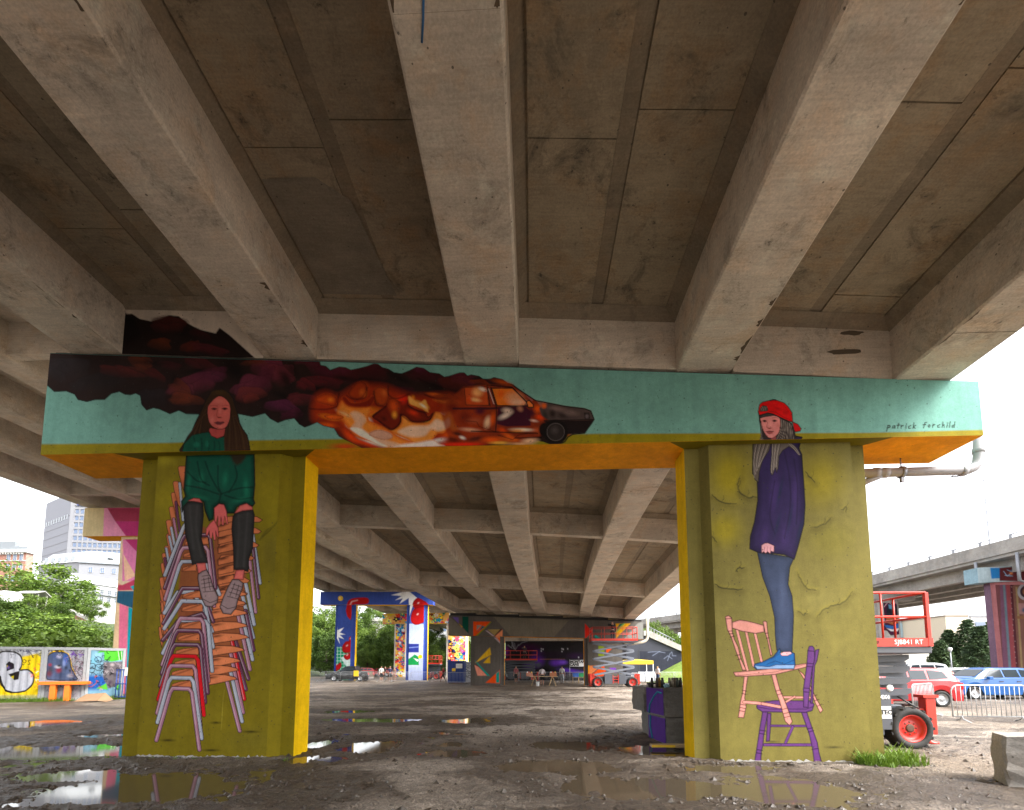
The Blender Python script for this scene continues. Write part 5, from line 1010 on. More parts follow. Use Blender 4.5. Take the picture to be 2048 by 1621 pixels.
def bcol2(c):
    c.fill(zN((1170, 800), (1400, 800), (1400, 1420), (1170, 1420)), '#b8c4ea')
    for k in range(7): c.stroke(zN((1180 + 20 * k, 990 + 40 * (k % 3)), (1330 + 10 * k, 850 + 50 * (k % 3))), '#e8ecfa', 3, .6, 1.5)
    pep(c, [(1225, 560), (1280, 520), (1390, 590), (1370, 640), (1260, 640), (1220, 610)]); pep(c, [(1195, 740), (1230, 640), (1320, 610), (1380, 640), (1360, 760), (1280, 810), (1220, 800)]); c.fill(zN((1200, 450), (1265, 520), (1220, 600), (1180, 720)), '#f0f0f4')
    c.fill(zN((1155, 995), (1290, 995), (1290, 1255), (1155, 1255)), '#d0d8f0').fill(zN((1162, 1015), (1285, 1015), (1285, 1110), (1162, 1110)), '#2c3890').stroke(zN((1165, 1060), (1280, 1050)), '#8090d0', 2, .8).fill(zN((1158, 1190), (1200, 1160), (1240, 1130), (1285, 1160), (1285, 1248), (1158, 1248)), '#189048').fill(zN((1225, 1170), (1285, 1190), (1270, 1210)), '#f0e8e8').blob(*zN((1300, 1155))[0], 4.5, 4.5, '#f8d020', 1, .1)
capfront(bp, bpc, BP6, 57.0, (.045, .085, .36), blue_art, 'blue cap with red peppers, white burst and yellow ball', 1.3, 1.0)
for (a, b, col, art, lab) in ((672, 700, bps[0], bcol1, 'blue column with red peppers, white burst and green grid'), (817, 846, bps[1], bcol2, 'pale blue column with red peppers and landscape picture')):
    c = wall_canvas(WX(a, 57.12), WX(b, 57.12), -.05, 9.3, 57.11, 1.0, 1.3); c.c[:] = (.045, .085, .36); art(c); c.build('mural', 57.11, col, PAINT_FAR, lab)
# many-coloured pier beyond it
MP6 = (765, 898, 1228, 1226, 1248, 1247)
WHP = painted('white_wall_paint', (.72, .66, .58), pit=.05)
mp, mpc, mps = simple_bent('painted_pier', 'pier covered in many-coloured flower shapes, beyond the blue pier', 76.0, MP6, [((787, 790, 809, 812), .02, .14), ((892, 896, 931, 936), .02, .14)], [WHP, FYEL], [WHP, FYEL], step=.15, recess=.12)
def flowers(c, n, seed):
    r = random.Random(seed); x0, x1, y0, y1 = c.PX.min(), c.PX.max(), c.PY.min(), c.PY.max()
    cols = ['#f05818', '#f8c020', '#e02830', '#f4f0e8', '#2890b8', '#f89030', '#d84880', '#28308c', '#f8e060', '#108878', '#181820']
    for k in range(n):
        x, y = r.uniform(x0, x1), r.uniform(y0, y1); s = r.uniform(2, 6); col = r.choice(cols)
        c.fill([(x + s * (1 + .35 * math.cos(5 * a + k)) * math.cos(a), y + s * .8 * (1 + .35 * math.cos(5 * a + k)) * math.sin(a)) for a in np.linspace(0, 6.1, 18)], col, soft=.4); c.blob(x, y, s * .35, s * .3, r.choice(cols), 1, .2)
capfront(mp, mpc, MP6, 76.0, (.85, .45, .12), lambda c: flowers(c, 90, 3), 'cap with yellow, red and orange flower shapes', 1.4, 1.2)
for (a, b, col, sd_) in ((790, 809, mps[0], 5), (896, 931, mps[1], 8)):
    c = wall_canvas(WX(a, 76.12), WX(b, 76.12), -.05, 8.6, 76.11, 1.1, 1.4); c.c[:] = (.85, .50, .16); flowers(c, 150, sd_); c.build('mural', 76.11, col, PAINT_FAR, 'column with orange, yellow and blue flower shapes')

# ================================================================== flyover on the right
PALE = concrete('pale_flyover_concrete', (.42, .40, .38), stain=.2, warm=.12)
fly = thing('flyover', 'pale concrete flyover rising on the right beyond the parked cars', 'bridge', (36, 45, 9))
def fpath(Y): return 36 - .0068 * max(0, Y - 51) ** 2 * .95 - .02 * max(0, Y - 51), interp(Y, [0, 30, 51, 95, 140], [11.3, 11.3, 11.35, 11.2, 10.6])
FYS = list(np.linspace(-5, 130, 46))
mb = MB(); sweep(mb, lambda Y: (lambda x, z: [(x, z - 1.05), (x + .3, z - 1.05), (x + .25, z), (x, z)])(*fpath(Y)), FYS); mb.build('parapet', PALE, fly)
mb = MB(); sweep(mb, lambda Y: (lambda x, z: [(x + .15, z - 1.3), (x + 12, z - 1.3), (x + 12, z - 1.055), (x + .15, z - 1.055)])(*fpath(Y)), FYS); mb.build('deck_slab', PALE, fly)
for gx_ in (1.2, 4.4, 7.6, 10.6):
    mb = MB(); sweep(mb, lambda Y: (lambda x, z: [(x + gx_, z - 2.35), (x + gx_ + .6, z - 2.35), (x + gx_ + .6, z - 1.305), (x + gx_, z - 1.305)])(*fpath(Y)), FYS); mb.build('girder', PALE, fly)
STEELG = plain('dull_steel', (.32, .33, .36), .5, .6)
rl = MB(); rl.tube([(fpath(Y)[0] + .12, Y, fpath(Y)[1] + .32) for Y in FYS[8:]], .04, 6); rl.build('rail', STEELG, fly)
pm_ = MB(); pm_.box(-.09, .09, -.12, .12, 0, .3)
post = None
for Y in np.arange(22, 110, 2.45):
    x, z_ = fpath(Y)
    if post is None: post = pm_.build('rail_post', STEELG, fly, world=False)
    else: q = post.copy(); COL.objects.link(q); q.parent = fly; post_ = q
    (post if post.parent and 'set' not in post else post_).location = (x + .12 - 36, Y - 45, z_ - 9); post['set'] = 1
del post['set']
for q in [o for o in bpy.data.objects if o.name.startswith('rail_post') and 'set' in o]: del q['set']
dp = MB()
for Yp in (36.2, 39.5): dp.tube([(35.9, Yp, 10.1), (35.9, Yp, 8.6 if Yp > 38 else 8.0), (36.6, Yp, 7.75 if Yp < 38 else 8.4)], .11, 8)
dp.build('drain_pipe', STEELG, fly)['kind'] = 'stuff'
# painted pier at the right edge
RP6 = (1957, 2330, 1136, 1118, 1166, 1150)
ROSE = painted('rose_red_paint', (.42, .16, .17), pit=.1); SKYB = painted('sky_blue_paint', (.28, .42, .5), pit=.1)
rp, rpc, rps = simple_bent('painted_pier', 'red and pink painted pier with a clock ring under the flyover', 38.0, RP6, [((1999, 2006, 2190, 2200), .15, .02)], [ROSE, painted('lilac_paint', (.20, .12, .18), pit=.1)], [SKYB, SKYB], step=.12)
zP = lambda *p: zz(7.364, 1930, 1120, *p)
def rp_cap(c):
    c.fill(zP((370, 120), (520, 120), (520, 270), (390, 280)), '#2878b8').fill(zP((510, 120), (1200, 60), (1200, 330), (510, 310)), '#5a2428')
    for st in (((570, 170), (620, 240), (680, 200)), ((590, 230), (700, 240)), ((680, 160), (780, 130)), ((620, 150), (700, 180), (760, 160))): c.stroke(zP(*st), '#8ab0d0', 1.3, .9)
    c.blob(*zP((680, 200))[0], 5, 4, '#c87840', .9)
capfront(rp, rpc, RP6, 38.0, (.38, .48, .52), rp_cap, 'cap with a pale blue end, blue panel and dark red scrolls', 1.2, .8)
c = wall_canvas(WX(2006, 38.15), WX(2190, 38.15), -.05, 8.0, 38.14, .8, .5); c.c[:] = (.15, .05, .055)
c.fill(zP((510, 250), (600, 250), (700, 1700), (560, 1700)), '#a06888').fill(zP((555, 330), (585, 330), (690, 1700), (650, 1700)), '#90a8b8').fill(zP((600, 290), (650, 280), (760, 1700), (690, 1700)), '#c85c64').fill(zP((660, 290), (720, 290), (820, 1700), (760, 1700)), '#702838')
c.fill(zP((700, 390), (730, 370), (790, 300), (1000, 280), (1000, 1700), (800, 1700)), '#a06c5c').fill(zP((745, 400), (775, 400), (860, 1700), (830, 1700)), '#c8a878').fill(zP((760, 830), (1100, 810), (1100, 870), (765, 870)), '#b07850')
for k in range(16): c.blob(*zP((670 + 5 * k + random.uniform(-14, 14), 320 + 80 * k))[0], 1.3, 1.8, '#d8b8b8', .8)
q = zP((900, 470))[0]; c.blob(q[0], q[1], 18, 18, '#d0ccd4', 1, .06).blob(q[0], q[1], 12.5, 12.5, '#4c3038', 1, .06).blob(q[0], q[1], 8, 8, '#b87848', 1, .2); c.fill(zP((780, 640), (1100, 640), (1100, 800), (800, 800)), '#e0a8a8', a=.7).blob(*zP((880, 740))[0], 9, 7, '#486890', .9)
c.build('mural', 38.14, rps[0], PAINT_FAR, 'red and pink columns painted round a clock ring')
# grey pier with a mural farther along, and the plain pier beyond
GP6 = (1700, 1831, 1183, 1184, 1199, 1201)
gp, gpc, gps = simple_bent('concrete_pier', 'pale flyover pier with a dark red and blue painted panel', 50.0, GP6, [((1738, 1742, 1804, 1808), .02, .02)], [PALE], [PALE, PALE], step=.1)
zQ = lambda *p: zz(5.885, 1700, 1160, *p)
c = wall_canvas(WX(1763, 50.15), WX(1803, 50.15), 2.2, 8.2, 50.13, 1.0, 1.2); c.c[:] = (.5, .48, .45)
c.fill(zQ((390, 240), (410, 225), (590, 235), (600, 480), (610, 560), (580, 640), (480, 655), (440, 600), (395, 590), (410, 480)), '#4a1c38', line=INK, lw=1).fill(zQ((430, 330), (470, 270), (520, 290), (580, 330), (560, 460), (430, 470)), '#242430').fill(zQ((450, 290), (520, 300), (530, 350), (460, 340)), '#6098b8').stroke(zQ((400, 320), (450, 260), (490, 290), (540, 270), (590, 330)), '#d8b0b8', 1.2).fill(zQ((430, 440), (560, 430), (590, 500), (500, 530), (420, 500)), '#b06038').fill(zQ((410, 530), (500, 545), (600, 500), (600, 560), (500, 580), (420, 560)), '#3070b8').fill(zQ((430, 570), (500, 585), (580, 570), (560, 605), (480, 605)), '#e8e4e4')
c.build('painted_panel', 50.13, gps[0], PAINT_FAR, 'dark red, black and blue abstract picture')
pp = thing('concrete_pier', 'plain pale pier under the flyover seen past the olive column', 'pier', (WX(1350, 92), 92, 0))
b = MB(); xa, xb = WX(1341, 92), WX(1358, 92); b.box(xa, xb, 92, 93.2, -.1, 8.6); b.box(xa - 1, xb + 4, 91.8, 93.4, 8.602, 9.2); b.build('column', PALE, pp)
# ================================================================== hills, buildings and trees
def leafmat(name, rgb, rgb2, trans=.25):
    t = NT(name); v = t.geo(); oi = t.n('ShaderNodeObjectInfo')
    a = t.n('ShaderNodeAttribute'); a.attribute_name = 'leaf'
    c = t.mix(a.outputs['Fac'], rgb, rgb2); c = t.mix(t.math('MULTIPLY', oi.outputs['Random'], .35), c, (rgb[0] * .7, rgb[1] * .75, rgb[2] * 1.1))
    t.base(c); t.set(Roughness=.55); t.b.inputs['Specular IOR Level'].default_value = .3
    tr = t.n('ShaderNodeBsdfTranslucent'); t.l(c, tr.inputs[0]); mx = t.n('ShaderNodeMixShader'); mx.inputs[0].default_value = trans
    t.l(t.b.outputs[0], mx.inputs[1]); t.l(tr.outputs[0], mx.inputs[2]); t.l(mx.outputs[0], t.out.inputs[0]); return t.m
LEAF = leafmat('broad_leaves', (.045, .085, .012), (.11, .18, .027)); LEAF_Y = leafmat('light_leaves', (.065, .12, .015), (.165, .245, .036)); LEAF_C = leafmat('conifer_needles', (.04, .075, .03), (.09, .135, .05)); GRASSM = leafmat('grass_blades', (.09, .16, .015), (.16, .26, .03))
BARK = plain('bark', (.10, .08, .06), .9, var=.4, bump=.5)
def leaf_mesh(name, centres, n, size, seed, mat, flat=.6):
    """centres: list of (x, y, z, r): clumps of leaf-sized faces"""
    r = np.random.default_rng(seed); C = np.array(centres); k = r.integers(0, len(C), n); d = r.normal(0, 1, (n, 3)); d /= np.linalg.norm(d, axis=1)[:, None]
    P = C[k, :3] + d * (C[k, 3] * r.random(n) ** .45)[:, None] * np.array([1, 1, flat + .2])
    ax_ = r.normal(0, 1, (n, 3)); ax_[:, 2] *= .5; ax_ /= np.linalg.norm(ax_, axis=1)[:, None]
    nr = r.normal(0, .7, (n, 3)); nr[:, 2] += 1; b = np.cross(nr, ax_); b /= np.linalg.norm(b, axis=1)[:, None] + 1e-9
    s_ = size * r.uniform(.6, 1.3, n)[:, None]
    V = np.stack([P - ax_ * s_, P + b * s_ * .55, P + ax_ * s_, P - b * s_ * .55], 1).reshape(-1, 3)
    me = bpy.data.meshes.new(name); me.vertices.add(4 * n); me.vertices.foreach_set('co', V.astype(np.float32).ravel()); me.loops.add(4 * n); me.loops.foreach_set('vertex_index', np.arange(4 * n, dtype=np.int32)); me.polygons.add(n); me.polygons.foreach_set('loop_start', (np.arange(n) * 4).astype(np.int32))
    shade = np.clip(.5 + .25 * np.sin(k * 12.9898) + r.normal(0, .2, n), 0, 1)
    a = me.attributes.new('leaf', 'FLOAT', 'POINT'); a.data.foreach_set('value', np.repeat(shade, 4).astype(np.float32)); me.materials.append(mat); me.update(calc_edges=True); return me
def broad_centres(rx, ry, rz, zc, n, seed, cr=(.18, .32)):
    r = np.random.default_rng(seed); out = []
    while len(out) < n:
        p = r.uniform(-1, 1, 3); q = np.linalg.norm(p)
        if q > 1 or q < .35: continue
        out.append((p[0] * rx, p[1] * ry, zc + p[2] * rz, r.uniform(*cr) * (rx + rz) / 2))
    return out
def tree_proto(name, label, rx, rz, h, n, leafs, size, mat, seed, group=None):
    t = thing(name, label, 'tree', (0, 0, 0), 0, group); zc = h - rz
    ce = broad_centres(rx, rx, rz, zc, n, seed)
    m = leaf_mesh('crown', ce, leafs, size, seed, mat); o = bpy.data.objects.new('crown', m); COL.objects.link(o); o.parent = t
    b = MB(); b.tube([(0, 0, -.3), (.05, 0, h * .3), (-.05, .05, zc)], [h * .022, h * .017, h * .01], 8)
    r = random.Random(seed)
    for c in r.sample(ce, min(9, len(ce))): b.tube([(0, 0, h * r.uniform(.2, .45)), (c[0] * .5, c[1] * .5, (c[2] + h * .4) / 2), c[:3]], [h * .009, h * .006, h * .002], 5)
    b.build('trunk', BARK, t, world=False); return t
def put_tree(proto, px, Y, ztop, h, z0=None, label=None, first=[None]):
    """copy of a tree scaled so that its top reaches ztop"""
    x = WX(px, Y); s = ztop / h if z0 is None else (ztop - z0) / h
    c = dup(proto, (x, Y, 0 if z0 is None else z0), random.uniform(0, 6.28), label); c.scale = (s, s, s); return c
# terrain behind on the left: a wooded slope
hx = np.linspace(-140, 16, 90); hy = np.linspace(42, 260, 70); HX, HY = np.meshgrid(hx, hy)
def hillz(X, Y):
    a = np.clip((Y - 84 - np.clip(X + 20, 0, 40) * .9) / 45, 0, 1); b = np.clip((-X - 34 - (Y - 40) * .02) / 20, 0, 1) * np.clip((Y - 40) / 12, 0, 1)
    e = np.maximum(a * a * (3 - 2 * a) * 11, b * b * (3 - 2 * b) * 7)
    return e - .25 + np.where(e > .1, fbm(X, Y, 21, [(.08, 1.2), (.25, .5)]), 0)
HZ = hillz(HX, HY)
HILLM = NT('hill_grass'); v = HILLM.geo(); HILLM.base(HILLM.mix(HILLM.ramp(HILLM.noise(v, .35, 6, .7), [(.35, 0.), (.65, 1.)]), (.03, .05, .015), (.07, .095, .03))); HILLM.set(Roughness=.9); HILLM.bump(HILLM.noise(v, 5, 5, .7), .8, .2)
def sheet(name, X, Y, Z, mat, kind='structure'):
    H, Wd = X.shape; me = bpy.data.meshes.new(name); me.vertices.add(H * Wd); me.vertices.foreach_set('co', np.stack([X, Y, Z], -1).astype(np.float32).ravel())
    i = (np.arange(H - 1)[:, None] * Wd + np.arange(Wd - 1)[None]).ravel(); q = np.stack([i, i + 1, i + Wd + 1, i + Wd], 1).astype(np.int32)
    me.loops.add(len(q) * 4); me.loops.foreach_set('vertex_index', q.ravel()); me.polygons.add(len(q)); me.polygons.foreach_set('loop_start', (np.arange(len(q)) * 4).astype(np.int32)); me.polygons.foreach_set('use_smooth', np.ones(len(q), bool)); me.materials.append(mat); me.update(calc_edges=True)
    o = bpy.data.objects.new(name, me); COL.objects.link(o); o['kind'] = kind; return o
sheet('hill', HX, HY, HZ, HILLM.m)
def hz_at(x, y): return float(hillz(np.array([x]), np.array([y]))[0])
GW_ = 'trees on the slope behind the piers'
tA = tree_proto('broadleaf_tree', 'tall light green tree standing in front of the brick building', 4.2, 3.3, 8.2, 64, 12000, .15, LEAF_Y, 31)
tB = tree_proto('broadleaf_tree', 'x', 3.6, 3.1, 7.0, 60, 11000, .15, LEAF, 32)
tC = tree_proto('broadleaf_tree', 'x', 4.0, 2.9, 7.4, 60, 10000, .15, LEAF_Y, 33)
def zat(px, py, Y): return WZ(px, py, Y)
def plant(proto, h, px, Y, ytop, label, group=None, squash=1.0):
    x = WX(px, Y); z0 = max(hz_at(x, Y) if 42 < Y < 260 and x < 16 else 0, 0) - .1; s = (zat(px, ytop, Y) - z0) / h
    c = dup(proto, (x, Y, z0), random.uniform(0, 6.28), label); c.scale = (s * squash, s * squash, s)
    if group: c['group'] = group
    return c
# left of the pier, behind the containers
plant(tA, 8.2, 76, 84, 1134, 'tall light green tree rising in front of the brick building', squash=1.25)
plant(tB, 7, 14, 52, 1200, 'leafy green tree at the left edge behind the graffiti containers', squash=1.25)
plant(tC, 7.4, 62, 50, 1192, 'bright green tree left of the small wooden gable behind the containers', squash=1.05)
plant(tB, 7, 108, 56, 1200, 'green tree right of the small wooden gable behind the containers', squash=1.05)
plant(tC, 7.4, 178, 58, 1198, 'thin pale green tree between the white house and the pink pier', squash=.95)
plant(tB, 7, -40, 46, 1185, 'large tree cut by the left frame edge', squash=1.2)
plant(tA, 8.2, 84, 44, 1232, 'low dense tree directly behind the blue portrait container', squash=1.5)
plant(tB, 7, 30, 42, 1236, 'low dense tree directly behind the huge white letter', squash=1.5)
plant(tC, 7.4, 140, 46, 1240, 'low leafy tree directly behind the joint of the two right containers', squash=1.3)
lowb = [(55, 34, 1283), (92, 35, 1268), (118, 36, 1264), (150, 36, 1272), (178, 38, 1280), (10, 33, 1278)]
SHR = thing('shrub', 'x', 'shrub'); m = leaf_mesh('foliage', broad_centres(2.0, 1.2, 1.2, 1.2, 26, 41, (.25, .4)), 3000, .13, 41, LEAF_Y); o = bpy.data.objects.new('foliage', m); COL.objects.link(o); o.parent = SHR
b = MB()
for k in range(5): b.tube([(0, 0, -.2), (random.uniform(-.6, .6), random.uniform(-.4, .4), 1.4)], [.03, .012], 5)
b.build('stem', BARK, SHR, world=False)
LBL = ['green shrub over the middle of the grey and yellow container', 'pale shrub showing above the blue portrait container', 'spreading light shrub above the right part of the portrait container', 'shrub above the joint of the two right containers', 'shrub above the green capped container beside the pink pier', 'shrub over the left end of the yellow container']
for (px, Y, yt), lb in zip(lowb, LBL):
    h = zat(px, yt, Y); c = dup(SHR, (WX(px, Y), Y, 0), random.uniform(0, 6), lb, 'shrubs behind the containers'); c.scale = (h / 2.5 * .8, h / 2.5, h / 2.5)
# behind the blue pier
LT = [(640, 86, 1236), (652, 78, 1262), (636, 100, 1215), (662, 92, 1210), (720, 110, 1214), (740, 120, 1216), (722, 88, 1262), (752, 84, 1262), (770, 92, 1246), (735, 80, 1290), (765, 80, 1300), (790, 100, 1238), (784, 86, 1270), (860, 110, 1240), (875, 96, 1268), (862, 88, 1290), (888, 92, 1296), (915, 108, 1262), (935, 95, 1262), (946, 90, 1290), (928, 100, 1280), (700, 100, 1240), (680, 96, 1230)]
TL_ = ['behind the left edge of the blue pier column', 'low in the gap beside the yellow column edge', 'highest at the far left of the gap beside the yellow column', 'just left of the blue column top', 'tall, in the blue pier opening next to its left column', 'tall, behind the spruces in the blue pier opening', 'bushy, low beside the left blue column', 'bushy, in the middle of the blue pier opening', 'right of the middle of the blue pier opening', 'behind the pickup tailgate', 'behind the standing group', 'under the street wall in the blue pier opening', 'beside the flower painted column', 'right of the right blue column, highest', 'right of the right blue column, middle', 'above the small folded red lift', 'between the small folded lift and the flower column', 'left of the white hoarding, far back', 'right above the white hoarding', 'low behind the white hoarding', 'above the blue bin', 'behind the left blue column', 'left behind the blue column grid']
for k, (px, Y, yt) in enumerate(LT):
    pr, h = ((tA, 8.2), (tB, 7), (tC, 7.4))[k % 3]
    c = plant(pr, h, px, Y, yt, 'broadleaf tree ' + TL_[k], 'trees on the slope behind the piers', squash=.8)
# conifers
def conifer(px, Y, ytop, ybase, label, seed, group=None):
    x = WX(px, Y); z0 = 0 if ybase is None else zat(px, ybase, Y); H = zat(px, ytop, Y) - z0; r = np.random.default_rng(seed); ce = []
    for q in np.linspace(.08, .97, 15):
        rad = (1 - q) ** .8 * H * .42 + .2
        for a in np.linspace(0, 6.28, 9, endpoint=False) + r.uniform(0, 1):
            for f in (.45, .8, 1.0): ce.append((math.cos(a) * rad * f * r.uniform(.8, 1.1), math.sin(a) * rad * f, H * (q - .05 * f), .16 * rad + .18))
    t = thing('conifer_tree', label, 'tree', (x, Y, z0), 0, group); m = leaf_mesh('crown', ce, 6500, .12 + .008 * H, seed, LEAF_C, .3); o = bpy.data.objects.new('crown', m); COL.objects.link(o); o.parent = t
    b = MB(); b.tube([(0, 0, -.2), (0, 0, H * .98)], [H * .02, .02], 7); b.build('trunk', BARK, t, world=False); return t
conifer(1903, 72, 1257, 1336, 'spruce left of the lamp globe, behind the red car', 51)
conifer(1942, 70, 1236, 1336, 'tallest spruce in front of the beige building', 52)
conifer(1966, 66, 1250, 1336, 'spruce in front of the blue car, right of the tallest', 53)
conifer(1990, 72, 1239, 1336, 'spruce touching the painted pier on the right', 54)
conifer(1884, 66, 1280, 1336, 'small spruce beside the scissor lift railing', 55)
conifer(733, 128, 1212, None, 'dark spruce tops above the retaining wall in the blue pier opening', 56); conifer(758, 132, 1216, None, 'dark spruce beside the light mast in the blue pier opening', 57)
for pr in (tA, tB, tC, SHR):
    for k in list(kids(pr)): bpy.data.objects.remove(k)
    bpy.data.objects.remove(pr)

# ---- buildings
def glassy(name, rgb, rough=.12): return plain(name, rgb, rough, 0, .1, 2, spec=.8)
WINB = glassy('blue_grey_window', (.10, .14, .22)); WIND = glassy('dark_window', (.06, .075, .09)); WHITE = plain('white_render', (.36, .36, .365), .8); BEIGE = plain('beige_render', (.56, .52, .44), .85); GREYT = plain('grey_tower_panel', (.25, .26, .30), .7); LGREY = plain('light_grey_panel', (.22, .225, .245), .7); BRICKM = NT('red_brick_wall'); bt = BRICKM.n('ShaderNodeTexBrick'); bt.inputs['Scale'].default_value = 1.0; bt.inputs['Brick Width'].default_value = .5; bt.inputs['Row Height'].default_value = .18; bt.inputs['Mortar Size'].default_value = .02
bt.inputs['Color1'].default_value = (.30, .10, .06, 1); bt.inputs['Color2'].default_value = (.22, .075, .05, 1); bt.inputs['Mortar'].default_value = (.3, .26, .22, 1); mp_ = BRICKM.n('ShaderNodeMapping'); mp_.inputs['Rotation'].default_value = (R(90), 0, 0); BRICKM.l(BRICKM.geo(), mp_.inputs[0]); BRICKM.l(mp_.outputs[0], bt.inputs['Vector']); BRICKM.base(bt.outputs[0]); BRICKM.set(Roughness=.9); BRICK = BRICKM.m
SLATE = plain('grey_roof', (.20, .22, .24), .6)
class Block:
    """a building whose front stands on A-B (ground plan), built in its own axes: u along the front, v back, z up"""
    def __init__(s, name, label, A, B, z0, group=None):
        A = Vector(A); B = Vector(B); s.L = (B - A).length; d = (B - A).normalized(); s.o = thing(name, label, 'building', (A.x, A.y, z0), math.atan2(d.y, d.x), group)
    def box(s, name, u0, u1, v0, v1, z0, z1, mat, parent=None, bev=0):
        b = MB(); b.box(u0, u1, v0, v1, z0, z1); return b.build(name, mat, parent or s.o, world=False)
    def windows(s, us, zs, w, h, mat, frame=None, v=-.02, name='window', side=None):
        first = None
        for z_ in zs:
            for u in us:
                if first is None:
                    b = MB(); b.box(-w / 2, w / 2, -.05, .02, 0, h)
                    first = b.build(name, mat, s.o, world=False); o = first
                    if frame:
                        f = MB(); t_ = max(.06, w * .07)
                        f.box(-w / 2 - t_, w / 2 + t_, -.12, .0, h, h + t_); f.box(-w / 2 - t_, w / 2 + t_, -.16, .0, -t_, 0); f.box(-w / 2 - t_, -w / 2, -.12, 0, 0, h); f.box(w / 2, w / 2 + t_, -.12, 0, 0, h); f.box(-.03, .03, -.09, -.051, 0, h); f.box(-w / 2, -.03, -.09, -.051, h * .5, h * .54); f.box(.03, w / 2, -.09, -.051, h * .5, h * .54)
                        fr = f.build('frame', frame, first, world=False)
                else:
                    o = first.copy(); COL.objects.link(o); o.parent = s.o
                    if frame: g = fr.copy(); COL.objects.link(g); g.parent = o
                if side is None: o.location = (u, v, z_)
                else: o.location = (side, u, z_); o.rotation_euler = (0, 0, R(90) if side > 1 else R(-90))
def XY(px, Y): return (WX(px, Y), Y)
# office tower with the blue sign
Yt = 215.0
tw = Block('office_tower', 'tall grey office tower with rows of square windows and a blue sign at the top', XY(113, Yt), XY(290, Yt + 6), 6)
Ht = zat(113, 984, Yt) - 6
SLV = Vector((-.80, .59)); b = MB(); b.prism([(0, .4), (tw.L, .4), (tw.L, 40), (SLV.x * 34, .4 + SLV.y * 34 + 12), (SLV.x * 34, .4 + SLV.y * 34)], lambda u, v, w_: (u, v, w_), 0, Ht); b.build('tower_block', GREYT, tw.o, world=False); tw.box('corner_pier', 0, 1.6, 0, .4, 0, Ht, LGREY); tw.box('top_band', 1.6, tw.L, -.1, .4, Ht - 7.0, Ht - 5.6, LGREY); tw.box('parapet', 1.6, tw.L, -.1, .4, Ht - 1.0, Ht, LGREY)
cols = np.arange(3.0, tw.L - 1, 2.25); rows = np.arange(4, Ht - 10, 3.3)
tw.windows(cols, rows, 1.35, 1.9, WINB, v=.33)
for z_ in rows: tw.box('spandrel', 1.6, tw.L, .05, .4, z_ + 2.05, z_ + 3.1, LGREY)
mb = MB()
for u in cols: mb.box(u - 1.35, u - .9, .02, .4, 0, Ht - 7.0)
mb.build('mullion', LGREY, tw.o, world=False)['kind'] = 'stuff'
def slanted(name, a, b_, z0, z1, mat, off=.06):
    n_ = Vector((-SLV.y, -SLV.x * -1)).normalized() * off; n_ = Vector((-.59, -.80)) * off; b = MB(); p0 = Vector((0, .4)) + SLV * a; p1 = Vector((0, .4)) + SLV * b_
    b.add([(p.x + n_.x * q, p.y + n_.y * q, z) for z in (z0, z1) for p in (p0, p1) for q in (0.02, 1)], [(0, 2, 3, 1), (4, 5, 7, 6), (1, 3, 7, 5), (0, 1, 5, 4), (2, 6, 7, 3)]); b.build(name, mat, tw.o, world=False)
for z_ in np.arange(6, Ht - 8, 4.2): slanted('side_groove', .8, 34, z_, z_ + .25, plain('dark_joint', (.2, .2, .22), .8))
for k in range(9): slanted('side_vent', 3 + 3.4 * k, 4.6 + 3.4 * k, Ht - 13, Ht - 10.6, WIND, .08)
for u in np.arange(3.0, tw.L - 1, 2.25): tw.box('upper_window', u - .9, u + .9, .2, .45, Ht - 5.2, Ht - 1.5, WINB)
sgn = tw.box('sign_panel', 3.2, 9.6, -.5, -.12, Ht - 6.8, Ht - .2, plain('royal_blue_sign', (.02, .07, .42), .4))
def text(s_, size, mat, parent, M, name='lettering', ext=.01, bold=0.0, sx=1.0):
    cu = bpy.data.curves.new('txt', 'FONT'); cu.body = s_; cu.size = size; cu.extrude = ext; cu.offset = bold; cu.align_x = 'CENTER'; cu.align_y = 'CENTER'; cu.resolution_u = 3
    ob = bpy.data.objects.new('txt', cu); COL.objects.link(ob); dg = bpy.context.evaluated_depsgraph_get(); me = bpy.data.meshes.new_from_object(ob.evaluated_get(dg)); bpy.data.objects.remove(ob); bpy.data.curves.remove(cu)
    me.transform(M @ Matrix.Diagonal((sx, 1, 1, 1))); me.materials.clear(); me.materials.append(mat); o = bpy.data.objects.new(name, me); COL.objects.link(o); o.parent = parent; return o
UP = Matrix.Rotation(R(90), 4, 'X')
WHT = plain('white_paint', (.8, .8, .79), .5); YEL = plain('yellow_paint', (.85, .55, .02), .5); BLK = plain('black_paint', (.015, .015, .016), .5); RED = plain('red_paint', (.62, .02, .012), .4)
b = MB()      # the emblem: a small yellow lion-like scroll on a pale globe
b.prism([(1.5 * math.cos(a), 1.5 * math.sin(a)) for a in np.linspace(0, 6.28, 20, endpoint=False)], lambda u, v, w_: (6.4 + u, -.55 + w_, Ht - 2.9 + v), -.05, .02)
b.build('emblem', plain('emblem_gold', (.75, .5, .15), .5), sgn, world=False)
b = MB()
for P_ in ([(-1, .9), (.6, 1.1), (.9, .2), (-.2, .3), (-.9, .1)], [(-.3, -.2), (1, .0), (.8, -1.0), (-.9, -1.0), (-.8, -.6), (.2, -.6)]): b.prism(P_, lambda u, v, w_: (6.4 + u, -.66 + w_, Ht - 2.9 + v), -.02, .03)
b.build('emblem_mark', WHT, sgn, world=False)
text('RBC', 2.0, WHT, sgn, Matrix.Translation((6.4, -.56, Ht - 5.5)) @ UP, bold=.03)
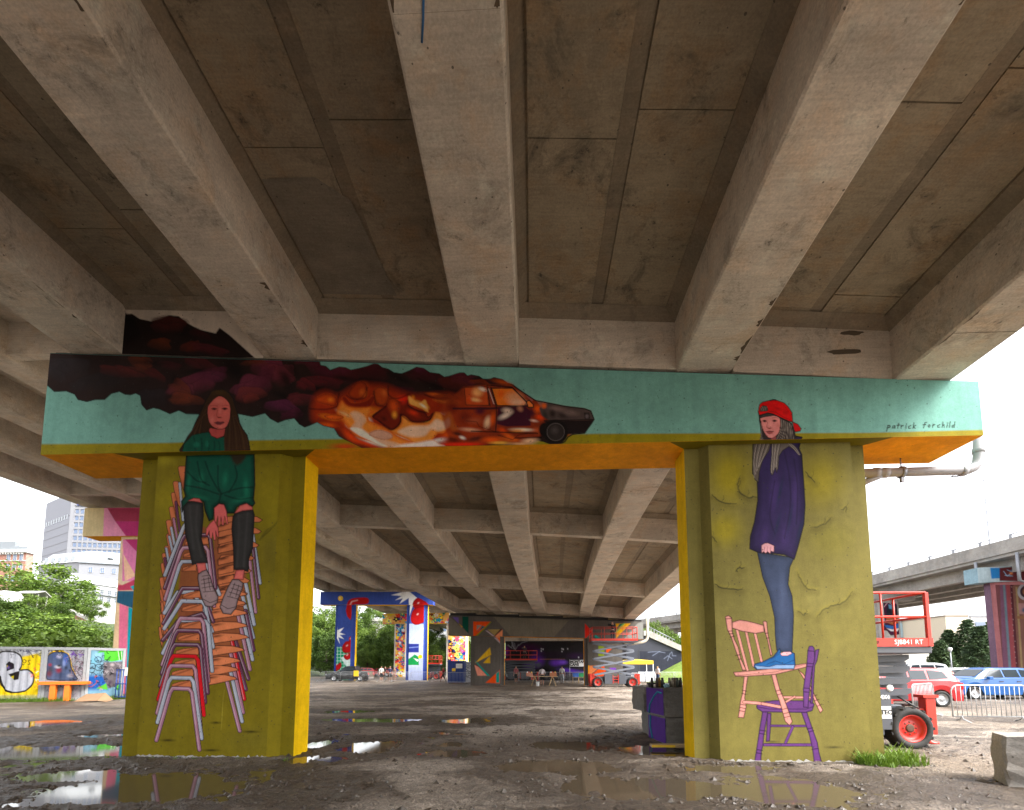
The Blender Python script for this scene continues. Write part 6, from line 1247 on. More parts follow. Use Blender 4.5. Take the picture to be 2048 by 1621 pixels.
# brick block at the left edge
Yb = 125.0
bk = Block('brick_building', 'red brick building with pale cornice and arched windows at the left edge', XY(-60, Yb), XY(31, Yb), 5)
Hb = zat(31, 1106, Yb) - 5
bk.box('wall', 0, bk.L, 0, 2, 0, Hb, BRICK); bk.box('cornice', -.3, bk.L + .5, -.6, 2, Hb + .002, Hb + .9, plain('pale_stone', (.5, .5, .48), .8)); bk.box('attic', 0, bk.L - .4, .3, 1.9, Hb + .902, Hb + 1.9, SLATE); bk.box('roof_box', 4, 9, .5, 1.8, Hb + 1.902, Hb + 3.4, SLATE)
for k in range(int(bk.L / .8)): bk.box('bracket', .2 + .8 * k, .45 + .8 * k, -.5, -.002, Hb - .5, Hb, plain('pale_stone', (.5, .5, .48), .8))
wz = [zat(10, 1120, Yb) - 5 - .2, zat(10, 1141, Yb) - 5, zat(10, 1161, Yb) - 5 - .3]; wu = [WX(22, Yb) - WX(-60, Yb), WX(9, Yb) - WX(-60, Yb), WX(-4, Yb) - WX(-60, Yb), 2]
bk.windows(wu, wz, .95, 1.7, WINB, WHITE); bk.box('string_course', 0, bk.L + .04, -.1, 0, Hb - 2.4, Hb - 2.15, plain('pale_stone', (.5, .5, .48), .8))
# mid-rise with mansard roof, and its white neighbour
Ym = 150.0
mr = Block('apartment_building', 'large pale grey building with a sloping metal roof below the office tower', XY(141, Ym), XY(330, Ym + 10), 6)
Hm = zat(141, 1124, Ym) - 6
b = MB(); b.prism([(0, 0), (mr.L, 0), (mr.L, 30), (-16, 26), (-16, 11.8)], lambda u, v, w_: (u, v, w_), 0, Hm); b.build('wall', LGREY, mr.o, world=False)
b = MB(); b.add([(-.1, -.3, Hm + .002), (mr.L, -.3, Hm + .002), (mr.L, 4, Hm + 4.4), (1.6, 3.0, Hm + 4.4), (-16.3, 11.6, Hm + .002), (-13.5, 14, Hm + 4.4), (mr.L, 26, Hm + 4.4), (-16.3, 26, Hm + .002), (mr.L, 30, Hm + .002), (-13.5, 24, Hm + 4.4)], [(0, 1, 2, 3), (0, 3, 5, 4), (3, 2, 6, 9, 5), (1, 8, 6, 2), (4, 5, 9, 7), (7, 9, 6, 8)]); b.build('roof', plain('pale_metal_roof', (.45, .47, .48), .5), mr.o, world=False)
mr.box('eave', -.2, mr.L, -.5, .2, Hm - .35, Hm, SLATE); mr.box('band', -.05, mr.L, -.12, .0, Hm - 6.8, Hm - 6.5, SLATE)
mr.windows(np.arange(3.2, mr.L, 3.2), [Hm - 3.4, Hm - 8.3, Hm - 12], 1.0, 1.7, WINB, WHITE)
for k in range(5): mr.box('roof_unit', -3.2 - 2.6 * k, -2.4 - 2.6 * k, 1.9 + 1.9 * k, 2.7 + 1.9 * k, Hm + .6, Hm + 2.2, SLATE)
b = MB(); b.lathe([(.9, 0), (.8, .4), (.4, .7), (.02, .8)], 14, Matrix.Translation((8, .8, Hm + 1.8))); b.build('roof_vent', SLATE, mr.o, world=False)
Yw = 122.0
wh = Block('white_house', 'white house with gabled end in front of the pale grey building', XY(151, Yw), XY(260, Yw + 14), 5)
Hw = zat(160, 1165, Yw) - 5
wh.box('wall', 0, wh.L, 0, 10, 0, Hw, WHITE)
b = MB(); b.add([(-.2, -.4, Hw + .002), (wh.L, -.4, Hw + .002), (wh.L, 4.5, Hw + 2.8), (.3, 4.5, Hw + 2.8), (-.2, 10.2, Hw + .002), (wh.L, 10.2, Hw + .002)], [(0, 1, 2, 3), (3, 2, 5, 4), (0, 3, 4), (1, 5, 2)]); b.build('roof', plain('white_roof', (.62, .63, .64), .6), wh.o, world=False)
wh.windows(np.arange(3.0, wh.L, 1.95), [Hw - 2.4, Hw - 4.4], .85, 1.15, WIND, plain('grey_frame', (.4, .41, .43), .6)); wh.box('canopy', 1.6, wh.L, -.6, .0, Hw - 2.85, Hw - 2.7, SLATE)
# small wooden gable and white tent among the trees
gz = Block('garden_shelter', 'small grey timber shelter with a gable among the left trees', XY(64, 72), XY(82, 73.5), hz_at(WX(70, 72), 72) + 0)
zt_ = zat(70, 1184, 72) - gz.o.location.z
for u in (0, gz.L): gz.box('post', u - .08, u + .08, 0, .16, 0, zt_ - .3, plain('grey_timber', (.3, .29, .27), .8))
b = MB(); b.add([(-1.0, -.3, zt_ - .3), (gz.L * .5, -.3, zt_ + .25), (gz.L + .4, -.3, zt_ - .5), (-1.0, 3, zt_ - .3), (gz.L * .5, 3, zt_ + .25), (gz.L + .4, 3, zt_ - .5), (-1, -.3, zt_ - .42), (gz.L * .5, -.3, zt_ + .1), (gz.L + .4, -.3, zt_ - .65), (-1, 3, zt_ - .42), (gz.L * .5, 3, zt_ + .1), (gz.L + .4, 3, zt_ - .65)], [(0, 1, 4, 3), (1, 2, 5, 4), (6, 9, 10, 7), (7, 10, 11, 8), (0, 6, 7, 1), (1, 7, 8, 2), (2, 8, 11, 5), (0, 3, 9, 6)]); b.build('roof', plain('grey_timber', (.3, .29, .27), .8), gz.o, world=False)
gz.box('rail', 0, gz.L, .02, .1, 1.0, 1.1, plain('grey_timber', (.3, .29, .27), .8)); gz.box('back_wall', 0, gz.L, 2.6, 2.7, 0, zt_ - .5, plain('dark_timber', (.06, .055, .05), .9))
tn = thing('white_tent', 'white rounded tent roof at the left edge below the brick building', 'tent', (WX(2, 66), 66, hz_at(WX(2, 66), 66)))
b = MB(); zt_ = zat(6, 1183, 66) - tn.location.z; b.lathe([(1.7, zt_ - 1.1), (1.65, zt_ - .7), (1.3, zt_ - .25), (.7, zt_ - .05), (.03, zt_)], 18); b.build('roof', WHT, tn, world=False)
b = MB(); b.lathe([(1.62, 0), (1.62, zt_ - 1.1)], 18); b.build('wall', WHT, tn, world=False)
# brick retaining wall stepping down behind the thin tree
rw = thing('retaining_wall', 'red brick retaining wall with pale coping, sloping down behind the thin tree', 'wall', (WX(160, 68), 68, 0))
A_, B_ = (WX(128, 70), 70), (WX(215, 66), 66); b = MB(); zA_, zB_ = zat(128, 1224, 70), zat(215, 1262, 66)
b.add([(A_[0], A_[1], -.2), (B_[0], B_[1], -.2), (B_[0], B_[1], zB_), (A_[0], A_[1], zA_), (A_[0], A_[1] + .5, -.2), (B_[0], B_[1] + .5, -.2), (B_[0], B_[1] + .5, zB_), (A_[0], A_[1] + .5, zA_)], [(0, 1, 2, 3), (3, 2, 6, 7), (1, 5, 6, 2), (0, 3, 7, 4), (4, 7, 6, 5)]); b.build('wall', BRICK, rw)
b = MB(); b.add([(A_[0], A_[1] - .15, zA_ + .002), (B_[0], B_[1] - .15, zB_ + .002), (B_[0], B_[1] - .15, zB_ + .4), (A_[0], A_[1] - .15, zA_ + .4), (A_[0], A_[1] + .6, zA_ + .002), (B_[0], B_[1] + .6, zB_ + .002), (B_[0], B_[1] + .6, zB_ + .4), (A_[0], A_[1] + .6, zA_ + .4)], [(0, 1, 2, 3), (3, 2, 6, 7), (1, 5, 6, 2), (0, 3, 7, 4), (0, 4, 5, 1)]); b.build('coping', CONC_PALE, rw)
# street wall and mast behind the blue pier
sw_ = thing('street_wall', 'pale concrete street wall high on the slope in the blue pier opening', 'wall', (WX(770, 112), 112, 0))
b = MB(); b.box(WX(728, 112), WX(800, 112), 112, 112.6, 2, zat(770, 1243, 112)); b.build('wall', CONC_PALE, sw_)
b = MB(); b.box(WX(728, 112), WX(800, 112), 111.6, 112.8, zat(770, 1243, 112) + .002, zat(770, 1238, 112)); b.build('coping', CONC_PALE, sw_)
ug = Block('white_building', 'white low building with glass front seen left of the charcoal pier', XY(868, 118), XY(893, 118), 5); hh = zat(880, 1242, 118) - 5
ug.box('wall', 0, ug.L, 0, 8, 0, hh, WHITE); ug.windows(np.arange(.8, ug.L, .9), [hh - 2.6], .7, 1.6, WINB)
# right side, beyond the car park
gl = Block('glass_building', 'long low glazed building behind the scissor lift', XY(1805, 120), XY(1902, 120), 0); hh = zat(1850, 1240, 120)
gl.box('wall', 0, gl.L, 0, 12, 0, hh - 6.6, LGREY); gl.box('upper_wall', 0, gl.L, .3, 12, hh - 6.598, hh, WHITE); gl.box('roof_edge', -.2, gl.L, -.2, 12, hh + .002, hh + .35, LGREY); gl.windows(np.arange(.8, gl.L, 1.35), [hh - 4.2], 1.1, 3.4, glassy('pale_blue_glass', (.35, .48, .55)), v=.26); gl.box('dark_soffit', 0, gl.L, -.1, .0, hh - 7.6, hh - 6.6, WIND)
bb = Block('beige_building', 'plain beige block of a building above the spruces', XY(1899, 108), XY(1946, 108), 0); hh = zat(1920, 1233, 108); bb.box('wall', 0, bb.L, 0, 16, 0, hh, plain('warm_beige', (.62, .54, .42), .85)); bb.box('roof_edge', -.15, bb.L + .15, -.15, 16, hh + .002, hh + .25, plain('brown_edge', (.25, .2, .16), .8))
b3 = Block('white_building', 'white building with one blue window right of the beige block', XY(1950, 112), XY(2030, 112), 0); hh = zat(1980, 1234, 112); b3.box('wall', 0, b3.L, 0, 14, 0, hh, WHITE); b3.windows([2.0], [hh - 3.8], 2.2, 2.6, WINB); b3.box('roof_edge', -.1, b3.L, -.1, 14, hh + .002, hh + .25, LGREY)
lowb_ = Block('low_building', 'long low cream building behind the parked cars on the right', XY(1760, 95), XY(1905, 92), 0); hh = zat(1840, 1304, 94); lowb_.box('wall', 0, lowb_.L, 0, 8, 0, hh, plain('cream_render', (.66, .63, .56), .85)); lowb_.windows(np.arange(2, lowb_.L, 3.0), [.9], 1.2, 1.1, WIND, WHITE)
l2 = Block('low_building', 'low pale building with a porch behind the spruces', XY(1905, 92), XY(2060, 95), 0); l2.box('wall', 0, l2.L, 0, 8, 0, 3.0, WHITE); l2.box('porch_roof', 6, 11, -1.8, -.01, 3.2, 3.5, LGREY); l2.box('porch_column', 8.2, 8.8, -1.6, -1.0, 0, 3.198, WHITE); l2.box('door', 6.3, 7.6, -.06, -.002, 0, 2.4, WIND)
# dark wing wall with its stair coping, grass slope, steps
nv = thing('wing_wall', 'dark navy wall sloping down to the right with chalky graffiti', 'wall', (WX(1310, 60), 60, 0))
Yn = 59.0; NAVY = plain('navy_wall_paint', (.035, .038, .055), .7, var=.25, sc=.6, bump=.2)
pts = [W(1253, 1372, Yn), W(1253, 1273, Yn), W(1291, 1273, Yn), W(1362, 1304, Yn), W(1440, 1341, Yn), W(1440, 1372, Yn)]
b = MB(); b.prism([(p.x, p.z) for p in pts], lambda u, v, w_: (u, w_, v), Yn, Yn + .6); b.build('wall', NAVY, nv)
b = MB(); b.prism([(p.x, p.z) for p in (W(1287, 1272, Yn), W(1287, 1262, Yn), W(1300, 1263, Yn), W(1362, 1292, Yn), W(1440, 1329, Yn), W(1440, 1340, Yn), W(1362, 1303, Yn), W(1291, 1272, Yn))], lambda u, v, w_: (u, w_, v), Yn - .25, Yn + .9); b.build('coping', CONC_PALE, nv)
b = MB(); b.prism([(p.x, p.z) for p in (W(1276, 1300, Yn), W(1276, 1372, Yn), W(1277, 1372, Yn), W(1277, 1300, Yn))], lambda u, v, w_: (u, w_, v), Yn - .02, Yn - .002); b.build('joint', BLK, nv)
gcv = wall_canvas(WX(1280, Yn), WX(1362, Yn), WZ(1300, 1345, Yn), WZ(1300, 1303, Yn), Yn - .004, .9, 1.2); gcv.c[:] = (.035, .038, .055)
for st in (((1300, 1290), (1296, 1300)), ((1305, 1312), (1318, 1304), (1330, 1306)), ((1335, 1322), (1340, 1308), (1344, 1304), (1345, 1312), (1352, 1312)), ((1328, 1318), (1336, 1312), (1344, 1318)), ((1296, 1305), (1320, 1303))): gcv.stroke(st, '#8890a8', 1.2, .7)
gcv.build('graffiti', Yn - .004, nv, PAINT_FAR, 'thin pale graffiti line')
for k in range(9):
    q0, q1 = W(1296 + 6 * k, 1254 + 3.2 * k, 63), W(1296 + 6 * k, 1272 + 3.2 * k, 63)
    if k == 0: str_ = thing('stair_railing', 'grey metal stair railing above the navy wall', 'railing', (q0.x, 63, 0)); b = MB(); b.tube([W(1294, 1252, 63), W(1350, 1281, 63)], .05, 6); b.build('rail', STEELG, str_)
    b = MB(); b.tube([q0, q1], .035, 5); b.build('baluster', STEELG, str_)
for (px, Y, yt, lb) in ((1318, 74, 1246, 'pale green tree behind the stair railing, near the flyover pier'), (1335, 80, 1256, 'tree behind the stairs close to the plain pier'), (1302, 72, 1258, 'small tree at the top of the dark navy wall')):
    m = bpy.data.meshes.get('crown'); t_ = thing('broadleaf_tree', lb, 'tree', (WX(px, Y), Y, 0)); o = bpy.data.objects.new('crown', m); COL.objects.link(o); o.parent = t_; s = zat(px, yt, Y) / 8.2; t_.scale = (s * .7, s * .7, s)
    b = MB(); b.tube([(0, 0, 0), (0, 0, 6)], [.16, .07], 7); b.build('trunk', BARK, t_, world=False)
gxs = np.linspace(WX(1296, 57), WX(1470, 57), 30); gys = np.linspace(50, 58.9, 16); GX_, GY_ = np.meshgrid(gxs, gys); GZ_ = .0 + np.clip((GX_ - gxs[0]) / (gxs[-1] - gxs[0]), 0, 1) * np.clip((GY_ - 50) / 8, 0, 1) ** 1.2 * 5.2 + .02
LAWN = NT('lawn_grass'); v = LAWN.geo(); LAWN.base(LAWN.mix(LAWN.ramp(LAWN.noise(v, 3, 6, .7), [(.35, 0.), (.65, 1.)]), (.10, .17, .02), (.20, .28, .04))); LAWN.set(Roughness=.9); LAWN.bump(LAWN.noise(v, 18, 4, .7), .9, .08)
sheet('grass_slope', GX_, GY_, GZ_, LAWN.m)
# distant ring of ground-hugging greenery and buildings so the horizon is closed
ring = MB()
FAR = leaf_mesh('far_wood', [(WX(px, Y), Y, random.uniform(.5, 3), random.uniform(2, 4.5)) for px in range(1270, 2400, 16) for Y in (random.uniform(150, 200),)] + [(WX(px, 190), 190, random.uniform(2, 8), random.uniform(3, 6)) for px in range(-500, 1010, 16)], 26000, .75, 77, LEAF)
o = bpy.data.objects.new('far_wood', FAR); COL.objects.link(o); tag(o, 'mass of distant trees closing the view at the horizon', 'trees', kind='stuff')
# lamps
def lamp(px, Y, ytop, label, arms=0, z0=0):
    t_ = thing('street_lamp', label, 'street lamp', (WX(px, Y), Y, z0)); H = zat(px, ytop, Y) - z0; b = MB(); b.tube([(0, 0, 0), (0, 0, H * .5), (0, 0, H)], [.11, .085, .05], 8); b.build('pole', STEELG, t_, world=False)
    if arms:
        b = MB(); b.tube([(0, 0, H - .1), (-arms * .6, 0, H + .25), (-arms, 0, H + .3)], .035, 6); b.build('arm', STEELG, t_, world=False); b = MB(); b.bbox(-arms - .5, -arms + .1, -.12, .12, H + .24, H + .38, .03); b.build('lamp_head', LGREY, t_, world=False)
    else:
        b = MB(); b.ball((0, 0, H + .2), .24); b.build('globe', WHT, t_, world=False); b = MB(); b.lathe([(.13, H - .12), (.16, H), (.1, H + .02)], 10); b.build('collar', STEELG, t_, world=False)
    return t_
lamp(2003, 44, 958, 'tall slim street lamp rising above the flyover', 2.3); lamp(1903, 62, 1302, 'white globe lamp post among the spruces'); lamp(1946, 100, 1222, 'distant twin lamp above the beige building', 1.2)
lamp(741, 116, 1219, 'light mast among the spruces in the blue pier opening', 1.0, 3)
# ================================================================== vehicles, people and small things
RUB = plain('tyre_rubber', (.022, .021, .02), .8, bump=.2); LIFTRED = plain('lift_red', (.55, .026, .009), .4, dirt=.2); LIFTGREY = plain('lift_grey', (.07, .076, .092), .45, dirt=.15); RIMRED = plain('rim_red', (.55, .02, .008), .45, dirt=.35); HUB = plain('rusty_hub', (.10, .05, .03), .7); SILVER = plain('bright_metal', (.55, .56, .58), .3, .8)
GALV = plain('galvanised_tube', (.45, .46, .47), .45, .5)
def wheel(parent, x, y, r, w, out, rimmat, lugs=True, hub=HUB):
    """wheel lying in the x-z plane; out = -1 faces -y"""
    M = Matrix.Translation((x, y, r)) @ Matrix.Rotation(R(90) * (1 if out < 0 else -1), 4, 'X')
    b = MB(); b.lathe([(r * .62, -w * .5), (r * .66, w * .44), (r * .86, w * .5), (r * .96, w * .4), (r, w * .25), (r, -w * .35), (r * .95, -w * .5)], 28, M, close=True)
    if lugs:
        for k in range(26):
            a = k * 2 * math.pi / 26; Q = M @ Matrix.Rotation(a, 4, 'Z')
            b.box(r * .955, r * 1.018, -.07 * r, .07 * r, (-w * .44 if k % 2 else 0.02), (0 if k % 2 else w * .44), 0, Q)
    t = b.build('wheel', RUB, parent, world=False)
    b = MB(); b.lathe([(r * .66, w * .40), (r * .60, w * .42), (r * .57, w * .22), (r * .42, w * .12), (r * .34, w * .16), (r * .22, w * .18), (.001, w * .18)], 28, M); b.build('rim', rimmat, t, world=False)
    b = MB(); b.lathe([(r * .20, w * .17), (r * .20, w * .215), (r * .12, w * .23), (.001, w * .23)], 14, M)
    for k in range(8): a = k * .785; b.lathe([(r * .035, w * .13), (r * .035, w * .2), (.001, w * .2)], 6, M @ Matrix.Translation((r * .29 * math.cos(a), r * .29 * math.sin(a), 0)))
    b.build('hub', hub, t, world=False)
    return t
def scissor_lift(label, loc, rz, zfloor, L=3.8, Wd=1.7, base=.55, n=4, rails=1.1, detail=True, group='scissor lifts'):
    t = thing('scissor_lift', label, 'scissor lift', loc, rz, group); h = L / 2; q = Wd / 2
    b = MB(); b.bbox(-h + .35, h - .35, -q + .35, q - .35, .38, base + .32, .03); b.build('chassis', LIFTGREY, t, world=False)
    for (x0, x1, nm) in ((-.75, .55, 'battery_box'),):
        b = MB(); b.bbox(-h + .95, -.22, -q + .05, -q + .345, .28, base + .52, .025); b.bbox(.28, h - .95, -q + .05, -q + .345, .28, base + .52, .025); b.build('battery_box', LIFTGREY, t, world=False)['kind'] = 'stuff'
    b = MB()
    for k in range(3): b.box(-.2, .26, -q + .02, -q + .10, .42 + .2 * k, .46 + .2 * k)
    b.box(-.2, -.16, -q + .03, -q + .09, .3, 1.0); b.box(.22, .26, -q + .03, -q + .09, .3, 1.0); b.build('ladder', LIFTRED, t, world=False)
    b = MB(); b.bbox(-h + .05, -h + .36, -q + .45, q - .45, .35, 1.05, .03); b.build('end_cover', LIFTRED, t, world=False)
    for x in (-h + .42, h - .42):
        for s_ in (-1, 1): wheel(t, x, s_ * (q - .17), .42, .34, s_, RIMRED)
    for sx_ in (-1, 1):
        x = sx_ * (h + .10)
        for s_ in (-1, 1):
            yo = s_ * (q - .30); b = MB(); b.bbox(x - .10, x + .10, yo - .10, yo + .10, .28, 1.02, .02); b.box(*sorted((x - sx_ * .16, x + sx_ * .14)), yo - .13, yo + .13, 1.022, 1.08); b.box(*sorted((x - sx_ * .5, x - sx_ * .101)), yo - .05, yo + .05, .62, .8); b.lathe([(.001, .1), (.15, .1), (.15, .13), (.045, .15), (.045, .31)], 12, Matrix.Translation((x, yo, 0))); b.build('outrigger', LIFTRED, t, world=False)
    # scissor arms: n crossed pairs each side
    z0 = base + .42; z1 = zfloor - .16; dz = (z1 - z0) / n; al = L * .86
    run = math.sqrt(max(al * al - dz * dz, .04)); 
    for k in range(n):
        for s_ in (-1, 1):
            for d in (-1, 1):
                a = Vector((-d * run / 2, s_ * (q - .38 + .05 * d), z0 + k * dz + .05)); c = Vector((d * run / 2, s_ * (q - .38 + .05 * d), z0 + (k + 1) * dz - .05))
                dr = (c - a).normalized(); up = Vector((0, 1, 0)).cross(dr) * -1; b = MB(); hw = .085
                b.add([p + up * u + Vector((0, v, 0)) for p in (a - dr * .1, a, c, c + dr * .1) for u, v in ((-hw * (.4 if (p - a).length > al or p == a - dr * .1 else 1), -.03), (hw * .6, -.03), (hw * .6, .03), (-hw * .6, .03))], [(0, 4, 5, 1), (1, 5, 6, 2), (2, 6, 7, 3), (3, 7, 4, 0), (4, 8, 9, 5), (5, 9, 10, 6), (6, 10, 11, 7), (7, 11, 8, 4), (8, 12, 13, 9), (9, 13, 14, 10), (10, 14, 15, 11), (11, 15, 12, 8), (0, 1, 2, 3), (12, 15, 14, 13)])
                b.build('scissor_arm', LIFTGREY if zfloor < 3 else plain('arm_grey', (.16, .175, .21), .45, dirt=.1), t, world=False)
    # platform
    b = MB(); b.bbox(-h - .05, h + .05, -q, q, zfloor - .14, zfloor, .02); b.build('platform', LIFTGREY, t, world=False)
    tb = MB()
    for (a0, a1, c0, c1) in ((-h - .06, h + .06, -q - .03, -q + .0), (-h - .06, h + .06, q, q + .03), (-h - .06, -h - .03, -q, q), (h + .03, h + .06, -q, q)): tb.box(a0, a1, c0, c1, zfloor + .0, zfloor + .17)
    toe = tb.build('toe_board', LIFTRED, t, world=False)
    for z_ in (rails, rails * .55):
        for (P, Q) in (((-h, -q), (h, -q)), ((-h, q), (h, q)), ((-h, -q), (-h, q)), ((h, -q), (h, q))):
            b = MB(); b.tube([(P[0], P[1], zfloor + z_), (Q[0], Q[1], zfloor + z_)], .024, 8); b.build('guard_rail', LIFTRED, t, world=False)
    for (x, y) in [(sx * h, sy * q) for sx in (-1, 1) for sy in (-1, 1)]:
        b = MB(); b.bbox(x - .035, x + .035, y - .035, y + .035, zfloor, zfloor + rails, .008); b.build('corner_post', LIFTRED, t, world=False)
    for x in (-h * .45, h * .1, h * .55):
        for s_ in (-1, 1): b = MB(); b.tube([(x, s_ * q, zfloor + .1), (x, s_ * q, zfloor + rails)], .02, 6); b.build('rail_post', LIFTRED, t, world=False)
    b = MB(); b.tube([(h, 0, zfloor + .1), (h, 0, zfloor + rails)], .022, 6); b.build('rail_post', LIFTRED, t, world=False)
    return t, toe
# near lift, its right end showing past the right column
lx1 = WX(1862, 9.95)
LW_, LL = 1.75, 3.95
lf, toe = scissor_lift('red and grey scissor lift folded low behind the right olive column', (lx1 - LL / 2, 9.95 + LW_ / 2, 0), 0, 2.06, L=LL, Wd=LW_, n=4)
fr = -LW_ / 2
text('SJ8841 RT', .135, WHT, toe, Matrix.Translation((LL / 2 - .42, fr - .034, 2.06 + .085)) @ UP, ext=.002)
text('13700', .10, BLK, toe, Matrix.Translation((LL / 2 - 1.12, fr - .034, 2.06 + .085)) @ UP, ext=.002)
plate = MB(); plate.box(LL / 2 - 1.78, LL / 2 - .80, fr + .03, fr + .048, .40, 1.12); plo = plate.build('data_plate', LIFTGREY, lf, world=False)
text('RT 4X4', .105, WHT, plo, Matrix.Translation((LL / 2 - 1.0, fr + .025, 1.04)) @ UP, ext=.002, bold=.004)
st_ = MB(); st_.box(LL / 2 - 1.72, LL / 2 - .82, fr + .022, fr + .029, .62, .86); sto = st_.build('sticker', WHT, lf, world=False)
text('LOU·TEC', .125, BLK, sto, Matrix.Translation((LL / 2 - 1.06, fr + .018, .74)) @ UP, ext=.002, bold=.004)
st2 = MB(); st2.box(LL / 2 - 1.2, LL / 2 - 1.1, fr + .022, fr + .029, .89, .96); st2.build('green_sticker', plain('green_sticker', (.02, .25, .08), .5), lf, world=False)
b = MB(); b.ball((LL / 2 - 1.62, fr + .25, 1.70), .12, sc=(1.3, 1, 1.2)); b.build('hydraulic_cap', YEL, lf, world=False)
for (x, z_) in ((LL / 2 - .62, 1.21), (LL / 2 - 1.22, 1.22)): b = MB(); b.lathe([(.07, 0), (.07, .012), (.02, .014), (.001, .014)], 14, Matrix.Translation((x, fr + .30, z_)) @ Matrix.Rotation(R(90), 4, 'X')); b.build('decal', WHT, lf, world=False)
b = MB(); b.tube([(LL / 2 - .55, fr + .2, 1.05), (LL / 2 - .3, fr + .1, .85), (LL / 2 - .1, fr + .25, .8)], .018, 6); b.build('hose', BLK, lf, world=False)
lf2, toe2 = scissor_lift('red and grey scissor lift raised in front of the charcoal pier', ((WX(1196, 40.2) + WX(1252, 40.2)) / 2, 41.0 - 1.5, 0), 0, zat(1210, 1283, 39.5), L=3.6, n=4)
text('SCISSOR'[:0] or '13', .01, WHT, toe2, Matrix.Translation((0, 0, 2)) @ UP) if False else None
scissor_lift('scissor lift with a red platform standing against the purple abutment wall', (WX(1037, 54), 54.5, 0), 0, zat(1037, 1321, 54), L=4.2, n=4)
scissor_lift('small folded red scissor lift beside the blue pier, far off', (WX(866, 62), 62, 0), 0, 2.0, L=2.0, Wd=1.6, n=4)

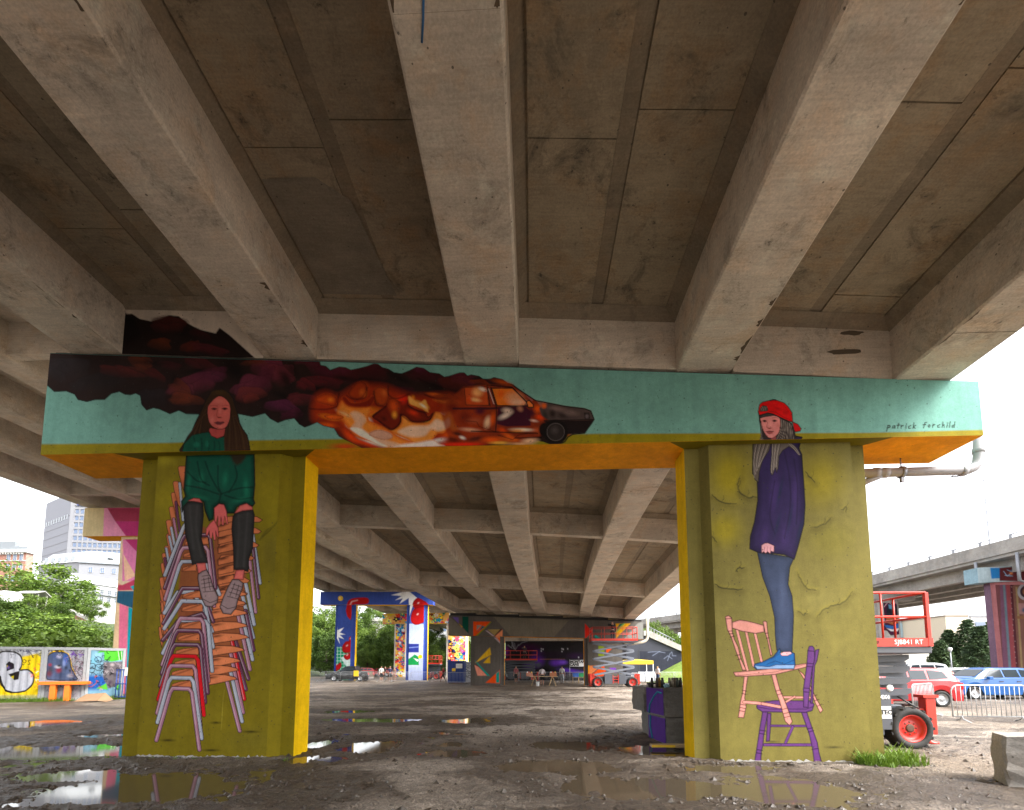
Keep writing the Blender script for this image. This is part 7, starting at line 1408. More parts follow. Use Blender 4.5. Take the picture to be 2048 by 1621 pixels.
# ---- cars
def car(label, loc, rz, rgb, L=4.3, Wd=1.8, H=1.6, kind='suv', group='parked cars'):
    paint = NT('car_paint'); paint.base(rgb); paint.set(Roughness=.32); paint.b.inputs['Coat Weight'].default_value = .7; paint.b.inputs['Coat Roughness'].default_value = .06; paint = paint.m
    glass = MATS.get('car_glass') or MATS.setdefault('car_glass', plain('car_glass_', (.03, .04, .048), .1, spec=.35)); trim = plain('black_trim', (.02, .02, .022), .6)
    t = thing('parked_car' if kind != 'pickup' else 'pickup_truck', label, 'car' if kind != 'pickup' else 'pickup', loc, rz, group)
    h = L / 2; wr = H * .205
    # side profile: stations (x, belt z, roof z, half width at belt, half width at roof); front is -x
    if kind == 'pickup': ST = [(-h, .55, .62, .80, .80), (-h + .08, .8, .86, .88, .86), (-h + .9, 1.02, 1.06, .93, .90), (-h + 1.5, 1.10, 1.14, .95, .90), (-h + 2.25, 1.12, H - .04, .95, .72), (-h + 2.6, 1.12, H, .95, .70), (-h + 3.35, 1.12, H - .02, .95, .70), (-h + 3.55, 1.12, 1.16, .95, .88), (h - .05, 1.1, 1.14, .95, .93), (h, .6, .66, .92, .92)]; win = ((2.0, 3.3),)
    else: ST = [(-h, .60, .66, .74, .74), (-h + .06, .88, .92, .84, .82), (-h + .45, 1.0, 1.05, .89, .82), (-h + .95, 1.05, 1.11, .90, .82), (-h + 1.65, 1.06, H - .08, .91, .68), (-h + 2.0, 1.06, H, .91, .67), (h - .9, 1.07, H - .01, .91, .67), (h - .42, 1.08, H - .1, .90, .68), (h - .1, 1.04, 1.14, .88, .78), (h, .66, .72, .85, .83)]
    s_ = Wd / 1.86; xs = np.linspace(-h, h, 40); A = np.array(ST); f = [np.interp(xs, A[:, 0], A[:, j]) for j in range(1, 5)]
    bm = MB(); rings = []
    for i_, x in enumerate(xs):
        bz, rz_, bw, rw_ = f[0][i_], f[1][i_], f[2][i_] * s_, f[3][i_] * s_; zb = .26
        for wx2 in (-h + L * .2, h - L * .19):
            dxx = abs(x - wx2); 
            if dxx < wr * 1.18: zb = max(zb, wr + math.sqrt(max((wr * 1.18) ** 2 - dxx ** 2, 0)))
        zb = min(zb, bz - .05)
        rings.append([(x, -bw * .96, zb), (x, -bw * 1.0, (zb + bz) * .5), (x, -bw * .98, bz), (x, -rw_, rz_ - .03), (x, -rw_ * .7, rz_ + .0), (x, rw_ * .7, rz_ + .0), (x, rw_, rz_ - .03), (x, bw * .98, bz), (x, bw, (zb + bz) * .5), (x, bw * .96, zb)])
    n = 10; vs = [p for r_ in rings for p in r_]; fs = [tuple(range(n)), tuple((len(xs) - 1) * n + q for q in range(n))[::-1]]
    for k in range(len(xs) - 1):
        for q in range(n): fs.append((k * n + q, k * n + (q + 1) % n, (k + 1) * n + (q + 1) % n, (k + 1) * n + q))
    bm.add(vs, fs, 0, False); body = bm.build('body', paint, t, world=False)
    def side(x, tt, sgn, off=.012):
        bz, rz_, bw, rw_ = [float(np.interp(x, A[:, 0], A[:, j])) for j in range(1, 5)]; return (x, sgn * (lerp(bw * .98, rw_, tt) * s_ + off), lerp(bz, rz_ - .03, tt))
    if kind == 'pickup': W4 = [[(-h + 1.72, .16), (-h + 2.3, .16), (-h + 2.35, .86), (-h + 2.2, .86)], [(-h + 2.4, .16), (-h + 3.3, .16), (-h + 3.28, .86), (-h + 2.42, .86)]]
    else: W4 = [[(-h + 1.36, .14), (-h + 2.32, .10), (-h + 2.32, .86), (-h + 1.82, .86)], [(-h + 2.4, .12), (h - 1.28, .12), (h - 1.3, .84), (-h + 2.4, .84)], [(h - 1.2, .12), (h - .5, .24), (h - .62, .82), (h - 1.2, .86)]]
    for w4 in W4:
        for sgn in (-1, 1):
            b = MB(); P = [side(x, tt, sgn) for x, tt in w4]; P2 = [side(x, tt, sgn, -.02) for x, tt in w4]; m_ = len(P)
            b.add(P + P2, [tuple(range(m_)) if sgn < 0 else tuple(range(m_))[::-1]] + [(k, k + m_, (k + 1) % m_ + m_, (k + 1) % m_) for k in range(m_)]); b.build('window', glass, t, world=False)
    # windscreen and rear window
    for (xa, xb, nm) in (((-h + 1.05, -h + 1.6, 'windscreen'), (h - .14, h - .4, 'rear_window')) if kind != 'pickup' else ((-h + 1.6, -h + 2.2, 'windscreen'),)):
        P = []
        for x, e in ((xa, .9), (xb, .92)):
            rz_, rw_ = float(np.interp(x, A[:, 0], A[:, 2])), float(np.interp(x, A[:, 0], A[:, 4])) * s_; P += [(x, -rw_ * e, rz_ + .012), (x, rw_ * e, rz_ + .012)]
        b = MB(); b.add(P + [(p[0], p[1], p[2] - .03) for p in P], [(0, 1, 3, 2), (0, 4, 5, 1), (2, 3, 7, 6), (0, 2, 6, 4), (1, 5, 7, 3)]); b.build(nm, glass, t, world=False)
    for sgn in (-1, 1):
        for x in (-h + L * .2, h - L * .19): wheel(t, x, sgn * (Wd / 2 - .11), wr, .22, sgn, SILVER, False, SILVER)
        b = MB(); b.bbox(-h + 1.45, -h + 1.65, sgn * (Wd / 2 + .0), sgn * (Wd / 2 + .16), 1.02, 1.17, .03) if sgn > 0 else b.bbox(-h + 1.45, -h + 1.65, -(Wd / 2 + .16), -(Wd / 2), 1.02, 1.17, .03); b.build('mirror', trim if kind != 'suv' else paint, t, world=False)
        b = MB(); y0, y1 = sorted((sgn * .62 * s_, sgn * .85 * s_)); b.bbox(-h - .01, -h + .28, y0, y1, .68, .84, .03); b.build('headlight', plain('lamp_glass', (.6, .62, .65), .1), t, world=False)
        b = MB(); y0, y1 = sorted((sgn * .66 * s_, sgn * .88 * s_)); b.bbox(h - .16, h + .012, y0, y1, .72, 1.0, .03); b.build('tail_light', plain('red_lamp', (.45, .01, .01), .15), t, world=False)
        for x in (-h + 2.18, h - 1.38) if kind != 'pickup' else (-h + 2.2,):
            b = MB(); y0, y1 = sorted((sgn * (.90 * s_), sgn * (.935 * s_))); b.bbox(x - .1, x + .1, y0, y1, .9, .935, .01); b.build('door_handle', trim, t, world=False)
    b = MB(); b.bbox(-h - .03, -h + .2, -.8 * s_, .8 * s_, .24, .46, .05); b.build('front_bumper', trim, t, world=False)
    b = MB(); b.bbox(h - .2, h + .03, -.82 * s_, .82 * s_, .26, .5, .05); b.build('rear_bumper', trim if kind != 'pickup' else SILVER, t, world=False)
    b = MB(); b.box(-h + .5, h - .5, -.6, .6, .2, .45); b.build('underbody', BLK, t, world=False)
    return t
car('bright blue car parked at the right frame edge, facing left', (WX(1911, 25.0) + 2.2, 25.9, 0), 0, (.003, .09, .32), L=4.4, H=1.62)
car('red car with its rear to the right, parked just behind the near scissor lift', (WX(1914, 20.6) - 2.1, 21.4, 0), R(-7), (.42, .005, .010), L=4.3, H=1.62)
car('orange red car parked behind the red one, only its tail showing', (WX(1908, 27) - 2.0, 27.6, 0), R(-5), (.60, .05, .012), L=4.2, H=1.6)
car('white car nearly hidden between the red car and the blue car', (WX(1965, 31) - 2.1, 31, 0), 0, (.62, .63, .65), L=4.3, H=1.6)
car('white van roof showing above the red cars', (WX(1880, 36) - 2.0, 36, 0), 0, (.66, .67, .68), L=4.6, H=1.95)
car('black pickup truck parked behind the barriers in front of the blue pier', ((WX(652, 54) + WX(741, 54)) / 2, 54.6, 0), 0, (.008, .009, .012), L=5.0, Wd=1.95, H=1.75, kind='pickup')
car('red car far behind the pickup in the blue pier opening', (WX(728, 78), 78, 0), 0, (.5, .02, .02), L=4.2, H=1.5)
car('red car beside the white one far behind the standing group', (WX(762, 80), 80, 0), 0, (.5, .03, .03), L=4.2, H=1.5)
car('white car far behind the pickup tailgate', (WX(712, 84), 84, 0), 0, (.6, .6, .6), L=4.2, H=1.5)

# ---- crowd barriers
def barrier_proto():
    t = thing('crowd_barrier', 'x', 'barrier', (0, 0, 0), 0, 'steel crowd barriers')
    b = MB(); hw = 1.1; b.tube([(-hw, 0, .18), (-hw, 0, .9)] + [(-hw + .2 - .2 * math.cos(a), 0, .9 + .2 * math.sin(a)) for a in np.linspace(.2, 1.57, 5)] + [(hw - .2 + .2 * math.sin(a), 0, .9 + .2 * math.cos(a)) for a in np.linspace(0, 1.4, 5)] + [(hw, 0, .9), (hw, 0, .18), (-hw, 0, .18)], .02, 6); b.build('frame', GALV, t, world=False)
    for s_ in (-1, 1): b = MB(); b.tube([(s_ * .85, -.32, .012), (s_ * .85, -.06, .1), (s_ * .85, 0, .2), (s_ * .85, .06, .1), (s_ * .85, .32, .012)], .016, 5); b.build('foot', GALV, t, world=False)
    bar = MB(); bar.tube([(0, 0, .19), (0, 0, 1.08)], .009, 5); fb = None
    for k in range(15):
        x = -hw + 2 * hw * (k + 1) / 16
        if fb is None: fb = bar.build('bar', GALV, t, world=False); o = fb
        else: o = fb.copy(); COL.objects.link(o); o.parent = t
        o.location = (x, 0, 0)
    return t
bp_ = barrier_proto(); used = [0]
def barrier(px, Y, rz, label):
    loc = (WX(px, Y), Y, 0)
    if not used[0]: used[0] = 1; bp_.location = loc; bp_.rotation_euler = (0, 0, rz); bp_['label'] = label; return bp_
    return dup(bp_, loc, rz, label)
barrier(1975, 14.9, R(-1), 'nearest crowd barrier in front of the blue car at the right edge')
dup(bp_, (bp_.location.x + 2.25, 14.86, 0), R(-1), 'crowd barrier cut by the right frame edge'); barrier(1842, 16.2, R(38), 'crowd barrier standing askew behind the near scissor lift outrigger')
Yb_ = 52.5
for k, px in enumerate((622, 662, 701, 740)): barrier(px, Yb_, R((-4, 3, -2, 5)[k]), ('crowd barrier left of the black pickup', 'crowd barrier in front of the pickup bonnet', 'crowd barrier in front of the pickup cab, next to the yellow notice', 'crowd barrier at the pickup tailgate')[k])
for k, px in enumerate((800, 842, 880)): barrier(px, 51.5, R((3, -3, 4)[k]), ('crowd barrier right of the standing group', 'crowd barrier before the right blue column', 'crowd barrier behind the walking person in red')[k])
barrier(913, 46.5, 0, 'crowd barrier in front of the blue bin')
for k, px in enumerate((1018, 1058, 1098, 1150)): barrier(px, 50.0, R((2, -2, 1, -2)[k]), ('crowd barrier at the yellow edge of the charcoal column, under the viaduct', 'crowd barrier behind the left sawhorse', 'crowd barrier behind the right sawhorse', 'crowd barrier under the white banner')[k])
for k, px in enumerate((1270, 1330, 1368)): barrier(px, (44, 50, 50.5)[k], R((60, 2, -3)[k]), ('crowd barrier turned sideways right of the raised lift', 'crowd barrier before the grass slope, next to the person in white', 'crowd barrier before the grass slope, touching the olive column')[k])
b = MB(); yn = thing('notice_board', 'yellow notice hung on the barrier before the pickup', 'sign', (WX(712, 52.2), 52.3, .62)); b.box(-.28, .28, -.012, .012, -.02, .62); b.build('board', YEL, yn, world=False)

# ---- people
def person(label, loc, rz, shirt, legs_c, hair, skin=(.42, .22, .15), pose='stand', long_legs=True, hgt=1.72, hair_long=False, bare_arms=True, group=None):
    t = thing('person', label, 'person', loc, rz, group); k = hgt / 1.75
    J = {'pel': (0, 0, .95), 'wai': (0, 0, 1.10), 'che': (0, -.01, 1.32), 'sho': (0, 0, 1.45), 'nec': (0, 0, 1.52), 'hd0': (0, -.02, 1.60), 'hd1': (0, -.01, 1.72)}
    for s_, n_ in ((-1, 'L'), (1, 'R')):
        J.update({'hip' + n_: (s_ * .10, 0, .90), 'kne' + n_: (s_ * .105, -.02, .50), 'ank' + n_: (s_ * .11, .02, .09), 'toe' + n_: (s_ * .12, -.15, .04), 'shl' + n_: (s_ * .19, 0, 1.42), 'elb' + n_: (s_ * .25, .02, 1.13), 'wri' + n_: (s_ * .25, -.06, .88), 'han' + n_: (s_ * .245, -.09, .79)})
    def mv(n_, p): J[n_] = p
    if pose == 'walk':
        mv('kneL', (-.10, -.22, .53)); mv('ankL', (-.10, -.30, .11)); mv('toeL', (-.10, -.46, .09)); mv('kneR', (.10, .10, .50)); mv('ankR', (.10, .32, .14)); mv('toeR', (.10, .20, .05)); mv('elbL', (-.24, .14, 1.16)); mv('wriL', (-.23, .06, .93)); mv('hanL', (-.22, .0, .86)); mv('elbR', (.24, -.08, 1.14)); mv('wriR', (.22, -.25, .98)); mv('hanR', (.2, -.31, .94))
    if pose == 'bend':
        for n_, y, z_ in (('che', -.16, 1.28), ('sho', -.26, 1.38), ('nec', -.33, 1.42), ('hd0', -.40, 1.45), ('hd1', -.47, 1.53)): mv(n_, (0, y, z_))
        for s_, n_ in ((-1, 'L'), (1, 'R')): mv('shl' + n_, (s_ * .19, -.25, 1.35)); mv('elb' + n_, (s_ * .27, -.36, 1.10)); mv('wri' + n_, (s_ * .2, -.52, .94)); mv('han' + n_, (s_ * .18, -.60, .90))
    if pose == 'reach': mv('elbR', (.3, -.2, 1.40)); mv('wriR', (.28, -.42, 1.5)); mv('hanR', (.27, -.5, 1.53))
    if pose == 'fold':
        for s_, n_ in ((-1, 'L'), (1, 'R')): mv('elb' + n_, (s_ * .25, -.04, 1.13)); mv('wri' + n_, (s_ * .08, -.22, 1.16)); mv('han' + n_, (-s_ * .01, -.23, 1.18))
    RAD = {'pel': .135, 'wai': .12, 'che': .145, 'sho': .10, 'nec': .055, 'hd0': .085, 'hd1': .085, 'hip': .10, 'kne': .06, 'ank': .042, 'toe': .038, 'shl': .062, 'elb': .043, 'wri': .03, 'han': .034}
    E = [('pel', 'wai'), ('wai', 'che'), ('che', 'sho'), ('sho', 'nec'), ('nec', 'hd0'), ('hd0', 'hd1')]
    for n_ in 'LR': E += [('pel', 'hip' + n_), ('hip' + n_, 'kne' + n_), ('kne' + n_, 'ank' + n_), ('ank' + n_, 'toe' + n_), ('sho', 'shl' + n_), ('shl' + n_, 'elb' + n_), ('elb' + n_, 'wri' + n_), ('wri' + n_, 'han' + n_)]
    # fingers and thumb
    for s_, n_ in ((-1, 'L'), (1, 'R')):
        hp = Vector(J['han' + n_]); d = (hp - Vector(J['wri' + n_])).normalized(); sd = Vector((0, 1, 0)) if abs(d.y) < .8 else Vector((1, 0, 0))
        for q in range(4): J[f'fi{q}{n_}'] = tuple(hp + d * (.075 + .012 * (q in (1, 2))) + sd * (.017 * (q - 1.5)) ); RAD[f'fi{q}'] = .009; E.append(('han' + n_, f'fi{q}{n_}'))
        J['th' + n_] = tuple(hp + d * .03 - sd * .05); RAD['th'] = .011; E.append(('han' + n_, 'th' + n_))
    names = list(J); me = bpy.data.meshes.new('body'); me.from_pydata([tuple(c * k for c in J[n_]) for n_ in names], [(names.index(a), names.index(b_)) for a, b_ in E], [])
    ob = bpy.data.objects.new('tmp', me); COL.objects.link(ob); md = ob.modifiers.new('s', 'SKIN'); md.use_smooth_shade = True
    for n_, sv in zip(names, me.skin_vertices[0].data):
        r = RAD.get(n_, RAD.get(n_[:-1])) * k; sv.radius = (r, r * (.72 if n_ in ('che', 'wai', 'pel') else 1)); sv.use_root = n_ == 'pel'
    if True: ob.modifiers.new('u', 'SUBSURF').levels = 1
    dg = bpy.context.evaluated_depsgraph_get(); bme = bpy.data.meshes.new_from_object(ob.evaluated_get(dg)); bpy.data.objects.remove(ob)
    bme.name = 'body'; bme.materials.clear(); SK_ = plain(f'skin_{int(skin[0] * 100)}', skin, .55, var=.08); bme.materials.append(SK_)
    bo = bpy.data.objects.new('body', bme); COL.objects.link(bo); bo.parent = t
    co = np.array([v.co[:] for v in bme.vertices]) / k; no = np.array([v.normal[:] for v in bme.vertices])
    P = {n_: np.array(J[n_]) for n_ in names}; segs = {'torso': [('pel', 'wai'), ('wai', 'che'), ('che', 'sho'), ('sho', 'shlL'), ('sho', 'shlR')], 'uarm': [('shlL', 'elbL'), ('shlR', 'elbR')], 'farm': [('elbL', 'wriL'), ('elbR', 'wriR'), ('wriL', 'hanL'), ('wriR', 'hanR')] + [(f'han{n_}', f'fi{q}{n_}') for n_ in 'LR' for q in range(4)], 'thigh': [('hipL', 'kneL'), ('hipR', 'kneR'), ('pel', 'hipL'), ('pel', 'hipR')], 'shin': [('kneL', 'ankL'), ('kneR', 'ankR')], 'foot': [('ankL', 'toeL'), ('ankR', 'toeR')], 'head': [('nec', 'hd0'), ('hd0', 'hd1')]}
    best = np.full(len(co), 9.); reg = np.empty(len(co), object)
    for rn, L_ in segs.items():
        for a, b_ in L_:
            A_, B_ = P[a], P[b_]; d = B_ - A_; tt = np.clip(((co - A_) @ d) / (d @ d), 0, 1); ds = np.linalg.norm(co - A_ - tt[:, None] * d, axis=1); m_ = ds < best; best[m_] = ds[m_]; reg[m_] = rn
    def shell(name, regs, mat, off, cond=None):
        ok = np.isin(reg, regs)
        if cond is not None: ok &= cond
        fs = [tuple(p.vertices) for p in bme.polygons if all(ok[v] for v in p.vertices)]
        if not fs: return
        m2 = bpy.data.meshes.new(name); m2.from_pydata([tuple(c) for c in (co * k + no * off)], [], fs); bm_ = bmesh.new(); bm_.from_mesh(m2); bmesh.ops.delete(bm_, geom=[v for v in bm_.verts if not v.link_faces], context='VERTS'); bm_.to_mesh(m2); bm_.free(); m2.materials.append(mat); m2.polygons.foreach_set('use_smooth', [True] * len(m2.polygons)); o = bpy.data.objects.new(name, m2); COL.objects.link(o); o.parent = t
    cl = lambda rgb: plain('cloth_%d_%d_%d' % tuple(int(c * 999) for c in rgb), rgb, .85, var=.15)
    shell('shirt', ['torso', 'uarm'] + ([] if bare_arms else ['farm']), cl(shirt), .016, None if bare_arms else (co[:, 2] > .80))
    shell('trousers' if long_legs else 'shorts', ['thigh', 'shin', 'torso'] if long_legs else ['thigh', 'torso'], cl(legs_c), .012, (co[:, 2] < 1.02))
    shell('shoe', ['foot'], cl((.3, .3, .3)), .012)
    hd = (P['hd0'] + P['hd1']) / 2; fwd = (P['hd1'] - P['hd0']); 
    shell('hair', ['head'], cl(hair), .018, ((co[:, 1] - hd[1] > -.03) | (co[:, 2] > hd[2] + .055)) & (co[:, 2] > (hd[2] - .05)))
    if hair_long: b = MB(); b.ball((0, (hd[1] + .07) * k, (hd[2] - .1) * k), .1 * k, sc=(1, .55, 1.7)); b.build('long_hair', cl(hair), t, world=False)
    # face: nose, eyes, mouth, ears
    b = MB(); b.ball((0, (hd[1] - .1) * k, (hd[2] - .01) * k), .014 * k, sub=1, sc=(.8, 1.2, 1.5)); b.build('nose', SK_, t, world=False)
    b = MB()
    for s_ in (-1, 1): b.ball((s_ * .033 * k, (hd[1] - .084) * k, (hd[2] + .02) * k), .009 * k, sub=1)
    b.build('eyes', BLK, t, world=False)['kind'] = 'stuff'
    b = MB(); b.box(-.02 * k, .02 * k, (hd[1] - .094) * k, (hd[1] - .08) * k, (hd[2] - .05) * k, (hd[2] - .043) * k); b.build('mouth', plain('lip', (.3, .1, .09), .6), t, world=False)
    return t
def at(px, py): g = G(px, py); return (g.x, g.y, 0)
DK, WHc, NV, RDc, GYc, BKc = (.03, .03, .035), (.62, .62, .6), (.025, .03, .07), (.30, .035, .035), (.24, .24, .24), (.015, .015, .016)
person('person in a white shirt and dark shorts, leftmost of the group by the barriers', (WX(763, 53.5), 53.5, 0), R(20), WHc, DK, (.08, .05, .03), long_legs=False)
person('person in a dark shirt and grey trousers, second in the group by the barriers', (WX(771, 53.8), 53.8, 0), R(-70), BKc, GYc, (.1, .07, .03), pose='fold')
person('person in a navy shirt and dark shorts, standing right in the group by the barriers', (WX(780.5, 53.4), 53.4, 0), R(30), NV, DK, (.05, .035, .02), long_legs=False)
person('person with reddish hair and tan shorts beside the navy shirt', (WX(789, 53.9), 53.9, 0), R(-20), (.35, .2, .14), (.4, .22, .14), (.35, .13, .05), long_legs=False, hgt=1.6, hair_long=True)
person('person in a red shirt and dark shorts walking left in front of the flower column', (WX(887, 49), 49, 0), R(-80), RDc, (.07, .045, .035), (.03, .02, .015), pose='walk', long_legs=False, skin=(.2, .11, .075))
person('person in a white T-shirt and black shorts bending over the trestle table', (WX(1084, 42.6), 42.2, 0), R(180), (.6, .55, .56), BKc, (.03, .022, .018), pose='bend', long_legs=False)
person('long haired person in a red and white top standing by the barrier under the viaduct', (WX(1032, 48.5), 48.5, 0), R(-30), (.42, .12, .13), (.035, .04, .04), (.06, .035, .025), long_legs=False, hair_long=True)
person('person in a white patterned shirt and pale trousers behind the right sawhorse', (WX(1124, 48.2), 48.2, 0), R(160), WHc, (.4, .42, .45), (.05, .035, .025))
person('fair haired person in a white top and blue jeans before the grass slope', (WX(1315, 47.5), 47.5, 0), R(120), (.65, .6, .6), (.04, .06, .14), (.35, .22, .1), hair_long=True)
person('painter in black standing on the raised scissor lift', (WX(1227, 39.6), 39.7, zat(1210, 1283, 39.5)), R(180), BKc, DK, (.02, .015, .012), pose='reach', bare_arms=False, hgt=1.7)
person('painter in dark clothes on the lift at the purple wall', (WX(1049, 54.5), 54.6, zat(1037, 1321, 54)), R(180), (.06, .05, .06), DK, (.02, .016, .012), pose='reach', bare_arms=False)

# ---- trestle table, bucket, easels
WOOD = plain('raw_pine', (.50, .36, .2), .7, var=.25, sc=12)
YT = 41.4
tt_ = thing('trestle_table', 'long board table on two sawhorses where the person in white bends', 'table', (WX(1087, YT), YT, 0))
b = MB(); hw = (WX(1116, YT) - WX(1060, YT)) / 2; b.bbox(-hw, hw, -.3, .3, .80, .84, .01); b.build('table_top', WOOD, tt_, world=False)
for s_ in (-1, 1):
    x = s_ * (hw - .45)
    b = MB(); b.bbox(x - .06, x + .06, -.35, .35, .70, .795, .01); b.build('sawhorse_beam', plain('orange_brown_wood', (.5, .2, .07), .7), tt_, world=False)
    for sx in (-1, 1):
        for sy in (-1, 1): b = MB(); b.tube([(x + sx * .04, sy * .25, .74), (x + sx * .30, sy * .33, .0)], .035, 5); b.build('leg', WOOD, tt_, world=False)
bx = thing('bucket', 'white plastic bucket beside the left sawhorse', 'bucket', (WX(1075, 40.8), 40.8, 0)); b = MB(); b.lathe([(.001, .01), (.13, .01), (.16, .36), (.17, .38), (.155, .37), (.125, .03), (.001, .03)], 20); b.build('pail', WHT, bx, world=False)
b = MB(); b.tube([(-.165, 0, .34), (-.1, -.12, .22), (0, -.17, .17), (.1, -.12, .22), (.165, 0, .34)], .006, 5); b.build('handle', GALV, bx, world=False)
for (px, col_, lb, hh_) in ((1059, (.45, .2, .13), 'box of brown paint pots on the left end of the trestle table', .3), (1106, (.42, .16, .07), 'brown box on the right end of the trestle table', .32)):
    bx = thing('paint_box', lb, 'box', (WX(px, YT), YT - .02, .842)); b = MB(); b.box(-.28, .28, -.2, .2, 0, .02); 
    for (a0, a1, c0, c1) in ((-.28, .28, -.2, -.18), (-.28, .28, .18, .2), (-.28, -.26, -.18, .18), (.26, .28, -.18, .18)): b.box(a0, a1, c0, c1, .02, hh_)
    b.build('tray', plain('card_' + str(px), col_, .8), bx, world=False)
    for q in range(4): b = MB(); b.lathe([(.001, 0), (.05, 0), (.05, .2), (.03, .24), (.001, .24)], 10, Matrix.Translation((-.18 + .12 * q, 0, .02 + .14))); b.build('can', [WHT, RED, BLK, YEL][q], bx, world=False)
for (px, Y, lb, c_) in ((1151, 47.4, 'small blue storage box on a stand under the banner', (.05, .15, .5)), (1163, 47.6, 'small green box on a stand under the banner', (.03, .28, .1))):
    bx = thing('storage_box', lb, 'box', (WX(px, Y), Y, 0)); b = MB()
    for sx in (-1, 1):
        for sy in (-1, 1): b.tube([(sx * .28, sy * .2, 0), (sx * .28, sy * .2, .6)], .02, 5)
    b.box(-.32, .32, -.24, .24, .602, .64); b.build('stand', WOOD, bx, world=False); b = MB(); b.bbox(-.28, .28, -.2, .2, .642, .98, .02); b.bbox(-.3, .3, -.22, .22, .982, 1.03, .01); b.build('case', plain('box_%d' % px, c_, .5), bx, world=False)
bn = thing('banner', 'white banner with heavy black lettering hung before the purple wall', 'banner', (WX(1157, 49.2), 49.2, zat(1157, 1327, 49.2)))
hw = (WX(1175, 49.2) - WX(1141, 49.2)) / 2; b = MB(); b.bbox(-hw, hw, -.02, .02, -.33, .33, .005); b.build('sheet', WHT, bn, world=False)
text('MONTANA', .37, BLK, bn, Matrix.Translation((.03, -.026, .14)) @ UP, bold=.02, ext=.003, sx=.95); text('CANS', .37, BLK, bn, Matrix.Translation((-.42, -.026, -.15)) @ UP, bold=.02, ext=.003, sx=.95)
for s_ in (-1, 1): b = MB(); b.tube([(s_ * (hw + .02), .04, -bn.location.z), (s_ * (hw + .02), .04, .4)], .025, 6); b.build('post', GALV, bn, world=False)
# yellow canopy and white mesh fence
cn = thing('canopy_tent', 'yellow topped canopy on white posts right of the raised lift', 'tent', (WX(1270, 52), 52, 0)); zc0, zc1 = zat(1270, 1329, 52), zat(1270, 1321, 52); x0, x1 = WX(1238, 52) - cn.location.x, WX(1300, 52) - cn.location.x
b = MB(); b.add([(x0, -1.5, zc0), (x1, -1.5, zc0), (x1, 1.5, zc0), (x0, 1.5, zc0), (x0, -1.5, zc1 - .06), (x1, -1.5, zc1 - .06), (x1, 1.5, zc1 - .06), (x0, 1.5, zc1 - .06), (x0 + 1.2, 0, zc1 + .1), (x1 - 1.2, 0, zc1 + .1)], [(0, 1, 5, 4), (1, 2, 6, 5), (2, 3, 7, 6), (3, 0, 4, 7), (4, 5, 9, 8), (5, 6, 9), (6, 7, 8, 9), (7, 4, 8)]); b.build('cover', YEL, cn, world=False)
for x in (x0 + .03, x1 - .03):
    for y in (-1.45, 1.45): b = MB(); b.tube([(x, y, 0), (x, y, zc0 + .1)], .04, 6); b.build('post', WHT, cn, world=False)
wf = thing('mesh_fence', 'white covered site fence panel below the canopy, left of the fair haired person', 'fence', (WX(1298, 50), 50, 0)); x0, x1 = WX(1277, 50) - wf.location.x, WX(1317, 50) - wf.location.x; zt_ = zat(1298, 1344, 50)
b = MB(); b.box(x0, x1, -.01, .01, .15, zt_); b.build('cover', plain('white_mesh', (.6, .63, .68), .8), wf, world=False)
for k in range(4): b = MB(); xx = lerp(x0, x1, k / 3); b.tube([(xx, -.04, 0), (xx, -.04, zt_ + .05)], .025, 6); b.build('post', GALV, wf, world=False)
for k in range(5): b = MB(); b.box(x0 + .15 + .14 * k, x0 + .24 + .14 * k, -.014, -.0105, zt_ - .25, zt_ - .12); b.build('printed_mark', plain('faded_print', (.3, .36, .45), .8), wf, world=False)
# blue bin and white panel covered in black scribble
bi = thing('waste_container', 'blue metal waste container left of the charcoal column', 'dumpster', (WX(914, 47.6), 47.6, 0)); hw = (WX(929, 47.6) - WX(898, 47.6)) / 2; zt_ = zat(914, 1324, 47.6); BLUEB = plain('dumpster_blue', (.012, .055, .30), .5, dirt=.2)
b = MB(); b.prism([(-.7, .1), (.7, .1), (.85, zt_), (-.85, zt_)], lambda u, v, w_: (w_, u, v), -hw, hw); b.build('bin_body', BLUEB, bi, world=False)
for k in range(6): b = MB(); xx = -hw + .12 + k * (2 * hw - .3) / 5; b.add([(xx, -.70, .12), (xx + .07, -.70, .12), (xx + .07, -.86, zt_ - .02), (xx, -.86, zt_ - .02), (xx, -.76, .12), (xx + .07, -.76, .12), (xx + .07, -.91, zt_ - .02), (xx, -.91, zt_ - .02)], [(4, 5, 6, 7), (0, 4, 7, 3), (1, 2, 6, 5), (3, 7, 6, 2)]); b.build('rib', BLUEB, bi, world=False)
b = MB(); b.box(-hw - .05, hw + .05, -.95, .9, zt_ + .002, zt_ + .08); b.build('rim', BLUEB, bi, world=False)
for (x0, x1, z0, z1, m) in ((hw - .75, hw - .1, zt_ - .65, zt_ - .2, WHT), (-.35, 0, zt_ - .95, zt_ - .65, YEL)): b = MB(); b.box(x0, x1, -.93, -.915, z0, z1); b.build('label', m, bi, world=False)
wp = thing('site_hoarding', 'white panel scribbled with black graffiti between the blue bin and the charcoal column', 'panel', (WX(937, 50), 50, 0)); hw = (WX(946, 50) - WX(928, 50)) / 2
b = MB(); b.box(-hw, hw, 0, .08, 0, zat(937, 1324, 50)); b.build('panel', WHT, wp, world=False)
gc = wall_canvas(wp.location.x - hw, wp.location.x + hw, .02, zat(937, 1324, 50) - .02, 49.99, 1.6, 1.0); gc.c[:] = (.62, .63, .65)
for k in range(9): y = 1327 + 3.6 * k; gc.stroke(smooth([(929 + 3 * q, y + random.uniform(-2.4, 2.4)) for q in range(6)], 4, False), '#101014', random.uniform(.6, 1.2), .9)
gc.build('scribble', 49.99, wp, PAINT_FAR)

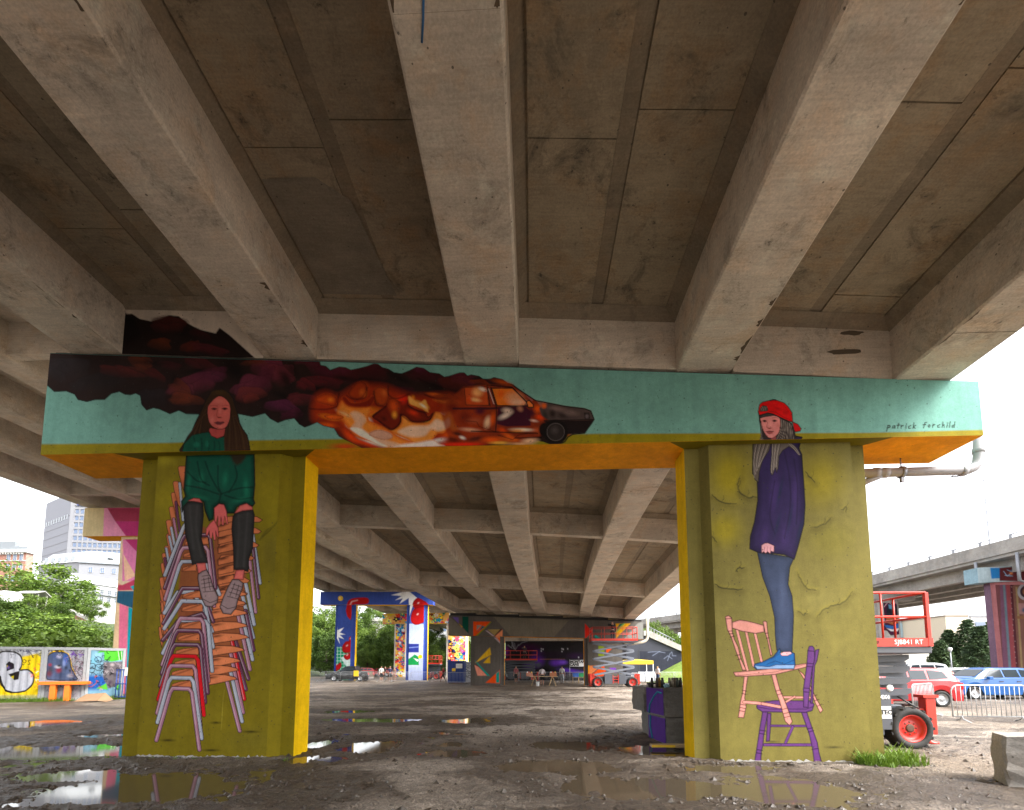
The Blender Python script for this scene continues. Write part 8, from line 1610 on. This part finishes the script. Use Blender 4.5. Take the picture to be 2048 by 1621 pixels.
# ---- graffiti containers
CP = [G(-46, 1397), None, None, None]
def on(px, Y): return (WX(px, Y), Y)
P0, P1, P2, P3 = on(-50, 21.2), on(87, 21.9), on(173, 22.5), on(250, 23.8)
STC = plain('container_steel', (.32, .33, .34), .6, dirt=.3); ZC = 2.6
z5 = lambda *p: zz(7.585, 0, 1280, *p)
def container(label, A, B, art, base, corr=.02, per=.28, res=1.3, plabel=None):
    A = Vector(A); B = Vector(B); L = (B - A).length; d = (B - A).normalized(); t = thing('shipping_container', label, 'container', (A.x, A.y, 0), math.atan2(d.y, d.x), 'graffiti containers')
    b = MB(); b.box(.06, L - .06, .05, 2.4, .14, ZC - .05); b.build('box_body', STC, t, world=False)
    for (u0, u1) in ((.005, .12), (L - .12, L - .005)): b = MB(); b.box(u0, u1, -.02, .1, .02, ZC - .002); b.build('corner_post', STC, t, world=False)
    b = MB(); b.box(.121, L - .121, -.018, .09, ZC - .13, ZC); b.build('top_rail', STC, t, world=False); b = MB(); b.box(.121, L - .121, -.018, .09, .03, .17); b.build('bottom_rail', STC, t, world=False)
    A2, B2 = A + d * .12, B - d * .12
    bulge = (lambda u, Z: corr * np.clip(np.sin(u * 2 * math.pi / per) * 1.6, -1, 1) - corr) if corr else None
    c = face_canvas(A2, B2, .17, ZC - .13, res, .95, bulge); c.c[:] = base; art(c)
    o = c.build('graffiti_wall', 0, None, PAINT_FAR, plabel); me = o.data; me.transform(t.matrix_basis.inverted() @ Matrix.Identity(4)) if False else None
    bpy.context.view_layer.update(); me.transform(t.matrix_world.inverted()); o.parent = t
    return t
def scr(c, x0, x1, y0, y1, n, cols, seed, w=(.7, 1.4)):
    r = random.Random(seed)
    for k in range(n):
        x, y = r.uniform(x0, x1), r.uniform(y0, y1); P_ = [(x, y)]
        for q in range(r.randint(3, 6)): x += r.uniform(-5, 6); y += r.uniform(-5, 5); P_.append((x, y))
        c.stroke(smooth(P_, 4, False), r.choice(cols), r.uniform(*w), .9)
def art1(c):
    c.fill(z5((330, 260), (560, 200), (660, 330), (660, 840), (300, 840), (-400, 840), (-400, 700)), '#f0d018', soft=2); c.fill(z5((-600, 90), (660, 90), (600, 200), (330, 250), (0, 180), (-600, 260)), '#b8bac4', soft=2, a=.9)
    c.fill(z5((0, 190), (150, 180), (270, 210), (325, 300), (320, 400), (290, 460), (420, 455), (490, 520), (500, 620), (450, 720), (360, 780), (200, 800), (80, 760), (10, 650), (-40, 500), (-60, 300)), '#c6c8d2', line=INK, lw=3.2, sm=4)
    c.fill(z5((90, 370), (140, 335), (195, 370), (200, 430), (100, 470)), '#241c28', line=INK, lw=2); c.blob(*z5((120, 420))[0], 5, 5, '#7058a0', .9).blob(*z5((105, 400))[0], 3, 3, '#d8c030', .9)
    c.fill(z5((130, 520), (290, 470), (270, 600), (220, 615), (150, 560)), INK).fill(z5((155, 560), (210, 540), (205, 600), (180, 590)), '#d8c820')
    c.stroke(z5((0, 560), (20, 680), (80, 770), (160, 800)), INK, 4)
    c.stroke(smooth(z5((345, 310), (370, 300), (390, 320), (375, 350), (350, 340), (345, 315)), 3, False), INK, 1.2).stroke(smooth(z5((460, 310), (415, 320), (440, 345), (455, 370), (415, 375)), 3, False), INK, 1.3).stroke(z5((330, 350), (350, 385), (365, 370)), INK, 1.2)
    scr(c, 0, 84, 1293, 1305, 26, ['#303046', '#484868', '#202030'], 5); scr(c, 67, 86, 1340, 1368, 12, ['#d03828', '#f0f0f0', '#e06048'], 6); scr(c, 80, 86, 1306, 1335, 7, ['#c83848', '#8080a0', '#f0e020'], 9)
def art2(c):
    c.fill(z5((700, 270), (760, 190), (850, 150), (950, 160), (1040, 210), (1070, 300), (1090, 420), (1150, 520), (1110, 560), (1000, 400), (700, 330)), '#e8c018', soft=.8)
    c.fill(z5((690, 330), (730, 240), (820, 190), (950, 190), (1030, 230), (1060, 320), (1070, 420), (1140, 540), (1150, 610), (760, 610), (700, 560), (680, 450)), '#4a5878', line=INK, lw=1.8, sm=3)
    lumps(c, [(110, 1312, 9, 9, 0, '#3c4c78', .9), (118, 1313, 9, 7, 0, '#b0b0cc', .9), (131, 1318, 7, 16, 0, '#2858b0', .9), (128, 1327, 5, 12, 0, '#8898c8', .8), (101, 1340, 10, 12, 0, '#40404c', .9), (117, 1341, 10, 9, 0, '#8c2838', .9), (115, 1334, 9, 5, 0, '#e0e0e8', .7), (117, 1332, 7, 4, 0, '#101018', .9), (98, 1348, 9, 9, 0, '#703038', .8), (122, 1350, 9, 8, 0, '#384868', .8), (132, 1336, 5, 6, 0, '#202438', .8), (140, 1352, 9, 6, 0, '#a8a8b0', .7), (100, 1330, 6, 5, 0, '#b02838', .7)])
    scr(c, 136, 170, 1294, 1362, 60, ['#303038', '#705868', '#18181c', '#90707c'], 12); scr(c, 140, 160, 1300, 1314, 8, ['#6838a0', '#7848b0'], 13); scr(c, 92, 170, 1366, 1386, 18, ['#3c3c58', '#282838', '#6c6c84'], 14); scr(c, 88, 136, 1292, 1302, 22, ['#202024', '#504038'], 15)
def art3(c):
    c.fill(z5((1320, 540), (1640, 540), (1640, 760), (1320, 760)), '#1c58a8', soft=4); c.blob(178, 1300, 8, 4, '#e8f0f4', .9).blob(196, 1312, 12, 10, '#98ccE4', .9).blob(187, 1322, 10, 10, '#78b8d0', .9)
    c.fill(z5((1480, 200), (1560, 140), (1700, 130), (1860, 140), (1870, 300), (1700, 330), (1580, 310), (1580, 190)), '#58c838', soft=.8); c.fill(z5((1570, 340), (1860, 330), (1850, 540), (1800, 700), (1640, 740), (1560, 560)), '#70686c', soft=1.5)
    c.fill(z5((1460, 740), (1610, 660), (1640, 760)), '#58b838').fill(z5((1740, 720), (1830, 660), (1860, 760), (1760, 760)), '#60c040'); lumps(c, [(225, 1330, 7, 5, 0, '#c8b8b8', .8), (215, 1345, 6, 6, 0, '#a8a0a0', .9), (232, 1350, 8, 6, 0, '#484450', .9), (220, 1365, 8, 8, 0, '#58485c', .9), (236, 1362, 6, 10, 0, '#8c7c98', .8), (212, 1335, 4, 6, 0, '#282428', .9), (240, 1340, 5, 8, 0, '#3c4450', .8)])
    for k in range(3): c.stroke(z5((1790 + 25 * k, 150), (1810 + 22 * k, 300)), '#183010' if k % 2 else '#e8f0e0', 1.1)
    for (x, y, r_) in ((1490, 300, 7), (1400, 400, 7), (1500, 420, 8), (1390, 460, 6)): q = z5((x, y))[0]; c.stroke([(q[0] + r_ * math.cos(a), q[1] + r_ * .8 * math.sin(a)) for a in np.linspace(0, 6, 14)], '#101820', 1.2)
    scr(c, 178, 206, 1308, 1350, 14, ['#101820', '#183048'], 21); scr(c, 203, 250, 1298, 1380, 34, ['#18141c', '#383040', '#b8a8b0'], 22); scr(c, 176, 206, 1352, 1378, 8, ['#c05018', '#4878c0', '#102848'], 23)
container('corrugated container with a huge white letter on yellow', P0, P1, art1, (.38, .36, .14), plabel='huge white bubble letter e outlined in black on yellow')
k2 = container('container painted with a blue hooded portrait in a yellow outline', P1, P2, art2, (.28, .28, .31), corr=.02, per=.55, plabel='blue and grey painted head with scribbled tags')
container('container painted pale blue and bright green, nearest the pink pier', P2, P3, art3, (.17, .33, .43), corr=.02, per=.5, plabel='green, grey and blue spray painting')
# orange plank bench fixed before the second container
d = (Vector(P2) - Vector(P1)).normalized(); nrm = Vector((d.y, -d.x)); L2 = (Vector(P2) - Vector(P1)).length
ob_ = thing('plank_shelf', 'bright orange plank shelf on two short legs against the portrait container', 'shelf', (P1[0], P1[1], 0), math.atan2(d.y, d.x)); ORP = plain('bright_orange', (.85, .19, .012), .5)
b = MB(); b.bbox(.03, L2 + .25, -.35, -.06, .80, .95, .01); b.build('plank', ORP, ob_, world=False)
for u in (L2 * .33, L2 * .66): b = MB(); b.bbox(u - .11, u + .11, -.3, -.1, .02, .798, .01); b.build('leg', ORP, ob_, world=False)
cb_ = thing('cardboard_sheet', 'flattened brown cardboard box lying before the green container', 'cardboard', (*on(188, 21.6), 0)); b = MB(); b.add([(-.5, -.35, .06), (.55, -.3, .10), (.35, .35, .42), (-.6, .35, .36), (-.5, -.35, .04), (.55, -.3, .08), (.35, .35, .40), (-.6, .35, .34)], [(0, 1, 2, 3), (7, 6, 5, 4), (0, 4, 5, 1), (1, 5, 6, 2), (2, 6, 7, 3), (3, 7, 4, 0)]); b.add([(.55, -.3, .09), (.95, -.2, .03), (.8, .3, .1), (.35, .35, .41)], [(0, 1, 2, 3)]); b.build('sheet', plain('brown_card', (.33, .2, .11), .85), cb_, world=False)
bf = thing('site_barrier', 'blue mesh barrier with a small white sign at the pink pier', 'barrier', (*on(254, 23.2), 0)); BM = plain('blue_frame', (.01, .06, .3), .5)
for k in range(7): b = MB(); b.tube([(-.5 + .17 * k, 0, .1), (-.5 + .17 * k, 0, 1.5)], .02, 5); b.build('bar', BM, bf, world=False)
for z_ in (.15, .8, 1.5): b = MB(); b.tube([(-.55, 0, z_), (.6, 0, z_)], .025, 5); b.build('rail', BM, bf, world=False)
b = MB(); b.box(-.05, .4, -.05, -.03, 1.2, 1.62); b.build('sign', WHT, bf, world=False)

# ---- concrete blocks
b0 = G(1328, 1492); cx_, cy_ = WX(1329, 10.35), 10.35
def block(label, loc, rz, L, D, H, parent_mat=CONC_GREY, chip=.03, seed=1):
    t = thing('concrete_block', label, 'concrete block', loc, rz, 'concrete blocks'); bm = bmesh.new(); bmesh.ops.create_cube(bm, size=1)
    for p in bm.verts: p.co = Vector((p.co.x * L, p.co.y * D, (p.co.z + .5) * H))
    bmesh.ops.subdivide_edges(bm, edges=bm.edges[:], cuts=5, use_grid_fill=True); r = random.Random(seed)
    for p in bm.verts:
        ed = (abs(abs(p.co.x) - L / 2) < 1e-4) + (abs(abs(p.co.y) - D / 2) < 1e-4) + (p.co.z > H - 1e-4)
        if ed >= 2: p.co += Vector((-math.copysign(1, p.co.x), -math.copysign(1, p.co.y), -.6)) * r.uniform(0, chip)
        else: p.co += Vector((r.uniform(-1, 1), r.uniform(-1, 1), r.uniform(-1, 1))) * .004
    mb_ = MB(); mb_.bm(bm); mb_.build('block_body', parent_mat, t, world=False); return t
PURP = painted('purple_spray', (.10, .035, .26), pit=.3); TEALS = plain('teal_spray', (.0, .2, .3), .6)
RB = R(8.5)
def off(dx, dy): q = Matrix.Rotation(RB, 4, 'Z') @ Vector((dx, dy, 0)); return (cx_ + q.x, cy_ + q.y)
lo_ = block('lower concrete block of the pile with a purple side, by the right column', (*off(.62, .50), 0), RB, 1.24, 1.0, .58, seed=3); up_ = block('upper concrete block of the pile holding the spray cans', (*off(.585, .49), .585), RB, 1.24, 1.0, .62, seed=4); block('concrete block behind the purple pile, its end sticking out to the left', (*off(.56, 1.42), .62), RB, 1.3, .8, .58, seed=5); block('lowest block at the back of the purple pile', (*off(.66, 1.45), 0), RB, 1.0, .8, .61, seed=6)
for (bl_, xx, h_) in ((lo_, -.62, .58), (up_, -.62, .62)):
    o = MB(); o.box(xx - .006, xx - .001, -.46, .46, .03, h_ - .03); pq = o.build('purple_paint', PURP, bl_, world=False)
o = MB(); o.tube([(-.63, -.40, .50), (-.63, -.2, .52), (-.63, .0, .42), (-.63, .12, .32), (-.63, .25, .22), (-.63, .30, .02)], .022, 6); o.build('teal_line', TEALS, up_, world=False)
o = MB(); o.tube([(-.632, .30, .55), (-.632, .34, .3), (-.632, .22, .04)], .02, 6); o.build('teal_line', TEALS, lo_, world=False)
nb = block('grey concrete block at the lower right corner of the view', (0, 0, 0), R(-28), 1.5, .6, .70, parent_mat=concrete('pale_block_concrete', (.40, .375, .34), stain=.45, warm=.15), chip=.05, seed=8); c0 = G(2016, 1574); q = Matrix.Rotation(R(-28), 4, 'Z') @ Vector((.75, .3, 0)); nb.location = (c0.x + q.x, c0.y + q.y, 0)
pl_ = thing('timber_plank', 'yellow painted plank lying in the puddle before the concrete blocks', 'plank', (WX(1333, 9.85), 9.85, .05)); o = MB(); o.bbox(-.36, .55, -.09, .09, 0, .055, .008); o.build('board', WOOD, pl_, world=False); o = MB(); o.box(-.358, .1, -.094, -.0905, .004, .05); o.build('yellow_edge', YEL, pl_, world=False)
cans = [(1313, 1368, (.06, .04, .035), .2), (1318, 1368, (.42, .24, .06), .2), (1324, 1370, (.05, .05, .05), .2), (1338, 1370, (.26, .2, .15), .2), (1344, 1370, (.32, .27, .2), .2), (1349, 1370, (.28, .24, .18), .2), (1354, 1370, (.07, .08, .06), .2), (1360, 1370, (.12, .1, .09), .2), (1303, 1372, (.02, .018, .018), .22)]
cl_names = ['dark brown', 'ochre', 'black', 'grey brown', 'pale tan', 'tan', 'dark green', 'grey', 'soot black']
zt_ = .585 + .62
for k, (px, py, c_, h_) in enumerate(cans):
    Yc = cy_ + (.25 if k < 8 else .12) + .05 * (k % 2); cn_ = thing('spray_can', f'{cl_names[k]} spray can standing on the upper concrete block', 'spray can', (WX(px, Yc), Yc, zt_ - .004), 0, 'spray cans on the concrete block')
    o = MB(); o.lathe([(.001, .002), (.033, .002), (.033, .15), (.028, .165), (.02, .17)], 14); o.build('can_body', plain('can_%d' % k, c_, .4), cn_, world=False); o = MB(); o.lathe([(.027, .168), (.027, .20), (.02, .215), (.001, .217)], 12); o.build('cap', plain('cap_%d' % k, tuple(x * .7 for x in c_), .5), cn_, world=False)
bg_ = thing('plastic_bag', 'crumpled pale blue plastic bag among the spray cans', 'bag', (WX(1332, cy_ + .15), cy_ + .15, zt_ - .004)); bm = bmesh.new(); bmesh.ops.create_icosphere(bm, subdivisions=3, radius=.06)
for p in bm.verts: q = mnoise.noise(p.co * 28) * .025; p.co = Vector((p.co.x * 1.2 + q, p.co.y + q, max(0, p.co.z * .8 + .045) + q * .8))
o = MB(); o.bm(bm, smooth=False); o.build('bag_body', plain('pale_blue_film', (.3, .5, .6), .35), bg_, world=False)
ty = thing('paint_tray', 'black paint tray on the left of the upper concrete block', 'tray', (WX(1308, cy_ + .45), cy_ + .4, zt_ - .004)); o = MB(); o.bbox(-.16, .2, -.1, .1, .06, .10, .01); o.box(-.15, -.12, -.09, .09, 0, .06); o.box(.16, .19, -.09, .09, 0, .06); o.build('tray_body', BLK, ty, world=False)

# ---- drain pipes
PVC = plain('grey_drain_pipe', (.36, .35, .36), .5, var=.2, sc=3)
def elbow(a, b, c, r, n=6):
    a, b, c = Vector(a), Vector(b), Vector(c); p = b + (a - b).normalized() * r; q = b + (c - b).normalized() * r; return [p.lerp(b, t).lerp(b.lerp(q, t), t) for t in np.linspace(0, 1, n)]
YD = 9.35
pa, pb, pc_ = W(1957, 868, YD), W(1957, 940, YD), W(1700, 948, YD)
dpi = thing('drain_pipe', 'grey drain pipe bending under the right end of the turquoise cap beam', 'pipe', pa)
o = MB(); o.tube([pa] + elbow(pa, pb, pc_, .28) + [pc_], .088, 14); o.build('pipe', PVC, dpi)
for (px, py) in ((1957, 902), (1926, 942), (1770, 946), (1752, 946)):
    p = W(px, py, YD); o = MB(); M = Matrix.Translation(p) @ (Matrix.Rotation(R(90), 4, 'Y') if py > 920 else Matrix.Identity(4)); o.lathe([(.088, -.05), (.1, -.045), (.1, .045), (.088, .05)], 16, M); o.build('coupling', PVC, dpi)
p = W(1803, 945, YD); o = MB(); o.lathe([(.09, -.03), (.115, -.03), (.115, .03), (.09, .03)], 16, Matrix.Translation(p) @ Matrix.Rotation(R(90), 4, 'Y'), close=True); o.tube([p + Vector((0, 0, .1)), Vector((p.x, p.y, capz_bot(p.x)))], .012, 6); o.box(p.x - .03, p.x + .03, p.y - .03, p.y + .03, p.z - .2, p.z - .1); o.build('hanger', STEELG, dpi)
o = MB(); o.tube([W(1762, 951, YD), W(1735, 962, YD + .1), W(1716, 972, YD + .2)], .06, 10); o.build('branch_pipe', PVC, dpi)
Y4 = 42.3; pa, pb, pc_ = W(1295, 1236, Y4), W(1295, 1283, Y4), W(1250, 1290, Y4)
d4 = thing('drain_pipe', 'pale drain pipe at the right end of the charcoal cap beam', 'pipe', pa); o = MB(); o.tube([pa] + elbow(pa, pb, pc_, .5) + [pc_], .13, 10); o.build('pipe', plain('cream_pipe', (.55, .5, .4), .5), d4)

# ---- grass tufts
def tuft(name, label, pts, n, h, seed, mat=GRASSM, kind=None):
    r = np.random.default_rng(seed); V = []; Fc = []
    for k in range(n):
        x, y, rad = pts[r.integers(0, len(pts))]; a = r.uniform(0, 6.28); rr = rad * math.sqrt(r.random()); x += rr * math.cos(a); y += rr * math.sin(a); hh = h * (.15 + .95 * r.random() ** 1.6) * (1 - .5 * rr / rad); b_ = r.uniform(0, 6.28); ln = r.uniform(.2, 1.3) * hh; w_ = r.uniform(.005, .011)
        dx, dy = math.cos(b_), math.sin(b_); o = len(V); V += [(x - dy * w_, y + dx * w_, -.01), (x + dy * w_, y - dx * w_, -.01), (x + dx * ln * .4 + dy * w_ * .8, y + dy * ln * .4 - dx * w_ * .8, hh * .65), (x + dx * ln * .4 - dy * w_ * .8, y + dy * ln * .4 + dx * w_ * .8, hh * .65), (x + dx * ln, y + dy * ln, hh)]; Fc += [(o, o + 1, o + 2, o + 3), (o + 3, o + 2, o + 4)]
    me = bpy.data.meshes.new(name); me.from_pydata(V, [], Fc); a = me.attributes.new('leaf', 'FLOAT', 'POINT'); a.data.foreach_set('value', r.random(len(V)).astype(np.float32)); me.materials.append(mat); o = bpy.data.objects.new(name, me); COL.objects.link(o); tag(o, label, 'grass', kind=kind or 'stuff'); return o
tuft('grass_tuft', 'bright green grass tuft at the foot of the right olive column', [(WX(1770, 8.8), 8.75, .30), (WX(1745, 8.5), 8.45, .2), (WX(1785, 9.0), 9.0, .25), (WX(1790, 8.7), 8.6, .3), (WX(1715, 8.45), 8.42, .13)], 1300, .36, 61)
tuft('grass_strip', 'strip of grass along the foot of the graffiti containers', [(lerp(P0[0], P3[0], q), lerp(P0[1], P3[1], q) - .75 + .35 * (q > .7), .5) for q in np.linspace(0, 1, 24)], 9000, .34, 62)
tuft('grass_strip', 'thin grass at the foot of the far green slope', [(lerp(WX(1300, 50), WX(1380, 50), q), 49.8, .5) for q in np.linspace(0, 1, 10)], 1500, .3, 63)
tuft('weeds', 'small weeds at the foot of the left olive column', [(lerp(LX[0], LX[3], q), YP - .12, .08) for q in np.linspace(0, 1, 9)], 90, .08, 64)
# rubble line where the columns meet the ground
r = random.Random(5); V = []
for xs in (LX, RX):
    o = MB()
    for k in range(120):
        x = r.uniform(xs[0], xs[3]); y = YP - r.uniform(.0, .16); s_ = r.uniform(.008, .03); bm = bmesh.new(); bmesh.ops.create_icosphere(bm, subdivisions=1, radius=s_)
        for p in bm.verts: p.co = Vector((p.co.x * r.uniform(.8, 1.4) + x, p.co.y + y, p.co.z * .6 + .01))
        o.bm(bm)
    tag(o.build('rubble', PEB, None), kind='stuff')
